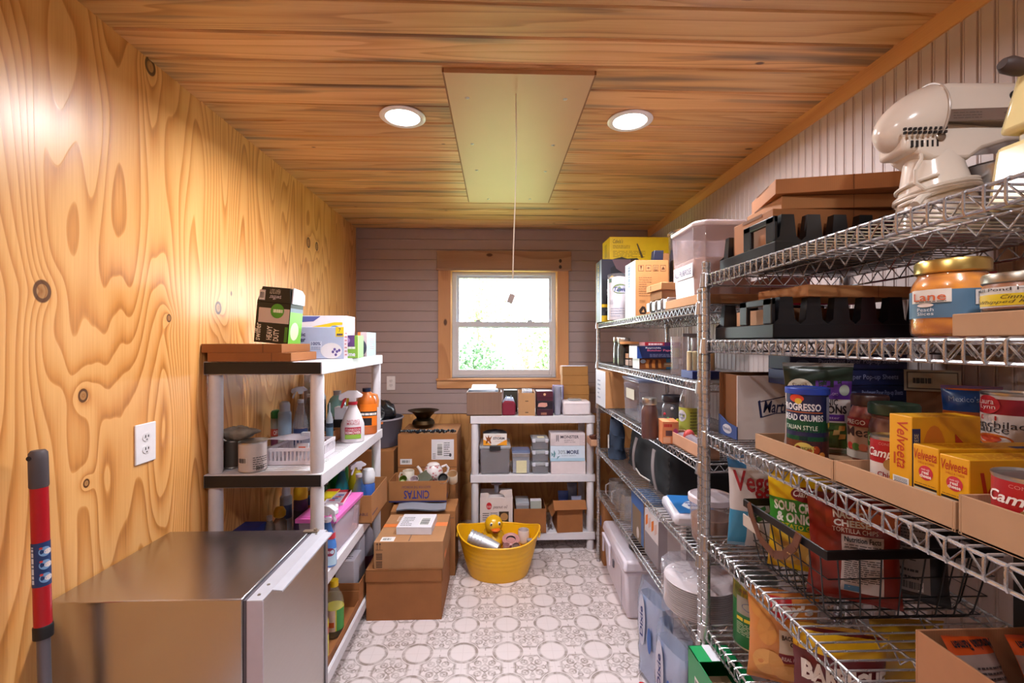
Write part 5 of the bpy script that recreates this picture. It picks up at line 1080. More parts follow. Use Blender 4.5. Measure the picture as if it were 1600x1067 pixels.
pan(q.o, q.S['F'], .24, .03, .80, .58, M('#d8d0a8', .6), off=.001)
zz = z0; hb_ = (wz(685, .3, yB)-z0)/3
for k, lab in enumerate(('clear box of screws, lowest of three stacked on the low shelf', 'clear box of screws, middle of three stacked on the low shelf', 'clear lidded box with a paper tag, top of three on the low shelf')):
    q = clearbin('parts_box', lab, wx(831, yB), wx(858, yB), yB+.01, yB+.16, zz, hb_-.006, fill='#3a3440', fz=.85, alpha=.2, group='stacked clear parts boxes'); zz += hb_
    if k == 2: pan(q.o, q.S['T'], .35, .1, .75, .5, M('#d8cfa8', .6), off=.005)
    for s in (-1, 1): box('corner_clip', M('#c8c8d4', .3), s*.045-.010, s*.045+.010, -.081, -.074, hb_-.03, hb_-.006, q.o)
zA, zB_, zC = z0, wz(720, .6, yB), wz(696, .6, yB)
Box('white_box', 'plain white box under the drink boxes on the low shelf', 'box', wx(861, yB), wx(915, yB), yB, yB+.12, zA, zB_-zA-.001, '#dccfd2')
b = Box('drink_box', 'pale blue box with grey leaves printed for thirty percent more', 'box', wx(860, yB), wx(914, yB), yB-.003, yB+.12, zB_, zC-zB_-.001, '#cfdcea'); b.t('F', '30%', .22, .46, .44, .72, '#6a7a88'); b.t('F', 'MORE', .47, .46, .82, .72, '#2a3460', bold=.03); b.t('F', 'SCENT BEADS', .32, .32, .74, .40, '#8a98a8'); b.p('F', 0, 0, 1, .2, '#a9c8dc')
for pts in ([(.04, .3), (.02, .6), (.09, .45)], [(.08, .28), (.1, .75), (.15, .5), (.12, .25)], [(.18, .1), (.28, .35), (.2, .3)]): b.poly('F', pts, '#6a94a0')
b = Box('drink_box', 'grey white energy drink box topmost of three on the low shelf', 'box', wx(860, yB), wx(914, yB), yB-.004, yB+.12, zC, wz(677, .6, yB)-zC, '#d4c6c8'); b.t('F', 'MONSTER', .29, .6, .82, .85, '#3a3240', bold=.02); b.t('F', 'ENERGY', .40, .4, .68, .5, '#5a5260'); b.t('F', 'ZERO ULTRA', .40, .25, .72, .34, '#5a5260')
for k in range(3): b.p('F', .165+.03*k, .35+.08*(k == 1), .18+.03*k, .88, '#4a4450')
b.sc('F', .02, .05, .14, .6, 5, '#b8a8ac'); b.sc('F', .84, .05, .98, .9, 6, '#b8a8ac')
o = thing('cable_spool', 'small dark roller wheel set beside the grain bin on the low shelf', 'roller', wx(747, yB)+.0, 3.475, z0); MB().box(-.02, .03, -.03, .03, 0, .1).build('block', M('#a8a0a8', .5), o, bevel=.004); MB().box(-.014, .0, -.032, -.028, .01, .04).build('slot', INK, o)
# bottom tier
z0 = BT[0]+.0008
b = Box('oil_box', 'white peanut oil box with cut out grips behind the yellow tub', 'box', wx(750, yB), wx(801, yB), yB, yB+.2, z0, wz(777, .05, yB)-z0, '#d8ccca', flap=None)
b.p('F', .19, .66, .36, .86, '#c0202c', shape='oval', off=.0008); b.t('F', 'lou ana', .21, .71, .34, .8, '#e8d8d8', off=.0014); b.t('F', 'peanut oil', .4, .66, .84, .78, '#5a4448', shear=.3); b.p('F', .58, .30, .88, .60, '#3a2a20'); b.p('F', .62, .34, .86, .56, '#b88858', shape='oval', off=.0008); b.sc('F', .08, .36, .28, .6, 4); b.sc('F', .32, .4, .54, .6, 4)
fl2 = MB().prism([(-.11, 0), (-.06, 0), (-.05, .02), (-.06, .034), (-.11, .03)], -.002, .002, 'y').prism([(.10, 0), (.11, 0), (.11, .055), (.03, .05), (.02, .03), (.05, .02), (.06, 0)], -.002, .002, 'y').build('torn_flap', M('#d0c4c2', .5), b.o, smooth=False); fl2['kind'] = 'stuff'; fl2.location = (0, -.098, b.h)
lathe_thing('mushroom_knob', 'white round plunger knob rising behind the peanut oil box', 'plunger', wx(776, 3.3), 3.29, z0+.16, [('stem', '#b8bcd0', [(.016, 0), (.018, .14)]), ('knob', '#a89c9c', [(.018, .13), (.04, .145), (.042, .165), (.03, .178), (.0001, .18)])])
bpy.data.objects['mushroom_knob'].location.z = z0+wz(777, .05, yB)-z0+.001-.0
bpy.data.objects['mushroom_knob'].scale = (1, 1, .42)
tq = tray('open_carton', 'low brown carton with plastic packets behind the yellow tub', wx(803, yB), wx(853, yB), yB-.015, yB+.2, z0, .17, CB2, cut='')
Box('paper_block', 'white and grey paper pad standing in the low brown carton', 'pad', wx(829, yB), wx(846, yB), yB-.005, yB+.05, z0+.006, .215, '#c8c4cc', flap=None).p('F', 0, .75, 1, 1, '#9aa098')
q = clearbin('storage_bin', 'clear tray of screws half hidden in the low brown carton', wx(806, yB), wx(827, yB), yB+.0, yB+.15, z0+.006, .20, fill='#5a5260', fz=.7, alpha=.3)
q = tray('open_carton', 'open brown carton with spread flaps at the rack end of the low shelf', wx(869, yB), wx(909, yB), yB-.01, yB+.2, z0, .165, CB2, flaps='L', fl=.35, rz=R(3))
fo = MB().box(-.115, .115, 0, .075, -.002, .002).build('flap', CB2, q.o, smooth=False); fo.location = (0, -.13, .165); fo.rotation_euler = (R(35), 0, PI); fo.rotation_euler = (R(40), 0, 0)
for k, (dx, dy, cc, hh_, lab) in enumerate(((-.04, .02, '#3a4a80', .25, 'blue crinkled plastic packet upright in the open carton'), (.03, .05, '#5a5c70', .30, 'speckled grey plastic packet upright in the open carton'), (.052, -.02, '#8a8ca4', .22, 'clear grey plastic packet upright at the open carton rim'))):
    bag('plastic_packet', lab, wx(892, yB)+dx, yB+.09+dy*.8, z0+.006, .075, .022, hh_, cc, rz=R(3*k), cat='packet', seed=k+11, rough=.25)

# ================================================================ FAR RACK
def T(k): return FT[k]+.0022
# --- top
z0 = T(4)
b = Box('black_yellow_box', 'tall black outdoor gear box with yellow bands at the window end of the rack top', 'box', .66, .845, 2.84, 3.0, z0, wz(405, .66, 2.84)-z0, '#1a1822')
b.p('F', 0, 0, .55, .10, '#d8b018'); b.p('F', 0, .23, .55, .28, '#d8b018'); b.t('F', 'C', .2, .52, .42, .74, '#e0b818', shear=.3, bold=.03); b.t('F', '10"', .18, .48, .28, .52, '#d0ccd0'); b.t('F', '', .18, .43, .36, .46, '#d0ccd0'); b.t('F', '12"', .15, .17, .26, .20, '#d0ccd0')
b.poly('F', [(.0, 1), (.35, 1), (.45, .9), (.3, .86), (.32, .72), (.1, .66), (0, .7)], '#2a2638'); b.poly('F', [(.35, 1), (1, 1), (1, .7), (.5, .85)], '#6a5058')
b.p('L', .72, 0, .98, 1, '#8f9cb4'); b.p('L', .1, .1, .6, .9, '#24243a'); b.p('L', .0, .0, .05, 1, '#c8a818', off=.001); b.t('L', '', .35, .5, .5, .95, '#d0b020', rot=90, off=.001)
zy = wz(405, .66, 2.84)+.001
b = Box('yellow_box', 'bright yellow outdoor gear box resting on the tall black box', 'box', wx(953, 2.86), wx(1045, 2.86), 2.86, 3.06, zy, wz(370, .8, 2.86)-zy, '#dcb808')
b.t('F', "Cabela's", .05, .72, .22, .90, '#2a2210', shear=.3); b.sc('F', .05, .5, .34, .66, 3, '#6a5210'); b.sc('F', .05, .12, .6, .42, 5, '#8a6e10'); b.poly('F', [(.0, 0), (.5, 0), (.46, .08), (.3, .05), (.2, .12), (.1, .06)], '#2a2410'); b.poly('F', [(.45, .7), (.47, .72), (.57, .1), (.53, .08)], '#5a4a20'); b.p('L', .3, .2, .6, .8, '#b89608')
# paper towel
ptw = lathe_thing('paper_towel_roll', 'wrapped paper towel roll standing beside the black and yellow box', 'paper towel roll', .72, 2.66, z0, [('roll', M('#ddd6dc', .7, vary=.08), [(.02, .002), (.058, .002), (.062, .02), (.062, .235), (.055, .25), (.02, .258), (.018, .24)])])
St = cylsurf(.0635, 0, .26, math.atan2(-2.66, -.72), PI*.85); pan(ptw, St, .28, .58, .8, .80, M('#6a8a48', .5), nu=10, shape='oval', off=.001); pan(ptw, St, .3, .60, .95, .76, M('#cfd0e4', .5), shape='oval', off=.0016); txt(ptw, St, 'Towels', .34, .63, .85, .73, M('#2a3a7a', .5), bold=.02, shear=.3, off=.0026); txt(ptw, St, '85', .15, .35, .3, .45, M('#9aa0b4', .5)); scribble(ptw, St, .2, .08, .7, .3, 4, M('#9aa0b4', .5)); pan(ptw, St, .1, .84, .24, .93, M('#4a7a5a', .5), nu=4)
MB().grid(lambda u, v: (lambda a: (.0655*math.cos(a)*(1+.01*noise.noise(Vector((u*20, v*9, 0)))), .0655*math.sin(a), .001+.268*v))(u*2*PI), 40, 14).build('wrapper', CLEAR('#e8e8f0', .12), ptw)
# symbol carton
b = carton('cardboard_box', 'tan box with fragile symbols and a white side on the rack top', .69, .855, 2.24, 2.42, z0, wz(406, .69, 2.24)-z0, cardboard('#b47a46'), tape=False, flap=None)
b.p('L', 0, 0, 1, 1, '#ccd2dc'); b.t('L', '', .3, .55, .55, .95, '#8aa0b8', rot=90)
for k in range(4):
    u = .08+.225*k; b.p('F', u, .80, u+.17, .91, '#6a4020'); b.p('F', u+.012, .808, u+.158, .902, CB3, off=.0008)
    if k == 0: b.poly('F', [(u+.05, .895), (u+.12, .895), (u+.095, .85), (u+.09, .82), (u+.08, .82), (u+.075, .85)], '#5a3418', off=.0012)
    if k == 1: b.poly('F', [(u+.03, .85), (u+.14, .85), (u+.085, .875)], '#5a3418', off=.0012); b.p('F', u+.08, .82, u+.09, .86, '#5a3418', off=.0012)
    if k == 2: b.p('F', u+.05, .82, u+.065, .89, '#5a3418', off=.0012); b.p('F', u+.105, .82, u+.12, .89, '#5a3418', off=.0012); b.p('F', u+.03, .815, u+.14, .825, '#5a3418', off=.0012)
    if k == 3: b.poly('F', [(u+.03, .83), (u+.14, .83), (u+.085, .89)], '#5a3418', off=.0012)
b.sc('F', .1, .36, .5, .72, 9, '#8a5a34'); b.sc('F', .12, .24, .3, .3, 3, '#8a5a34'); b.poly('F', [(.14, .04), (.3, .04), (.34, .09), (.28, .17), (.2, .18), (.1, .1)], '#2a1a10'); b.poly('F', [(.18, .07), (.27, .07), (.24, .13)], '#c68e5c', off=.0012)
zs_ = b.o.location.z+b.h+.0008
o = thing('gas_lighter', 'dark blue boxy handle on top of the tan symbol box', 'lighter', wx(1026, 2.32), 2.32, zs_); MB().prism([(-.026, 0), (.026, 0), (.03, .06), (-.02, .06)], -.02, .02, 'y').build('case', M('#1e2034', .4), o, bevel=.003, recalc=True)
o = thing('paper_bag', 'crumpled brown paper bag behind the tan symbol box', 'bag', wx(1046, 2.52), 2.56, z0); MB().grid(lambda u, v: (lambda a: ((.085+.012*noise.noise(Vector((u*7, v*5, 1))))*math.cos(a)*(1-.3*v*v), .06*math.sin(a)*(1-.3*v*v), .37*v))(u*2*PI), 30, 14).build('bag', CB, o)
# steel pot
pt = lathe_thing('stock_pot', 'tall stainless stock pot behind the clear flour bin', 'pot', 1.003, 2.25, z0, [('pot', STEEL, [(.0001, 0), (.125, 0), (.132, .01), (.132, .41), (.139, .412), (.14, .42), (.130, .422), (.128, .02), (.0001, .015)])], seg=44)
# flat tan cartons & gadget
b = carton('flat_box', 'tan flat mailing box lying on another one beside the tan symbol box', .70, .86, 1.93, 2.10, z0+.098, .030, cardboard('#c6905e'), tape=False, rz=R(3)); b.p('L', .3, .2, .34, .9, CBD)
b = carton('flat_box', 'lower tan flat box under the other flat mailing box', .715, .86, 1.95, 2.10, z0+.060, .037, cardboard('#bc8a60'), tape=False)
o = thing('metal_rack', 'small chrome sorting frame with a grey case near the flour bin', 'metal frame', .765, 1.96, z0)
m = MB(); 
for k in range(4): m.box(-.065, .06, -.12+.07*k, -.114+.07*k, 0, .055).box(-.07, -.064, -.12+.07*k, -.085+.07*k, .01, .05)
m.box(-.065, .06, -.12, .1, 0, .004).build('frame', TIN, o, bevel=.002)
box('case', M('#8a8088', .35), -.02, .055, -.11, .08, .006, .052, o, bevel=.006)
q = tray('cardboard_tray', 'flat tan tray under the clear flour bin', .69, .935, 1.535, 1.84, z0, .036, cardboard('#bf9068'))
# flour bin
fb_ = thing('flour_bin', 'big clear flour container with a white lid on the rack top', 'container', .80, 1.67, z0+.0045, R(0)); fw_, fd_, fh_ = .112, .125, .272
def oct_(w, d, c): return [(-w+c, -d), (w-c, -d), (w, -d+c), (w, d-c), (w-c, d), (-w+c, d), (-w, d-c), (-w, -d+c)]
def octprism(w0, w1, d0, d1, z0_, z1_, c, mat, name, par, bev=.002):
    a = oct_(w0, d0, c); b2 = oct_(w1, d1, c); vs = [(p[0], p[1], z0_) for p in a]+[(p[0], p[1], z1_) for p in b2]
    return MB().add(vs, [tuple(range(7, -1, -1)), tuple(range(8, 16))]+[(i, (i+1) % 8, (i+1) % 8+8, i+8) for i in range(8)]).build(name, mat, par, bevel=bev)
octprism(fw_*.88, fw_, fd_*.88, fd_, 0, fh_, .03, CLEAR('#e8d8e0', .30), 'tub', fb_)
octprism(fw_*.86, fw_*.93, fd_*.86, fd_*.93, .004, fh_*.60, .028, M('#cdb09c', .9), 'contents', fb_, .004)
octprism(fw_+.004, fw_+.004, fd_+.004, fd_+.004, fh_, fh_+.014, .032, M('#e6dce2', .3), 'lid', fb_, .004); octprism(fw_-.01, fw_-.012, fd_-.01, fd_-.012, fh_+.014, fh_+.022, .03, M('#e6dce2', .3), 'lid_top', fb_, .003)
Sf = boxsurf(fw_*1.86, fd_*1.86, fh_); pan(fb_, Sf['L'], .15, .36, .88, .54, M('#e4dce2', .4), off=.006); txt(fb_, Sf['L'], 'ALL PURPOSE', .2, .40, .84, .48, M('#3a3a60', .5), off=.0075)
b = Box('spice_box', 'reddish brown box behind the flour bin at the rack end', 'box', .96, 1.1, 1.56, 1.70, z0, .10, '#8a4a2c'); 
# --- second tier (butcher paper etc.)
z0 = T(3)
b1 = Box('bread_knife_box', 'long box with a sliced loaf picture on the second rack shelf', 'box', .70, .895, 2.21, 2.32, z0, .052, '#2a6a94', flap=None)
b1.p('F', 0, 0, .68, 1, '#7c4422'); 
for k in range(5): b1.poly('F', [(.16+.08*k, .12), (.24+.08*k, .08), (.3+.06*k, .8), (.2+.07*k, .9), (.15+.08*k, .5)], ('#b87434', '#5a2c14')[k % 2], off=.0008+.0002*k)
b1.p('F', .02, .55, .16, .92, '#a8b8cc', shape='oval', off=.001); b1.p('F', .62, .2, .84, .62, '#8a6a48', off=.0012); b1.t('F', 'STAINLESS', .64, .4, .82, .52, '#e0d0c0', off=.0016); b1.p('L', 0, 0, 1, 1, '#cfd0d8')
b2_ = Box('paper_roll_box', 'dark blue butcher paper box lying on the sliced loaf box', 'box', .685, .895, 2.20, 2.33, z0+.053, .060, '#16204c', flap=None)
b2_.t('F', 'Butcher Paper', .24, .52, .86, .74, '#e06888', bold=.01); b2_.t('F', 'Reynolds', .2, .76, .56, .92, '#e8e4ec', bold=.01); b2_.sc('F', .3, .12, .8, .4, 3, '#8a94c0'); b2_.p('F', .84, .1, 1, .85, '#5a6a3c'); b2_.poly('F', [(0, .0), (.12, .0), (.04, .9), (0, .95)], '#2c50a0'); b2_.p('L', 0, 0, 1, 1, '#dcdce4')
b3 = Box('wrap_box', 'thin red and purple wrap box topmost over the butcher paper', 'box', .74, .92, 2.25, 2.34, z0+.114, .018, '#a01c2c', flap=None); b3.p('F', .55, 0, 1, 1, '#4a1e4c'); b3.t('F', '', .1, .2, .5, .8, '#e8c8c8')
o = thing('paper_bag', 'striped brown paper bag lying behind the blue butcher paper box', 'bag', .93, 2.50, z0+.085, R(0)); MB().grid(lambda u, v: (lambda a: (.12*math.cos(a)*(1+.08*noise.noise(Vector((u*5, v*4, 0)))), -.12+.26*v, .062*math.sin(a)*(1-.5*v)*(1-.6*abs(v-.5))))(u*2*PI), 24, 10).build('bag', cardboard('#a07858'), o)
for k, (px, y_, lab) in enumerate(((968, 2.62, 'small dark jar with a silver lid near the rack end post'), (975, 2.50, 'squat dark glass jar with a tin lid beside the paddle'))):
    jar('glass_jar', lab, wx(px, y_), y_, z0, .035, wz(527, .7, y_)-z0-.005*k, '#1c1418', '#7a7a84', tint='#c8e0d8', lidr=.95, lidm=TIN)
rp_ = thing('wooden_paddle', 'wooden pizza paddle resting its handle past the rack edge', 'paddle', .70, 2.62, z0+.0685, R(0)); rp_.rotation_euler = (R(-0), 0, math.atan2(.10, -.5)+PI/2); PW = M('#c08450', .5)
MB().lathe([(.0001, -.205), (.012, -.2), (.016, -.185), (.011, -.165), (.0095, -.02), (.012, .02)], 16).build('handle', PW, rp_).rotation_euler = (-PI/2, 0, 0)
MB().prism([(-.012, .0), (.012, .0), (.045, .03), (.05, .12), (-.05, .12), (-.045, .03)], -.007, .007, 'z').build('blade', PW, rp_, bevel=.002, recalc=True)
# keep the paddle pointing away from the window end
rp_.rotation_euler = (0, 0, R(168)); rp_.location = (.735, 2.53, z0+.128)
o = thing('napkin_holder', 'black wire holder with napkins behind the rack edge', 'napkin holder', .745, 2.42, z0+.003); m = MB()
for yy in (-.045, .045): m.tube([(-.05, yy, 0), (-.05, yy, .075), (.05, yy, .085), (.05, yy, 0)], .002, 6)
m.tube([(-.05, -.045, 0), (-.05, .045, 0)], .002, 6).tube([(.05, -.045, 0), (.05, .045, 0)], .002, 6).build('wire_frame', BLACK, o)
box('napkins', M('#c8b0a0', .8), -.045, .045, -.035, .035, .004, .035, o, bevel=.002); box('wood_block', M('#b07848', .6), -.045, .045, -.035, .035, .042, .068, o, bevel=.002)
for k, (px, y_, lab, h_) in enumerate(((1062, 1.84, 'tall clear glass cylinder beside the loaf box', .155), (1093, 1.88, 'tall clear glass cylinder behind the tealight pack', .15))):
    o = thing('glass_cylinder', lab, 'vase', wx(px, y_), y_, z0); MB().lathe([(.0001, 0), (.034, 0), (.036, .004), (.036, h_), (.033, h_), (.032, .008), (.0001, .008)], 26).build('glass', CLEAR('#ece4e8', .14), o)
o = thing('decor_card', 'grey printed card with a white flower standing on the rack', 'card', wx(1079, 1.95), 1.95, z0, R(0)); box('panel', M('#8c8488', .5), -.035, .035, -.003, .003, 0, wz(521, .85, 1.95)-z0, o, bevel=0); Sk = boxsurf(.07, .006, .17); pan(o, Sk['F'], .35, .55, .7, .85, M('#d8d4d4', .5), shape='oval'); poly(o, Sk['F'], [(.45, .2), (.52, .2), (.6, .6), (.5, .6)], M('#c8c4c4', .5))
b = Box('candle_pack', 'blue tray pack of cream tealight candles at the near post', 'candle pack', wx(1071, 1.66), .80, 1.60, 1.70, z0, .028, '#2a3478', flap=None)
for k in range(5):
    o = thing('candle', 'cream candle in the blue tray pack', 'candle', b.o.location.x-.042+.021*k, 1.645, z0+.0285, group='candles in the blue pack'); MB().lathe([(.0095, 0), (.0095, .068), (.004, .071), (.0001, .071)], 14).build('wax', M('#d8c8a0', .5), o); MB().tube([(0, 0, .07), (.001, 0, .077)], .0008, 5).build('wick', INK, o)
# --- third tier
z0 = T(2)
b = carton('cardboard_box', 'brown box with a white labelled side at the window end of the third rack shelf', .655, .86, 2.72, 2.985, z0, min(.222, wz(574, .66, 2.72)-z0), CB3, tape=False, flap=None); b.p('L', 0, 0, 1, 1, '#d4d6de'); b.sc('L', .2, .2, .5, .8, 5, '#8a94a8')
q = clearbin('storage_bin', 'clear bin with a grey blue lid and a price tag on the third rack shelf', .69, .94, 2.20, 2.48, z0, wz(593, .69, 2.2)-z0, lid='#8c96b8', alpha=.14, tint='#c8cfe0')
pan(q.o, q.S['L'], .3, .5, .8, .74, M('#d0ccb8', .5), off=.002)
o = thing('plastic_cup', 'small clear measuring cup in front inside the lidded bin', 'cup', .74, 2.26, z0+.004); MB().lathe([(.0001, 0), (.03, 0), (.036, .08), (.034, .08), (.028, .003)], 22).build('cup', CLEAR('#d0d4e0', .2), o)
o = thing('wooden_stick', 'short wooden stick lying on the grey blue lid', 'stick', .81, 2.30, wz(593, .69, 2.2)+.0095, R(62)); MB().box(-.07, .07, -.012, .012, 0, .008).build('stick', M('#b08050', .6), o, bevel=.002)
yj = wy(1003, .70)
jar('mason_jar', 'glass jar of dark red jam with a silver lid on the third rack shelf', wx(1015, 1.86), 1.86, z0, .034, wz(621, .78, 1.86)-z0, '#48120c', '#a0a0a0', lidm=TIN, tint='#e8d8d8')
o = lathe_thing('glass_saucer', 'grey glass saucer standing behind the jam jar', 'saucer', wx(1030, 2.0), 1.99, z0+.036, [('saucer', CLEAR('#a8a8b4', .5), [(.0001, -.004), (.035, -.002), (.036, .002), (.0001, .004)])], rx=PI/2)
b = Box('snack_box', 'small orange and pink snack box beside the jam jar', 'box', wx(1032, 1.80), wx(1056, 1.80), 1.76, 1.84, z0, .088, '#d88a5c', rz=R(-8)); b.t('F', '', .1, .75, .6, .92, '#c8342c', bold=.02); b.p('F', .2, .35, .6, .6, '#5a3c40'); b.p('F', .62, .1, .98, .7, '#c84a8a', shape='oval'); b.p('F', .05, .05, .5, .3, '#e0b090')
jar('fruit_jar', 'dark jar of mixed candies behind the orange snack box', wx(1052, 2.02), 2.02, z0, .05, .16, '#2c2a38', '#1e1a24', lidr=.95)
for k in range(14):
    a = math.atan2(-2.02, -.83)+random.uniform(-1, 1); o_ = bpy.data.objects.get('fruit_jar'); MB().ball((.0505*math.cos(a), .0505*math.sin(a), random.uniform(.02, .12)), .0065, 8, 6).build('candy', M(random.choice(('#c83040', '#c8c020', '#3a9a50', '#3a58b0', '#d8d0d0')), .3), o_)
yb_ = 1.615; xb_ = wx(1076, yb_)
bt = thing('water_bottle', 'big clear plastic bottle with a yellow green label and white cap', 'bottle', xb_, yb_, z0); hb_ = wz(604, xb_, yb_)-z0; r_ = .038
MB().lathe([(r_*.8, 0), (r_, .006), (r_, hb_*.58), (r_*.92, hb_*.7), (r_*.6, hb_*.83), (r_*.34, hb_*.9), (r_*.34, hb_*.93)], 30).build('bottle', CLEAR('#e8e4ec', .14), bt)
MB().lathe([(r_*.36, hb_*.92), (r_*.38, hb_*.93), (r_*.38, hb_*.995), (r_*.3, hb_), (.0001, hb_)], 22).build('cap', M('#d8d0d4', .35), bt)
Sb_ = cylsurf(r_*1.015, 0, hb_, math.atan2(-yb_, -xb_), PI*.95); pan(bt, Sb_, 0, .08, 1, .54, M('#b8bc50', .45), nu=14, off=0); pan(bt, Sb_, .05, .30, .42, .50, M('#dcdce4', .45), shape='oval', off=.001); txt(bt, Sb_, 'white', .12, .40, .36, .45, M('#3a4a80', .5), off=.002); txt(bt, Sb_, 'vinegar', .1, .34, .38, .39, M('#3a4a80', .5), off=.002); scribble(bt, Sb_, .55, .14, .92, .5, 7, M('#6a6a30', .5), off=.001)
q = tray('cardboard_tray', 'tan tray of plastic wrapped goods at the near end of the third rack shelf', .69, .95, 1.515, 1.555+.02, z0, .05, cardboard('#c29070'))
q.o.location.y = 1.62-.0; 
bpy.data.objects.remove  # keep namespace tidy
q2 = tray('cardboard_tray', 'long tan tray on the edge of the third rack shelf under the clear bottle', .688, .752, 1.51, 1.80, z0, .048, cardboard('#c8987a'))
for ch in list(q.o.children): bpy.data.objects.remove(ch)
bpy.data.objects.remove(q.o)
bt.location.x = .80; bt.location.y = .80/ray(1076)
o = bag('wrapped_goods', 'crinkled clear wrap with red lettering in the long tan tray', .72, 1.66, z0+.006, .05, .045, .22, '#c8c4d4', cat='packet', alpha=.4, seed=21); o.o.rotation_euler = (R(-90), 0, 0); o.o.location = (.72, 1.56, z0+.034)
bg_ = MB().ball((0, 0, 0), .022, 14, 10, (1, 1.2, .7)).build('red_print', M('#c84a48', .4), o.o); bg_.location = (0, -.012, .12)
# --- fourth tier
z0 = T(1)
tb_o = thing('tote_bag', 'large black fabric tote with grey strap handles on the fourth rack shelf', 'bag', .90, 2.33, z0)
def totef(u, v, s=1): return Vector((-.13*(1+.06*noise.noise(Vector((u*5, v*5, 2))))+.02*v, (.5-u)*.62*(1-.06*v), v*.262*(1-.12*(abs(u-.5)*2)**2)))
TB = M('#15171c', .85, vary=.3, scale=14)
MB().grid(lambda u, v: totef(u, v), 26, 16).grid(lambda u, v: Vector((.17, totef(u, v).y, totef(u, v).z)), 6, 6, True).grid(lambda u, v: totef(0, v)*(1-u)+Vector((.17, totef(0, v).y, totef(0, v).z))*u, 6, 8, True).grid(lambda u, v: totef(1, v)*(1-u)+Vector((.17, totef(1, v).y, totef(1, v).z))*u, 6, 8).grid(lambda u, v: totef(v, 1)*(1-u)+Vector((.17, totef(v, 1).y, totef(v, 1).z))*u-Vector((0, 0, .02*math.sin(PI*u))), 6, 16).build('body', TB, tb_o, recalc=True)
STR = M('#8a8284', .8)
for (ya, yb2) in ((.10, .14), (-.17, -.20)):
    MB().grid(lambda u, v: (-.146-.012*math.sin(PI*v), ya+(yb2-ya)*v+(-.02+.04*u), .19-.185*v), 2, 10).grid(lambda u, v: (-.143-.012*math.sin(PI*v), ya+(yb2-ya)*v+(-.02+.04*u), .19-.185*v), 2, 10, True).build('strap', STR, tb_o)
MB().tube([(-.155, .08, .03), (-.165, -.02, .025), (-.155, -.14, .03)], .004, 8).build('handle_loop', M('#c8c0c0', .4), tb_o)
cl = thing('blue_cloth', 'crumpled dark blue jacket hanging at the window end of the black tote', 'cloth', .735, 2.77, z0); 
MB().grid(lambda u, v: (lambda a: ((.05+.02*noise.noise(Vector((u*6, v*6, 3))))*math.cos(a)*(1-.3*v), (.07+.02*noise.noise(Vector((u*6, v*6, 8))))*math.sin(a)*(1-.2*v), max(.001, .25*v+.012*math.sin(v*20+a)*min(1, v*4))))(u*2*PI), 30, 20).build('cloth', M('#2c3a50', .9, vary=.4, scale=12), cl)
MB().box(-.055, -.05, -.02, -.005, .06, .14).build('zip_tag', M('#b8b4b0', .4), cl)
q = tray('wooden_tray', 'light wooden tray with a brown bowl past the window end post of the rack', .60, .664, 2.93, 3.07, z0-.002, .045, M('#c09070', .6), cat='tray')
q.o.location = (.625, 3.085, z0+.01)
o = lathe_thing('wooden_bowl', 'shiny brown bowl in the light wooden tray', 'bowl', .625, 3.085, z0+.0265, [('bowl', M('#5a3428', .25), [(.0001, 0), (.02, 0), (.030, .02), (.028, .045), (.027, .045), (.0001, .04)])])
q.o.location.x = .66; o.location.x = .66
b = Box('wipes_pack', 'blue and white bag of wipes lying on the fourth rack shelf', 'packet', .692, .86, 1.70, 1.93, z0, .05, M('#d8d8e4', .25), flap=None, bevel=.018, rz=R(-8))
b.p('T', .12, .05, .98, .95, '#2a70b4', off=.001); b.poly('T', [(.3, .4), (.45, .6), (.7, .7), (.85, .55), (.9, .35), (.6, .25), (.4, .25)], '#d8dce4', off=.0016); b.t('T', '', .42, .5, .75, .62, '#3a5a9a', off=.0022); b.t('T', '', .45, .36, .78, .48, '#3a5a9a', off=.0022); b.sc('L', .2, .3, .8, .6, 2, '#5a6a98')
# rice tub
rt = thing('rice_tub', 'round clear tub with white lid holding tan grain by the rack posts', 'tub', .765, 1.60, z0); 
MB().lathe([(.060, 0), (.066, .01), (.072, .14), (.072, .145)], 34).build('tub', CLEAR('#e4dce4', .2), rt); MB().lathe([(.058, .003), (.0635, .01), (.067, .085), (.0001, .088)], 30).build('contents', M('#a87a5c', .9, vary=.3, scale=90), rt); MB().lathe([(.073, .138), (.077, .14), (.077, .158), (.07, .162), (.066, .158), (.0001, .158)], 34).build('lid', M('#d8ccd4', .35), rt)
b = Box('teal_box', 'teal plastic case behind the rice tub', 'case', .93, 1.10, 1.60, 1.80, z0, .14, M('#2c4850', .5), bevel=.01)
# --- fifth tier
z0 = T(0)
for k, (px, y_, lab) in enumerate(((955, 2.82, 'clear glass mug at the window end of the fifth rack shelf'), (962, 2.66, 'clear glass mug in the middle of the glass row'), (975, 2.50, 'large cut glass jar nearest the blue box on the fifth rack shelf'))):
    x_ = max(.745, wx(px, y_)); o = thing('glass_mug', lab, 'glass mug', x_, y_, z0); r_ = (.045, .048, .06)[k]; h_ = (.13, .14, .15)[k]
    fl = MB(); n = 40; prof = [(0.0001, 0), (r_*.95, 0), (r_, .006), (r_, h_*.8), (r_*.94, h_*.9), (r_*.97, h_), (r_*.9, h_), (r_*.86, h_*.85), (r_*.88, .014), (.0001, .012)]
    fl.lathe(prof, n); fl.v = [(v[0]*(1+.035*math.cos(8*math.atan2(v[1], v[0]))), v[1]*(1+.035*math.cos(8*math.atan2(v[1], v[0]))), v[2]) for v in fl.v]
    fl.build('glass', CLEAR('#c8c4c4', .16, .03), o)
    if k < 2: MB().tube([(-r_*.9, .0, h_*.85), (-r_*1.4, -.0, h_*.75), (-r_*1.4, 0, h_*.35), (-r_*.9, 0, h_*.2)], .005, 8).build('handle', CLEAR('#d0ccd0', .3), o)
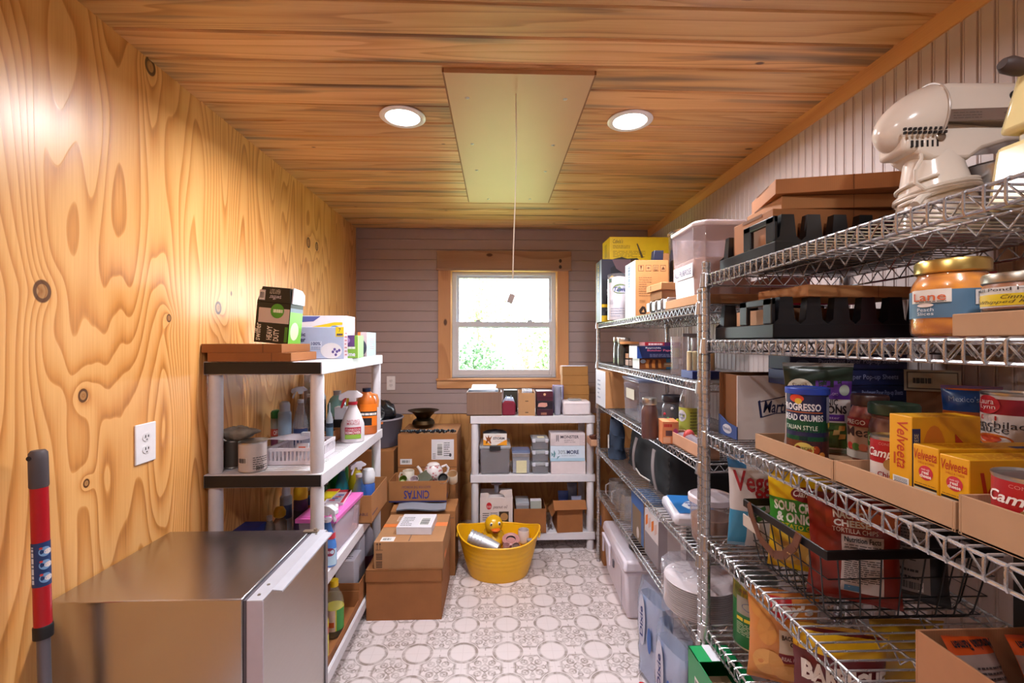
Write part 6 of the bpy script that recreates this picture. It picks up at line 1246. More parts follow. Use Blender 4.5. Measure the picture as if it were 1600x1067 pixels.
b = Box('blue_tan_box', 'tall box with blue and tan picture sides on the fifth rack shelf', 'box', .705, .80, 2.16, 2.36, z0, .225, '#4a6a9c', flap=None); b.p('F', 0, 0, .3, 1, '#a88868'); b.p('L', .1, 0, .8, .7, '#7c6a58'); b.p('L', .45, .05, .65, .3, '#d0c8c8', shape='oval', off=.0008); b.p('L', 0, .7, 1, 1, '#3c64a4')
b = Box('flag_box', 'white and orange box with flag pictures on the fifth rack shelf', 'box', .70, .80, 1.95, 2.13, z0, .21, '#cfc8cc', flap=None)
for k in range(4): b.poly('L', [(.08+.22*k, .62), (.25+.22*k, .72), (.25+.22*k, .92), (.08+.22*k, .84)], ('#d8742c', '#c8a8a0')[k % 2])
b.p('L', 0, .0, 1, .5, '#8a848c'); b.p('F', 0, 0, .4, 1, '#a8a0a8')
b = Box('appliance_box', 'large white appliance box with red dots on the fifth rack shelf', 'box', .80, .97, 1.80, 1.99, z0, .21, '#cdc6ca', flap=None); b.t('F', '2.6', .3, .25, .62, .4, '#3a3640', bold=.02); b.p('L', .5, 0, 1, 1, '#2a2428'); b.p('L', .55, .2, .9, .8, '#5a5460', shape='oval', off=.0008)
for k in range(7): b.p('F', .12+.0*k, .9-.06*k, .18, .93-.06*k, '#b83048')
o = thing('paper_pad', 'white printed paper sheet on the dim bottom rack shelf', 'paper', .76, 2.60, z0+.001, R(0)); 
bpy.data.objects.remove(o)
# plates in a bag
pl = (0.755, 1.665)
for k in range(14):
    o = thing('paper_plate', 'white paper plate in the bagged stack on the fifth rack shelf', 'plate', pl[0], pl[1], z0+.004+.0075*k, group='bagged paper plates'); 
    if k == 0: MB().lathe([(.0001, 0), (.088, 0), (.108, .008), (.127, .012), (.128, .014), (.106, .011), (.087, .003), (.0001, .003)], 40).build('plate', M('#cfc2c2', .6), o); _pm = o.children[0].data
    else: copyof(None, _pm, 'plate', o)
bgp = thing('plastic_bag', 'shiny clear plastic bag wrapped around the stack of paper plates', 'bag', pl[0], pl[1], z0+.001)
MB().grid(lambda u, v: (lambda a, q: ((.138+.006*noise.noise(Vector((math.cos(a)*6, math.sin(a)*6, v*6))))*math.cos(a)*q, (.138+.006*noise.noise(Vector((math.cos(a)*6, math.sin(a)*6, v*9))))*math.sin(a)*q, .155*min(1, v*1.25)+(.012*noise.noise(Vector((math.cos(a)*7*q, math.sin(a)*7*q, v*8)))+.004*noise.noise(Vector((math.cos(a)*20*q, math.sin(a)*20*q, v*20))))*(1 if v > .1 else 0)))(u*2*PI, 1 if v < .8 else max(.02, 1-(v-.8)*4.9)), 90, 60).build('film', CLEAR('#eeecf8', .13, .10), bgp)
# under the rack: cooler, cartons
co = thing('cooler', 'white plastic cooler chest on the floor under the rack edge', 'cooler', .835, 2.63, 0, R(-2)); CWH = M('#dcd4e0', .38)
a_, c_ = .165, .29
MB().frustum((-a_*.84, a_*.84, -c_*.9, c_*.9), (-a_*.96, a_*.96, -c_*.97, c_*.97), 0, .255).build('body', CWH, co, bevel=.018)
MB().frustum((-a_, a_, -c_, c_), (-a_*.94, a_*.94, -c_*.96, c_*.96), .258, .315).build('lid', CWH, co, bevel=.014)
for s in (-1,):
    MB().box(-.012, .0, -.10, -.085, -.115, .0).box(-.012, .0, .085, .10, -.115, .0).box(-.014, .002, -.10, .10, -.018, 0.002).build('handle', CWH, co, bevel=.003).location = (-a_*1.0, .12, .262)
MB().box(-.006, 0, -.012, .012, -.04, .0).build('latch', M('#5a5460', .5), co).location = (-a_*.95, -.02, .20)
MB().box(-.003, 0, -.0015, .0015, .0, .22).build('mould_line', M('#a8a0b0', .5), co).location = (-a_*.93, -.2, .02)
b = carton('cardboard_box', 'tall brown box with a blue dot at the window end under the rack', .70, .93, 2.95, 3.12, 0, .40, CB, tape=False); b.p('L', .4, .55, .6, .75, '#3c5ab0', shape='oval')
b = carton('cardboard_box', 'brown box with paper flyers squeezed behind the white cooler', 1.01, 1.13, 2.45, 2.85, 0, .33, CB, tape=False)
bk = thing('black_bowl', 'glossy black bowl upside down under the fifth rack shelf', 'bowl', .80, 2.33, .3165); MB().lathe([(.0001, .0), (.10, 0), (.105, .004), (.098, .05), (.08, .075), (.0001, .08)], 36).build('bowl', M('#0e0f14', .25), bk); bk.location = (.84, 2.50, .3160)
# bagged plates on the floor
def film_bag(name, label, x, y, w, d, h, rz, seed, printc, rx=0):
    o = thing(name, label, 'bag', x, y, .003, rz, None, rx)
    def f(u, v):
        a = u*2*PI; cx = abs(math.cos(a))**.5*math.copysign(1, math.cos(a)); sy = abs(math.sin(a))**.5*math.copysign(1, math.sin(a)); q = 1-.35*max(0, v-.8)*3 if v > .8 else 1
        n_ = 1+.09*noise.noise(Vector((math.cos(a)*2.5, math.sin(a)*2.5+seed, v*6)))+.07*noise.noise(Vector((math.cos(a)*6, math.sin(a)*6+seed, v*10)))+.03*noise.noise(Vector((math.cos(a)*14, math.sin(a)*14+seed, v*26)))
        return Vector((cx*w/2*q*n_, sy*d/2*q*n_, h*v))
    m = MB().grid(f, 56, 40); m.build('film', CLEAR('#b4cdf0', .26, .12), o, angle=1.5)
    MB().grid(lambda u, v: f(u, .03+.87*v)*.93+Vector((0, 0, .003)), 40, 12).build('plates', M('#c0c6dc', .6, vary=.15, scale=8), o)
    S = lambda u, v, off=0: Vector((-.008+(u-.5)*w*.7, -d/2*1.06-.004-off*2, h*(.1+.8*v)))
    pan(o, S, .1, .3, .5, .95, M('#c4c8dc', .5), shape='oval'); txt(o, S, 'Dixie', .2, .42, .38, .8, M('#2a3c80', .5), rot=90, bold=.02, off=.001); pan(o, S, .62, .3, .85, .62, M('#3a64b0', .5), shape='oval')
    return o
film_bag('plate_bag', 'pale blue plastic bag of plates leaning on the floor beside the cooler', .680, 1.93, .20, .075, .425, R(-78), 3, 0)
film_bag('plate_bag', 'second pale blue bag of plates on the floor in front of the rack posts', .652, 1.64, .19, .075, .415, R(-78), 8, 0)
b = Box('candy_pack', 'red candy pack with yellow lettering on the floor by the blue bags', 'candy pack', .50, .53, 1.68, 1.86, .0, .13, M('#c81c1c', .25), flap=None, bevel=.01, rz=R(0)); b.t('L', '', .1, .6, .7, .9, '#e8b828', bold=.03); b.t('L', '', .15, .25, .8, .52, '#e8b828', bold=.03)
b.o.location = (.535, 1.66, .02); b.o.rotation_euler = (0, R(10), R(-4))
cb_ = bag('clear_pouch', 'crumpled clear plastic pouch lying by the red candy pack', .53, 1.50, .004, .09, .05, .11, '#c8ccdc', cat='bag', alpha=.3, seed=31)
# ================================================================ NEAR RACK
def N(k): return NT_[k]+.0022
def mesh_bar(pts, r=.0019, seg=5): return MB().tube(pts, r, seg)
# black plastic can carriers: slab with tapered hollow pegs
def can_carrier(name, label, x0, x1, y0, y1, z0, npeg, h=.10, group=None):
    o = thing(name, label, 'carrier tray', (x0+x1)/2, (y0+y1)/2, z0, PI/2); L, W = (x1-x0)/2, (y1-y0)/2; BP = M('#121216', .32)
    m = MB().box(-W, W, -L, L, 0, .006).box(-W, -W+.004, -L, L, 0, h*.36).box(W-.004, W, -L, L, 0, h*.36).box(-W, W, -L, -L+.004, 0, h*.36).box(-W, W, L-.004, L, 0, h*.36)
    m.build('base', BP, o, smooth=False, bevel=.002)
    me = None
    for s in (-1, 1):
        for i in range(npeg):
            if me is None:
                p = MB().frustum((-.012, .016, -.023, .023), (-.010, .012, -.0165, .0165), 0, h*.66).prism([(-.012, 0), (.016, 0), (.016, -.004), (-.012, -.004)], -.034, .034, 'y').add([(-.012, -.036, 0), (-.012, .036, 0), (-.0115, .0225, .012), (-.0115, -.0225, .012)], [(0, 1, 2, 3)])
                ob = p.build('peg', BP, o, smooth=False, bevel=.003); me = ob.data
            else: ob = copyof(None, me, 'peg', o)
            ob.location = (s*(W-.013), -L+2*L*(i+.5)/npeg, h*.36); ob.rotation_euler = (0, 0, 0 if s < 0 else PI)
    hb = MB().box(-W*.95, -W*.7, L-.012, L, h*.36, h).box(-W*.2, W*.05, L-.012, L, h*.36, h).box(-W*.95, W*.05, L-.012, L, h*.82, h*1.0)
    hb.build('handle', BP, o, smooth=False, bevel=.003)
    return o
# --- top deck
z0 = N(4)
can_carrier('can_carrier', 'black plastic carrier with tapered pegs on the top rack deck', .712, 1.125, 1.14, 1.43, z0, 6, .105)
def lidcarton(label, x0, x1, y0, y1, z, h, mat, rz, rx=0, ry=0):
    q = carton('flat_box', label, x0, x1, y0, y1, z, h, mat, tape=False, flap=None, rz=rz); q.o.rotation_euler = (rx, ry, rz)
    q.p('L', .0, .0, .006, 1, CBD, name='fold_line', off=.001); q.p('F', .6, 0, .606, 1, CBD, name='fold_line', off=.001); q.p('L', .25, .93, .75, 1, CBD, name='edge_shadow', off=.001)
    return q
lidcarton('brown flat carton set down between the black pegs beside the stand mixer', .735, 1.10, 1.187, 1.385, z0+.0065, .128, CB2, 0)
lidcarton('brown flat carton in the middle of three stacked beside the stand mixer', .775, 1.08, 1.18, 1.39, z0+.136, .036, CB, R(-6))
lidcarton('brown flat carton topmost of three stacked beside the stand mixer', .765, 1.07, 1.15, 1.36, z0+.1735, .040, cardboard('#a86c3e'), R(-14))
# stand mixer
mxr = thing('stand_mixer', 'cream white stand mixer with its cord wound around the column', 'mixer', .955, .97, z0, R(-6)); CR = M('#ddd0c4', .18, vary=.02)
MB().grid(lambda u, v: (lambda a, r: (r*1.1*math.cos(a)+.02*(1-v), r*.92*math.sin(a), .205*v))(u*2*PI, .082-.040*v), 36, 16).grid(lambda u, v: (lambda a: (.042*v*1.1*math.cos(a), .042*.92*v*math.sin(a), .205))(u*2*PI), 36, 1).build('column', CR, mxr, recalc=True)
MB().box(-.07, .20, -.075, .075, 0, .018).build('base', CR, mxr, bevel=.008)
pv = MB().prism([(-.06, .185), (-.045, .225), (-.01, .245), (.10, .232), (.20, .228), (.20, .205), (.12, .20), (.07, .185), (.045, .165), (-.03, .165)], -.042, .042, 'y').build('neck_shell', CR, mxr, bevel=.008, recalc=True)
MB().prism([(-.03, .248), (.24, .235), (.24, .30), (.22, .315), (-.02, .325)], -.056, .056, 'y').build('head_shell', CR, mxr, bevel=.016, recalc=True)
MB().grid(lambda u, v: (lambda a, t: (-.015-.10*math.sin(t), .062*math.cos(t)*math.cos(a)*(1.0), .268+(.070*math.cos(t))*math.sin(a)-.028*math.sin(t)-(.0)))(u*2*PI, v*PI/2), 36, 18).build('motor_cover', CR, mxr, recalc=True)
MB().tube([(-.014, .064*math.cos(2*PI*k/36), .268+.072*math.sin(2*PI*k/36)) for k in range(36)], .0025, 6, closed=True).build('cover_ring', M('#b8a89c', .3), mxr)
vt = MB().box(-.085, -.01, -.04, .04, .186, .225).build('vent_housing', CR, mxr, bevel=.01)
sv = MB()
for k in range(9):
    for j in range(2): sv.lathe([(.0032, 0), (.0032, .002)], 8, cx=0, cy=0)
sv = MB()
for k in range(9):
    for j in (0, 1): sv.box(-.100+.010*k, -.0955+.010*k, -.0595, -.0545, .212+.008*j+.0025*k*.0, .217+.008*j)
Vs = sv.build('vent_holes', M('#241c1a', .8), mxr, smooth=False); Vs.location = (.006, .006, .004)
sv2 = MB()
for k in range(6): sv2.box(-.072+.010*k, -.068+.010*k, -.0425, -.0385, .192, .206)
sv2.build('vent_slots', M('#241c1a', .8), mxr, smooth=False)
MB().box(-.012, .24, -.0585, -.055, .237, .262).build('trim_band', metalm('band', '#a89a90', .35), mxr, bevel=.001)
Sm = lambda u, v, off=0: Vector((-.01+.25*u, -.0587-off, .237+.025*v)); txt(mxr, Sm, 'OFF  STIR  2  4  6  8  10', .42, .45, .92, .62, M('#5a4c44', .5)); scribble(mxr, Sm, .03, .2, .25, .85, 3, M('#6a5c54', .5)); pan(mxr, Sm, .55, .08, .85, .25, M('#1c1614', .6))
MB().lathe([(.010, 0), (.010, .003)], 20).build('attachment_knob', BLACK, mxr).rotation_euler = (PI/2, 0, 0); [c for c in mxr.children if c.name.startswith('attachment_knob')][0].location = (.118, -.0555, .287)
MB().lathe([(.009, 0), (.0095, .003), (.006, .005)], 20).build('hinge_pin', M('#8a7a6c', .3, .7), mxr).rotation_euler = (PI/2, 0, 0); [c for c in mxr.children if c.name.startswith('hinge_pin')][0].location = (-.015, -.042, .212)
MB().lathe([(.006, 0), (.006, .002)], 14).build('side_screw', M('#6a5a50', .3, .7), mxr).rotation_euler = (PI/2, 0, 0); [c for c in mxr.children if c.name.startswith('side_screw')][0].location = (.025, -.042, .145)
CORD = M('#d8ccc0', .35)
cp = []
for k in range(150):
    a = k/150*2*PI*4.2-PI; zz = .088+.010*math.sin(k*.05)+.034*k/150; rr = .082-.040*zz/.205
    cp.append(((rr*1.1+.006)*math.cos(a)+.02*(1-zz/.205), (rr*.92+.006)*math.sin(a), zz+.012*math.cos(a+.5)))
MB().tube(cp, .0038, 7).build('cord', CORD, mxr)
MB().tube([(-.045, -.03, .186), (-.055, -.045, .165), (-.07, -.05, .14), (-.066, -.045, .115), (-.05, -.05, .10)], .0038, 7).build('cord_lead', CORD, mxr)
MB().tube([(-.05, -.06, .085), (-.075, -.07, .075), (-.09, -.075, .06)], [.004, .008, .009], 8).build('plug', CORD, mxr)
MB().lathe([(.0001, 0), (.055, 0), (.085, .05), (.098, .13), (.101, .135), (.097, .135), (.083, .05), (.0001, .006)], 36).build('steel_bowl', STEEL, mxr).location = (.165, .02, .02)
MB().tube([(.165+.09*math.cos(2*PI*k/40), .02+.09*math.sin(2*PI*k/40), .158) for k in range(40)], .004, 6, closed=True).build('bowl_rim', STEEL, mxr)
# second appliance: cream food slicer at the frame end
sl2 = thing('food_grinder', 'pale yellow countertop grinder with a brown knob and looped cord', 'food grinder', .915, .69, z0, R(0)); sl2.scale = (.85, .85, .82); YC = M('#dcc890', .16, vary=.02)
MB().frustum((-.082, .12, -.09, .085), (-.072, .10, -.07, .075), 0, .135).build('lower_housing', YC, sl2, bevel=.012)
MB().frustum((-.072, .10, -.06, .072), (-.052, .09, -.045, .05), .155, .29).build('upper_housing', YC, sl2, bevel=.012)
MB().box(-.05, .09, -.045, .05, .133, .158).build('joint', M('#a89460', .3), sl2, bevel=.003)
MB().prism([(-.005, .195), (.09, .215), (.09, .245), (-.002, .225), (-.012, .21)], -.075, -.042, 'y').build('brown_grip', M('#4c3228', .4), sl2, bevel=.004, recalc=True)
MB().lathe([(.014, 0), (.016, .01), (.016, .035), (.010, .045)], 16).build('knob', M('#3a2620', .6, vary=.4), sl2).rotation_euler = (0, R(-78), 0); [c for c in sl2.children if c.name.startswith('knob')][0].location = (-.062, .03, .275)
MB().lathe([(.017, 0), (.017, .003)], 20, sx=1.3).build('dark_opening', M('#0c0a0a', .6), sl2).rotation_euler = (PI/2+R(8), 0, 0); [c for c in sl2.children if c.name.startswith('dark_opening')][0].location = (.04, -.044, .262)
for k in range(3):
    MB().tube([(.12, -.06, .36+.006*k), (.06, -.06, .345+.006*k), (.01, -.062, .31+.004*k), (-.008, -.063, .275+.004*k), (-.004, -.055, .262)], .004, 7).build('cord', CORD, sl2)
MB().tube([(.13, -.10, .16), (.06, -.10, .115), (.0, -.098, .07), (-.05, -.095, .02), (-.06, -.09, .006)], .0042, 7).build('cord', CORD, sl2)
o = thing('foil_bundle', 'dark steel roasting pan behind the yellow grinder', 'pan', 1.07, .74, z0+.0); MB().frustum((-.05, .06, -.04, .04), (-.06, .07, -.05, .05), 0, .06).build('pan', STEEL, o, bevel=.008)
# --- second deck
z0 = N(3)
can_carrier('can_carrier', 'black plastic carrier with tapered pegs on the second rack deck', .70, 1.13, 1.13, 1.435, z0, 6, .105)
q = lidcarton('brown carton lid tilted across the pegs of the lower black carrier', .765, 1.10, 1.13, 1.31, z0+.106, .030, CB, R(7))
tray('cardboard_tray', 'tan tray sitting inside the lower black carrier', .74, 1.09, 1.185, 1.38, z0+.007, .075, cardboard('#b98a66'))
b = bag('pink_packet', 'bright pink packet with white streaks behind the tilted carton lid', 1.03, 1.385, z0+.108, .24, .02, .055, '#c82a6c', cat='packet', seed=5, rz=R(-5)); 
for k in range(4): pan(b.o, b.S, .12+.2*k, .3, .16+.2*k, .9, M('#e0a8c0', .4), off=.001, nv=6)
Box('red_carton', 'red box near the pink packet under the top deck', 'box', 1.03, 1.12, .98, 1.08, z0, .15, '#b01c34')
PF, pf_b, pf_t = newmat('peach_slices', .25); E.nt = pf_t
_tc = pf_t.node('ShaderNodeTexCoord'); _mp = pf_t.node('ShaderNodeMapping'); _mp.inputs['Rotation'].default_value = (.5, .9, .3); _mp.inputs['Scale'].default_value = (1, 1, 2.2); _vo = pf_t.node('ShaderNodeTexVoronoi', feature='SMOOTH_F1'); _vo.inputs['Scale'].default_value = 34; pf_t.link(_tc.outputs['Object'], _mp.inputs[0]); pf_t.link(_mp.outputs[0], _vo.inputs['Vector'])
_rp = pf_t.node('ShaderNodeValToRGB'); _rp.color_ramp.elements[0].color = rgb('#e89418'); _rp.color_ramp.elements[0].position = .15; _rp.color_ramp.elements[1].color = rgb('#a04e08'); _rp.color_ramp.elements[1].position = .75; pf_t.link(_vo.outputs['Distance'], _rp.inputs[0]); pf_t.link(_rp.outputs[0], pf_b.inputs['Base Color'])
pj = jar('peach_jar', 'tall jar of orange peach slices with a gold lid and blue label', .763, .738, z0, .0535, wz(408, .763, .738)-z0, PF, '#c8a860', [(.245, .60, '#4c6c86')], lidm=GOLD, lidr=.86, tint='#fff0dc', level=.82)
S = cylsurf(.0545, 0, wz(408, .763, .738)-z0, math.atan2(-.738, -.763), PI*.9)
pan(pj.o, S, .12, .44, .50, .61, M('#d8d0c8', .5), nu=10, off=.0008); txt(pj.o, S, 'Lane', .16, .465, .46, .57, M('#c85c30', .5), off=.002, bold=.01); txt(pj.o, S, '', .18, .450, .46, .462, M('#3a3a40', .5), off=.002)
pan(pj.o, S, .20, .385, .36, .435, M('#d8c8c0', .5), shape='oval', off=.0012); txt(pj.o, S, 'Peach', .2, .33, .36, .375, M('#d8dce0', .5), off=.0012); txt(pj.o, S, 'Slices', .2, .28, .36, .32, M('#d8dce0', .5), off=.0012)
pan(pj.o, S, .68, .40, .92, .58, M('#cfc8c4', .5), nu=8, off=.0008); scribble(pj.o, S, .70, .41, .90, .57, 8, off=.0014); barcode(pj.o, S, .72, .29, .88, .36, off=.001)
tq_ = tray('cardboard_tray', 'small tan box lid carrying the honey jar at the rack edge', .695, .98, .50, .663, z0, .035, cardboard('#b08866'), tape=None) if False else Box('flat_box', 'low tan carton carrying the honey jar at the rack edge', 'cardboard box', .695, .98, .47, .672, z0, .034, cardboard('#b08866'), flap=None)
hj_h = wz(427, .735, .615)-(z0+.0345)
hj = jar('honey_jar', 'squat jar of brown whipped honey with a white and yellow label', .738, .615, z0+.0345, .041, hj_h, '#a8683c', '#a8a49c', [(.10, .62, '#d8d4d0')], lidm=metalm('dull_lid', '#a39a8c', .35), lidr=.96, neck=.80, level=.76)
S = cylsurf(.0418, 0, hj_h, math.atan2(-.615, -.738), PI*.95)
pan(hj.o, S, .06, .14, 1, .44, M('#dcc020', .45), nu=14, off=.0006); txt(hj.o, S, 'Mill Pond Honey Farm', .04, .49, .98, .60, M('#3a2c28', .5), off=.0014, bold=.008); txt(hj.o, S, 'Cinnamon', .34, .31, .70, .41, M('#4a3810', .5), off=.0016, shear=.35); txt(hj.o, S, 'Whipped Raw Honey', .10, .17, .94, .28, M('#4a3810', .5), off=.0016, shear=.35)
# --- third deck
z0 = N(2)
mc = thing('cider_case', 'open white cider case with a blue rail and brown inside', 'cardboard box', .83, 1.385, z0); cw_, cd_, chh = .115, .055, wz(587, .72, 1.33)-z0
WC = M('#cfc4c0', .6)
box('front_panel', WC, -cw_, cw_, -cd_, -cd_+.004, 0, chh, mc, bevel=.001); box('inner_panel', CBI, -cw_, cw_, -cd_+.0042, -cd_+.008, .0, chh-.001, mc, bevel=0)
box('rear_panel', CBI, -cw_, cw_, cd_-.004, cd_, 0, chh+.004, mc, bevel=.001); box('bottom', CBI, -cw_, cw_, -cd_+.008, cd_-.004, 0, .004, mc, bevel=0); box('side_panel', CBI, cw_-.004, cw_, -cd_+.008, cd_-.004, .004, chh, mc, bevel=0)
box('inside_board', CBI, -cw_+.012, -cw_+.016, -cd_+.009, cd_-.005, .004, chh, mc, bevel=0)
rl = MB().prism([(-cd_, 0), (cd_, 0), (cd_, .062), (0, .042), (-cd_, .038)], -cw_-.002, -cw_+.002, 'x').build('blue_rail', M('#3c5490', .5), mc, smooth=False, recalc=True)
SL_ = lambda u, v, off=0: Vector((-cw_-.0022-off, cd_-2*cd_*u, .06*v)); pan(mc, SL_, .25, .15, .75, .62, M('#c8ccd8', .5), shape='oval', off=.0004); txt(mc, SL_, "Martinelli's", .3, .3, .7, .48, M('#3c5490', .5), off=.0008)
SF_ = boxsurf(2*cw_, 2*cd_, chh)['F']; txt(mc, SF_, "Martinelli's", .34, .42, .95, .62, M('#22264c', .6), shear=.25, bold=.015, rot=0, off=.0012)
for pts in ([(.30, .34), (.33, .35), (.30, .62), (.27, .60)], [(.28, .58), (.30, .60), (.62, .68), (.98, .70), (.98, .685), (.62, .665)], [(.31, .34), (.32, .36), (.50, .42), (.70, .43), (.70, .415), (.50, .405)], [(.70, .42), (.73, .36), (.75, .38), (.73, .42)]): poly(mc, SF_, pts, M('#22264c', .6), off=.001)
for k in range(6):
    b = Box('parchment_box', ('dark blue parchment paper box, bottom of the stack behind the cider case', 'dark blue parchment paper box, second from bottom behind the cider case', 'dark blue parchment paper box, third from bottom behind the cider case', 'dark blue parchment paper box, fourth from bottom behind the cider case', 'dark blue parchment paper box, second from top behind the croutons', 'dark blue parchment paper box topmost of the stack under the deck')[k], 'box', .96 if k < 4 else .80, 1.13, 1.215, 1.315, z0+.043*k, .042, '#141e4a', flap=None, group='dark blue parchment paper boxes')
    if k > 2: b.t('F', 'Parchment Paper Pop-up Sheets', .24, .3, .92, .72, '#8a90b8', bold=.01); b.p('F', .05, .3, .16, .65, '#5a6488', shape='oval')
for o_ in [o for o in sc.objects if o.name.startswith('parchment_box')]: o_.location.y += .225 if False else 0
for k in range(3):
    b = Box('foil_box', ('blue foil wrap box low at the far end of the third rack deck', 'blue foil wrap box in the middle at the far end of the third rack deck', 'light blue foil wrap box topmost at the far end of the third rack deck')[k], 'box', .97, 1.10, 1.325, 1.42, z0+.086*k, .084, ('#1a2a66', '#1c3f88', '#2a62a8')[k], flap=None, group='foil wrap boxes'); b.p('F', .1, .5, .5, .8, '#7a9ac8'); b.p('L', .1, .2, .9, .5, '#8a3a7a' if k == 0 else '#6a9ad0')
tA = tray('cardboard_tray', 'shallow tan tray carrying the bread crumbs and croutons', .700, 1.10, .925, 1.21, z0, .044, cardboard('#b08866'))
tB = tray('cardboard_tray', 'shallow tan tray full of yellow pasta boxes and a soup can', .700, 1.10, .672, .922, z0, .046, cardboard('#b08866'))
tC = tray('cardboard_tray', 'tan tray with torn rim holding the big soup can at the rack edge', .700, 1.06, .40, .667, z0, .060, cardboard('#b08866'))
zt_ = z0+.0045
hcan = wz(607, .76, 1.08)-zt_
bc_ = can('bread_crumbs_can', 'blue bread crumbs canister with a royal blue lid', .757, 1.085, zt_, .044, hcan, [(.0, 1.0, '#1a2048'), (.42, .58, '#2e7a44'), (.0, .30, '#b0602a'), (.30, .36, '#2e7a44')], lid='#2440a0')
S = cylsurf(.0438, 0, hcan, math.atan2(-1.085, -.757), PI*.95)
txt(bc_.o, S, 'PROGRESSO', .02, .71, .72, .81, M('#dcd8dc', .5), bold=.03, off=.001); pan(bc_.o, S, .05, .685, .75, .695, M('#c86a28', .5), nu=8, off=.001); txt(bc_.o, S, 'BREAD CRUMBS', .05, .57, .76, .66, M('#d8dce0', .5), bold=.02, off=.001); txt(bc_.o, S, 'ITALIAN STYLE', .1, .45, .66, .51, M('#d8e8d8', .5), off=.0014)
pan(bc_.o, S, .2, .82, .45, .93, M('#c83a1c', .5), shape='oval', off=.001); pan(bc_.o, S, .3, .8, .42, .88, M('#c8a838', .5), shape='oval', off=.0014); pan(bc_.o, S, .84, .55, .95, .9, M('#8a90a8', .5), off=.001); pan(bc_.o, S, .28, .07, .60, .28, M('#dcc464', .4), shape='oval', off=.0014); txt(bc_.o, S, "AMERICA'S", .32, .18, .56, .22, off=.0024); txt(bc_.o, S, 'FAVORITE', .33, .13, .55, .17, off=.0024); poly(bc_.o, S, [(.55, .22), (.62, .2), (.95, .5), (.93, .56)], M('#d8b848', .4), off=.0014)
for k in range(7): pan(bc_.o, S, .08+.1*k, .05+.04*(k % 3), .2+.1*k, .16+.04*(k % 3), M(('#d89040', '#c86c28', '#a8401c')[k % 3], .5), shape='oval', off=.0009)
cb = bag('crouton_bag', 'standing green and white crouton pouch with purple banner', .838, 1.158, zt_, .16, .03, .232, '#d0c4c0', cat='snack bag', seed=4, rz=R(-22), rx=R(-3), zones=[(0, .73, 1, 1, '#1c2a1c'), (.45, .60, 1, .80, '#5a2c86'), (.12, .36, .88, .43, '#5a2c86'), (.06, .0, .9, .34, '#4c6430')])
S = cb.S; pan(cb.o, S, .02, .57, .42, .82, M('#d8d0bc', .45), shape='oval', off=.0015); txt(cb.o, S, 'Simply', .1, .69, .36, .77, M('#5a3a20', .5), off=.003); txt(cb.o, S, 'Nature', .06, .62, .36, .69, M('#5a3a20', .5), off=.003); txt(cb.o, S, 'NON-GMO', .58, .64, .78, .67, M('#b8a0c8', .5), off=.002); txt(cb.o, S, 'ORGANIC', .3, .53, .78, .60, M('#2a2026', .5), off=.001, bold=.01); txt(cb.o, S, 'CROUTONS', .1, .44, .92, .53, M('#2a2026', .5), off=.001, bold=.03); txt(cb.o, S, 'garlic & butter', .2, .37, .8, .41, M('#c8b0d8', .5), off=.002); pan(cb.o, S, .80, .64, .96, .76, M('#aab0a4', .5), shape='oval', off=.0016)
rs = random.Random(2)
for k in range(14): u, v = rs.uniform(.12, .8), rs.uniform(.04, .26); poly(cb.o, S, [(u, v), (u+.1, v+.01), (u+.11, v+.06), (u+.02, v+.06)], M(('#b8843c', '#8aa05c', '#c8a060', '#3a5a2c')[k % 4], .5), off=.0014+.0003*k)
def label_can(name, label, x, y, z, r, h, bands, face=None): return can(name, label, x, y, z, r, h, bands, face=face)
pg = jar('sauce_jar', 'big jar of red meat pasta sauce with dark lid behind the pasta boxes', .905, 1.075, zt_, .043, wz(618, .895, 1.055)-zt_, '#8c2410', '#3a1c14', [(.16, .56, '#b08468')], tint='#ffe8e0', lidr=.84)
S = cylsurf(.0438, 0, wz(618, .9, 1.055)-zt_, math.atan2(-1.075, -.905), PI*.95); pan(pg.o, S, .05, .53, .5, .66, M('#8c1c20', .5), nu=8, off=.0008); txt(pg.o, S, 'PREGO', .1, .56, .44, .63, M('#e0d0c8', .5), off=.0016, bold=.02); txt(pg.o, S, 'Meat', .08, .38, .62, .52, M('#3a1c18', .5), off=.0012, bold=.01); pan(pg.o, S, 0, .05, .9, .16, M('#c0b4a8', .5), nu=12, off=.0008)
for k in range(5): pan(pg.o, S, .1+.12*k, .17, .24+.12*k, .28, M(('#b83428', '#5a7a34', '#c86848')[k % 3], .5), shape='oval', off=.001+.0002*k)
og_ = jar('sauce_jar', 'jar of salsa with a dark green lid and organic label', .878, .978, zt_, .045, wz(632, .905, .955)-zt_, '#5c1c0c', '#1e3828', [(.10, .36, '#c8b8ac'), (.36, .56, '#3a7a34')], tint='#ffe8e0', lidr=.98)
S = cylsurf(.0458, 0, wz(632, .9, .935)-zt_, math.atan2(-.974, -.878), PI*.95); txt(og_.o, S, 'ORGANIC', .1, .42, .55, .52, M('#d8dcc8', .5), off=.001, bold=.02)
def soup(name, label, x, y, z, r, h, big=0):
    q = can(name, label, x, y, z, r, h, [(.04, .5, '#d4c6bf'), (.5, .93, '#a8141c')]); S = cylsurf(r*.992, 0, h, math.atan2(-y, -x), PI*.95)
    txt(q.o, S, "Campbell's", .06, .56, .94, .78, M('#e6dcd8', .5), off=.001, bold=.02, shear=.3); txt(q.o, S, 'CONDENSED', .3, .84, .7, .89, M('#c8807c', .5), off=.001); pan(q.o, S, .38, .38, .62, .60, M('#a8824c', .4), shape='oval', off=.0016); txt(q.o, S, 'Chicken', .28, .24, .7, .34, M('#8c1c20', .5), off=.001, bold=.02); txt(q.o, S, 'Noodle', .3, .12, .68, .22, M('#8c1c20', .5), off=.001, bold=.02); return q
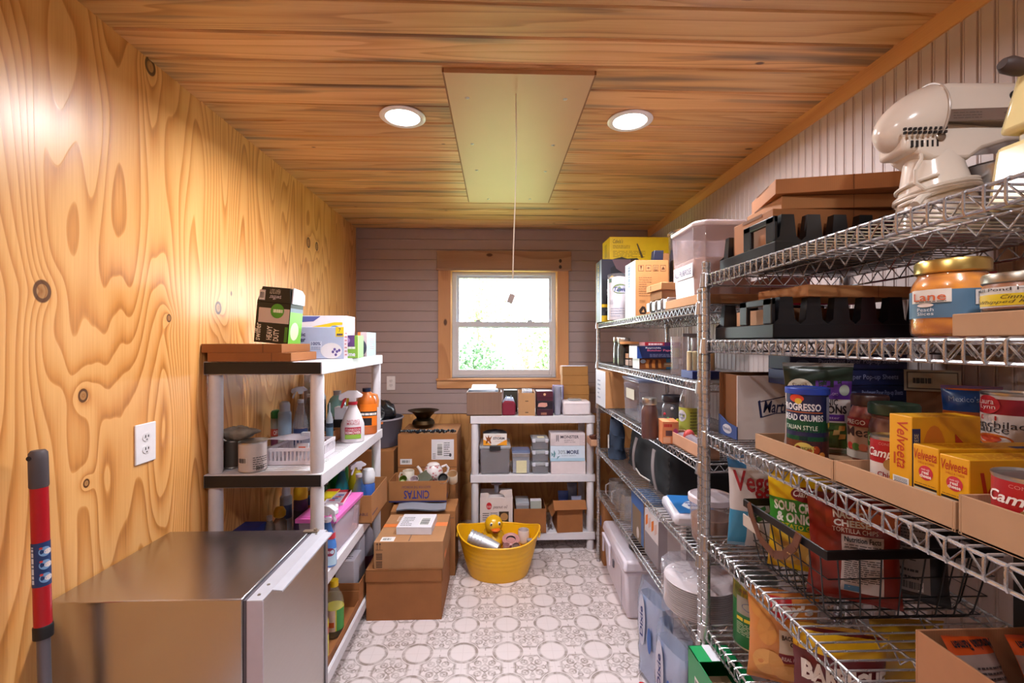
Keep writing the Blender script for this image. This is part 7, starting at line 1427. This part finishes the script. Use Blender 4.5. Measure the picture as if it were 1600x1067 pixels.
soup('soup_can', 'red and white chicken noodle soup can beside the tall pasta box', .778, .872, zt_, .0335, wz(680, .778, .872)-zt_)
soup('soup_can', 'large red and white soup can nearest the corner of the rack edge', .752, .610, zt_, .044, wz(742, .752, .61)-zt_)
soup('soup_can', 'red soup can half hidden behind the large one at the rack edge', .86, .60, zt_, .0335, .10)
VY = '#e2a210'; VR = '#b8340c'
def pasta(label, x0, x1, y0, y1, z, h, tall):
    b = Box('pasta_box', label, 'box', x0, x1, y0, y1, z, h, VY, flap=None, group='yellow pasta boxes')
    if tall:
        b.t('L', 'Velveeta', .36, .36, .84, .93, VR, rot=-90, bold=.01, shear=.2); b.bc('L', .18, .04, .88, .26, vert=True); b.sc('L', .22, .40, .3, .8, 1, VR)
        b.p('F', 0, .1, .12, .86, '#2a3060'); b.t('F', 'SHELLS & CHEESE', .03, .3, .09, .8, '#d8c8a0', rot=90); b.p('F', .14, .1, .50, .9, '#d07c1c', shape='oval'); 
        for k in range(5): b.p('F', .15+.06*k, .2+.1*(k % 3), .28+.06*k, .5+.1*(k % 3), ('#e09c3c', '#c4701c')[k % 2], shape='oval', off=.001+.0003*k)
        b.t('F', 'V', .62, .15, .95, .8, VR, bold=.03, rot=90); b.sc('T', .2, .1, .8, .5, 3, '#c07014')
    else:
        b.t('L', 'Velveeta', .06, .76, .94, .93, VR, bold=.01, shear=.2); b.t('L', 'SHELLS & CHEESE', .22, .70, .86, .735, VR); b.p('L', .24, .44, .80, .68, '#c8303c', shape='oval'); b.t('L', 'made with', .36, .60, .68, .635, '#f0d8d0', off=.001); b.t('L', 'real', .38, .54, .64, .595, '#f0e0d8', off=.001, bold=.03); b.t('L', 'cheese', .30, .48, .74, .54, '#f0e0d8', off=.001, bold=.03)
        b.p('L', .06, .30, .94, .335, '#1c1410'); b.p('L', .06, .26, .94, .295, '#c8bca8'); b.sc('L', .1, .36, .9, .40, 1, '#a07014')
        b.t('F', 'Velveeta', .08, .3, .95, .8, VR, bold=.01, shear=.2); b.sc('T', .1, .1, .6, .8, 4, '#c8780c'); b.p('T', .65, .0, 1, .3, '#3a3c70')
    return b
pasta('yellow pasta box standing upright behind the two lying ones', .742, .87, .789, .836, zt_, .152, True)
pasta('yellow pasta box lying between the upright one and another lying one', .742, .95, .740, .787, zt_, .106, False)
pasta('yellow pasta box lying nearest the torn tan tray', .742, .95, .690, .738, zt_, .100, False)
Box('cracker_box', 'plain tan inner box under the enchilada sauce can', 'box', .92, 1.09, .79, .91, zt_, .085, '#b88a5c', flap=None)
q = can('sauce_can', 'tall enchilada sauce can with a white and dark red label', .985, .842, zt_+.0855, .040, wz(612, .985, .842)-zt_-.0855, [(.03, .60, '#d6ccc8'), (.60, .88, '#8c1428'), (.88, .96, '#c8bcb8')])
S = cylsurf(.0397, 0, wz(612, .985, .842)-zt_-.0855, math.atan2(-.842, -.985), PI*.95); pan(q.o, S, .06, .60, .40, .94, M('#b81c2c', .45), shape='oval', off=.0014); txt(q.o, S, 'Laura', .11, .78, .33, .88, M('#e8d8d8', .5), off=.0024); txt(q.o, S, 'Lynn', .13, .67, .35, .77, M('#e8d8d8', .5), off=.0024); pan(q.o, S, .12, .49, .36, .57, M('#b02820', .5), off=.001); txt(q.o, S, 'RED', .16, .505, .32, .555, M('#e8d8d8', .5), off=.0016); txt(q.o, S, 'enchilada', .04, .36, .78, .48, M('#2a2024', .5), off=.001); txt(q.o, S, 'sauce', .04, .27, .5, .36, M('#2a2024', .5), off=.001); pan(q.o, S, .04, .03, .55, .25, M('#c8641c', .5), shape='oval', off=.001); pan(q.o, S, .12, .1, .42, .22, M('#b83c18', .5), shape='oval', off=.0014); scribble(q.o, S, .72, .1, .92, .3, 5, off=.001)
jb = bag('chip_bag', 'blue and orange chip bag standing against the beadboard wall', 1.10, 1.02, zt_, .105, .045, .185, '#d0682c', seed=9, rz=R(-35), zones=[(0, .68, 1, 1, '#1c4c94'), (0, 0, 1, .25, '#2a3450')]); txt(jb.o, jb.S, "Mexico's", .1, .8, .6, .87, M('#a8c0e0', .5), off=.002); txt(jb.o, jb.S, 'ISA', .2, .42, .85, .62, M('#e0d8d0', .5), off=.002, bold=.04, shear=.3)
sg = thing('small_sign', 'small aged tan sign card leaning on the beadboard wall', 'sign', 1.125, 1.16 if False else 1.155, zt_, R(-35), rx=R(-6)); box('card', M('#8c7c68', .7, vary=.2), -.055, .055, -.002, .002, .16, .215, sg, bevel=0); box('border', M('#3c3428', .7), -.05, .05, -.0025, -.002, .165, .210, sg, bevel=0); box('plate', M('#988870', .7), -.047, .047, -.003, -.0026, .168, .207, sg, bevel=0); box('easel_leg', CBD, -.05, .05, .003, .006, .0, .2, sg, bevel=0)
txt(sg, lambda u, v, off=0: Vector((-.047+.094*u, -.0031-off, .168+.039*v)), '', .1, .3, .5, .75, M('#2a2018', .7)); 
sg.location.y = 1.12; sg.location.x = 1.11
# --- fourth deck
z0 = N(1)
bk = thing('wire_basket', 'black wire basket of chip bags with a brown leather handle', 'basket', .915, 1.13, z0); W, L, Hh = .20, .165, .165; BW = M('#0e0d10', .35)
k_ = .86
RIMT = MB(); RIMT.box(-W-.002, -W+.003, -L, L, Hh-.011, Hh+.011).box(W-.003, W+.002, -L, L, Hh-.011, Hh+.011).box(-W, W, -L-.002, -L+.003, Hh-.011, Hh+.011).box(-W, W, L-.003, L+.002, Hh-.011, Hh+.011); RIMT.build('rim_band', BW, bk, bevel=.002)
def bwire(pts, r=.0017): return MB().tube(pts, r, 6).build('wire', BW, bk)
nL = 9
for i in range(nL): 
    y = -L+2*L*(i+.5)/nL; yk = y*k_; bwire([(-W, y, Hh), (-W*k_-.004, yk, .02), (-W*k_+.012, yk, .003), (W*k_-.012, yk, .003), (W*k_+.004, yk, .02), (W, y, Hh)])
nW = 8
for i in range(nW):
    x = -W+2*W*(i+.5)/nW; xk = x*k_; bwire([(x, -L, Hh), (xk, -L*k_-.004, .02), (xk, -L*k_+.012, .006), (xk, L*k_-.012, .006), (xk, L*k_+.004, .02), (x, L, Hh)])
for f in (.0, .30, .62):
    s = k_+(1-k_)*f; z_ = .016+f*(Hh-.016); bwire([(-W*s, -L*s, z_), (-W*s, L*s, z_), (W*s, L*s, z_), (W*s, -L*s, z_), (-W*s, -L*s, z_)], .0015)
LE = M('#5c3420', .4)
hp = [(-W-.006, .125, Hh+.012), (-W-.010, .10, Hh-.02), (-W-.012, .06, Hh-.06), (-W-.012, .0, Hh-.075), (-W-.012, -.04, Hh-.058), (-W-.008, -.075, Hh-.02), (-W-.005, -.085, Hh+.013)]
m = MB()
for i in range(len(hp)-1):
    a, b2 = Vector(hp[i]), Vector(hp[i+1]); dn = Vector((0, b2.z-a.z, -(b2.y-a.y))).normalized()*.010; tx_ = Vector((.0025, 0, 0))
    m.add([a-dn, a+dn, b2+dn, b2-dn, a-dn-tx_, a+dn-tx_, b2+dn-tx_, b2-dn-tx_], [(0, 1, 2, 3), (7, 6, 5, 4), (0, 4, 5, 1), (1, 5, 6, 2), (2, 6, 7, 3), (3, 7, 4, 0)])
m.build('leather_handle', LE, bk, recalc=True)
for dy in (-.055, -.062): MB().lathe([(.003, 0), (.002, .002)], 8).build('rivet', M('#b09060', .3, .8), bk).location = (-W-.012, dy, Hh-.045)
box('name_plate', M('#b8aca0', .5), -W-.008, -W-.005, .075, .155, Hh-.062, Hh-.028, bk)
zb = z0+.012
cl_ = bag('chip_bag', 'yellow and green sour cream onion chip bag in the black basket', .818, 1.205, zb, .15, .055, .262, '#dcb414', seed=2, rz=R(-32), rx=R(0), zones=[(0, .44, 1, .74, '#3a8a2c'), (.1, .06, .95, .30, '#c89a3c')])
S = cl_.S; pan(cl_.o, S, .36, .73, .86, .88, M('#7c1c1c', .3), shape='oval', off=.002); txt(cl_.o, S, "Clancy's", .40, .765, .82, .85, M('#e8dcd4', .4), off=.0035, shear=.3, bold=.02); txt(cl_.o, S, 'SOUR CREAM', .08, .62, .94, .72, M('#e4e4d8', .4), off=.0018, bold=.04); txt(cl_.o, S, '& ONION', .12, .51, .86, .61, M('#e4e4d8', .4), off=.0018, bold=.04); txt(cl_.o, S, 'POTATO CHIPS', .12, .45, .9, .50, M('#d8c828', .4), off=.0018, bold=.02)
for k, (u, v) in enumerate(((.2, .1), (.42, .14), (.6, .07), (.35, .25), (.6, .24))): pan(cl_.o, S, u, v, u+.3, v+.17, M(('#d8b468', '#c89c48')[k % 2], .5), shape='oval', off=.0016+.0003*k)
nc = bag('chip_bag', 'dark red nacho tortilla chip bag with nutrition panel in the black basket', .848, 1.055, zb, .19, .06, .252, '#7c2012', seed=6, rz=R(-28), zones=[(.18, .70, .80, .88, '#8c2810')])
S = nc.S; pan(nc.o, S, .46, .74, .98, .90, M('#c8641c', .3), nu=6, nv=5, off=.0007); txt(nc.o, S, 'NACHO', .26, .80, .60, .87, M('#e0d8d0', .4), off=.0022, bold=.04); txt(nc.o, S, 'CHEESE', .26, .73, .66, .79, M('#e0d8d0', .4), off=.0022, bold=.04); txt(nc.o, S, 'TORTILLA CHIPS', .24, .68, .74, .72, M('#d8c8b8', .4), off=.002)
pan(nc.o, S, .34, .12, .80, .66, M('#c4b8b4', .45), nu=10, nv=10, off=.001); txt(nc.o, S, 'Nutrition Facts', .37, .60, .77, .65, off=.0016, bold=.02); scribble(nc.o, S, .37, .55, .77, .59, 2, off=.0016); pan(nc.o, S, .36, .54, .78, .545, INK, nu=8, off=.0016); txt(nc.o, S, 'Calories', .37, .49, .56, .525, off=.0016, bold=.02); txt(nc.o, S, '140', .66, .48, .77, .525, off=.0016, bold=.03); pan(nc.o, S, .36, .47, .78, .474, INK, nu=8, off=.0016); scribble(nc.o, S, .37, .22, .77, .46, 12, off=.0016); pan(nc.o, S, .38, .13, .55, .19, M('#4a84b0', .4), off=.0016)
sn = bag('chip_bag', 'black and white tortilla chip bag behind the nacho bag', .995, 1.06, zb, .14, .06, .25, '#121014', seed=12, rz=R(-42))
S = sn.S; pan(sn.o, S, .2, .1, .75, .92, M('#8e8684', .45), nu=10, nv=12, off=.001); scribble(sn.o, S, .24, .42, .7, .9, 16, off=.0016); scribble(sn.o, S, .24, .24, .6, .38, 2, off=.0016); barcode(sn.o, S, .26, .12, .66, .22, off=.0018)
vg = bag('chip_bag', 'white and blue veggie straw bag at the far side of the basket', .80, 1.375, zb-.0115, .17, .05, .28, '#cdc8ca', seed=8, rz=R(-14), zones=[(0, 0, .3, .4, '#3a8ab4'), (0, .86, .3, 1, '#2a6a9c')])
S = vg.S; txt(vg.o, S, 'Veggie', .06, .55, .95, .84, M('#a0202c', .4), off=.0022, bold=.02); poly(vg.o, S, [(.35, .4), (.6, .48), (.62, .44), (.4, .34)], M('#2c6a34', .5), off=.002); poly(vg.o, S, [(.3, .3), (.7, .42), (.72, .38), (.34, .24)], M('#3c7a3c', .5), off=.002)
rd = bag('chip_bag', 'small bright red chip packet between the straw bag and the yellow bag', .955, 1.30, zb-.011, .13, .05, .20, '#b81420', seed=14, rz=R(-18)); txt(rd.o, rd.S, '', .1, .55, .9, .75, M('#e0b020', .5), off=.002, bold=.04); rd.o.location = (.93, 1.345, zb-.0115)
cd2 = Box('dark_carton', 'black food carton deep behind the wire basket at the wall', 'box', 1.06, 1.13, .70, .90, z0, .20, '#100e10', flap=None); cd2.t('L', 'Royal', .3, .5, .8, .7, '#3a3432', shear=.3)
# ramen carton
rc = tray('ramen_carton', 'open brown carton of orange noodle packets on the fourth rack deck', .735, 1.02, .44, .775, z0, wz(980, .74, .78)-z0, cardboard('#a87450'), cat='cardboard box')
zr = z0+.006
for k, (x, y, rz_, lab) in enumerate(((.825, .725, 4, 'orange noodle packet printed upside down at the far side of the carton'), (.93, .715, -6, 'orange noodle packet with yellow corner deep in the brown carton'), (.80, .60, 8, 'orange noodle packet lying nearest in the brown carton'), (.92, .59, 2, 'orange noodle packet beside the nearest one in the carton'))):
    b = bag('noodle_packet', lab, x, y, zr+.004, .09, .03, .106, '#d8541c', seed=20+k, rz=R(rz_), cat='noodle packet', zones=[(0, 0, 1, .72, '#a89088')] if k < 2 else [(.6, .1, 1, .8, '#d8c020')])
    txt(b.o, b.S, 'Maruchan Ramen', .08, .78, .92, .92, M('#1c1820', .5), off=.0022, rot=180, bold=.03); scribble(b.o, b.S, .3, .1, .9, .6, 7, M('#4a3a38', .6), off=.002)
    b.o.rotation_euler = (R(-28 if k < 2 else -42), 0, R(rz_)); b.o.location.z += .012
# --- fifth deck
z0 = N(0)
gc = can('peanut_can', 'big green and yellow tin with a dark ridged lid on the lowest shown deck', .788, 1.362, z0, .062, .20, [(.0, 1, '#1e6a34'), (.70, .97, '#d8b01c')], rims=True)
MB().lathe([(.0001, .2005), (.058, .2005), (.06, .2), (.06, .204), (.046, .203), (.044, .2045), (.03, .2035), (.028, .205), (.0001, .2045)], 36).build('ridged_lid', M('#4a4844', .4, .5), gc.o)
S = cylsurf(.0616, 0, .20, math.atan2(-1.362, -.788), PI*.95); pan(gc.o, S, .2, .52, .95, .78, M('#8c8478', .5), nu=12, off=.001); pan(gc.o, S, .3, .58, .7, .72, M('#4c5470', .5), shape='oval', off=.0014); txt(gc.o, S, '', .25, .84, .9, .9, M('#6a4a10', .5), off=.001); txt(gc.o, S, '', .2, .42, .9, .48, M('#d8c028', .5), off=.001); scribble(gc.o, S, .2, .22, .9, .4, 7, M('#b8c8a8', .5), off=.001); pan(gc.o, S, .6, .03, .85, .14, M('#b84a20', .5), shape='oval', off=.0012)
ly = bag('chip_bag', 'orange bacon gouda kettle chip bag standing on the lowest shown deck', .768, 1.20, z0, .17, .075, .25, '#c8803c', seed=3, rz=R(-24), zones=[(.30, .76, .62, .94, '#b01c20'), (.42, .40, 1, .64, '#c8b49c'), (.42, .30, 1, .395, '#781420')])
S = ly.S; txt(ly.o, S, "Lay's", .34, .79, .92, .91, M('#e8dcd0', .4), off=.0022, bold=.05); txt(ly.o, S, 'BACON GOUDA', .46, .55, .97, .60, M('#3a2420', .5), off=.0022, bold=.03); txt(ly.o, S, 'CHEESE', .58, .49, .9, .54, M('#3a2420', .5), off=.0022, bold=.03); txt(ly.o, S, 'REAL POTATOES', .46, .33, .96, .37, M('#d8b8b0', .5), off=.0022, bold=.02)
for k, (u, v, w, h) in enumerate(((.05, .1, .45, .3), (.1, .45, .28, .28), (.35, .08, .4, .2), (.02, .7, .3, .2))): pan(ly.o, S, u, v, u+w, v+h, M(('#d8a058', '#c88840')[k % 2], .5), shape='oval', off=.0012+.0003*k)
bq = bag('chip_bag', 'dark red and yellow barbecue chip bag on the lowest shown deck', .80, 1.04, z0, .20, .08, .25, '#5c1216', seed=7, rz=R(-18), zones=[(0, .78, 1, 1, '#d0a018'), (0, .0, 1, .28, '#a87418')])
S = bq.S; txt(bq.o, S, 'BARBECUE', .06, .52, .98, .70, M('#d8ccc4', .4), off=.0022, bold=.05); txt(bq.o, S, 'POTATO CHIPS', .3, .36, .92, .44, M('#d0a820', .4), off=.0022, bold=.03); poly(bq.o, S, [(.1, .40), (.17, .36), (.24, .46), (.26, .54), (.21, .54), (.16, .50)], M('#b8a8a0', .5), off=.0022); poly(bq.o, S, [(.125, .41), (.165, .385), (.22, .465), (.17, .48)], M('#5c1216', .5), off=.0028)
yb2 = bag('chip_bag', 'dull yellow chip bag under the barbecue one near the rack middle', 1.0, 1.08, z0, .17, .07, .24, '#a87c14', seed=17, rz=R(-8))
gx = thing('tea_carton', 'torn open bright green carton tucked under the lowest shown rack deck', 'box', .668, 1.34, .302, R(0)); gw_, gd_, ghh = .062, .082, .198; GR = M('#0c8a4c', .4)
m = MB().box(-gw_, gw_, -gd_, -gd_+.002, 0, ghh).box(-gw_, gw_, gd_-.002, gd_, 0, ghh).box(-gw_, -gw_+.002, -gd_, gd_, 0, ghh).box(gw_-.002, gw_, -gd_, gd_, 0, ghh).box(-gw_, gw_, -gd_, gd_, 0, .002).box(-gw_, gw_, gd_*.1, gd_, ghh-.002, ghh).build('carton_wall', GR, gx, smooth=False)
tf = MB().prism([(-.05, 0), (.05, 0), (.052, .05), (.03, .058), (0, .05), (-.03, .06), (-.052, .046)], -.001, .001, 'y').build('torn_flap', GR, gx, smooth=False, recalc=True); tf.location = (0, -gd_, ghh); tf.rotation_euler = (R(112), 0, 0)
box('white_edge', M('#c8bcb4', .5), -gw_, gw_, -gd_-.001, -gd_+.001, ghh-.022, ghh+.001, gx, bevel=0); box('paper_tape', M('#c8c8d0', .3), -.02, .01, gd_*.1, gd_, ghh, ghh+.001, gx, bevel=0)
Sg = boxsurf(2*gw_, 2*gd_, ghh); barcode(gx, Sg['L'], .3, .3, .6, .7); txt(gx, Sg['F'], 'IO', .1, .3, .3, .5, M('#0a2a18', .5)); scribble(gx, Sg['F'], .6, .1, .9, .6, 6, M('#0a3a20', .5))
Box('inner_packet', 'small brown packet visible inside the torn green carton', 'packet', .63, .70, 1.30, 1.36, .308, .14, '#7a6048', flap=None)
carton('cardboard_box', 'plain brown carton on the floor under the torn green one', .60, .78, 1.22, 1.435, 0, .30, CB)
flush_texts()
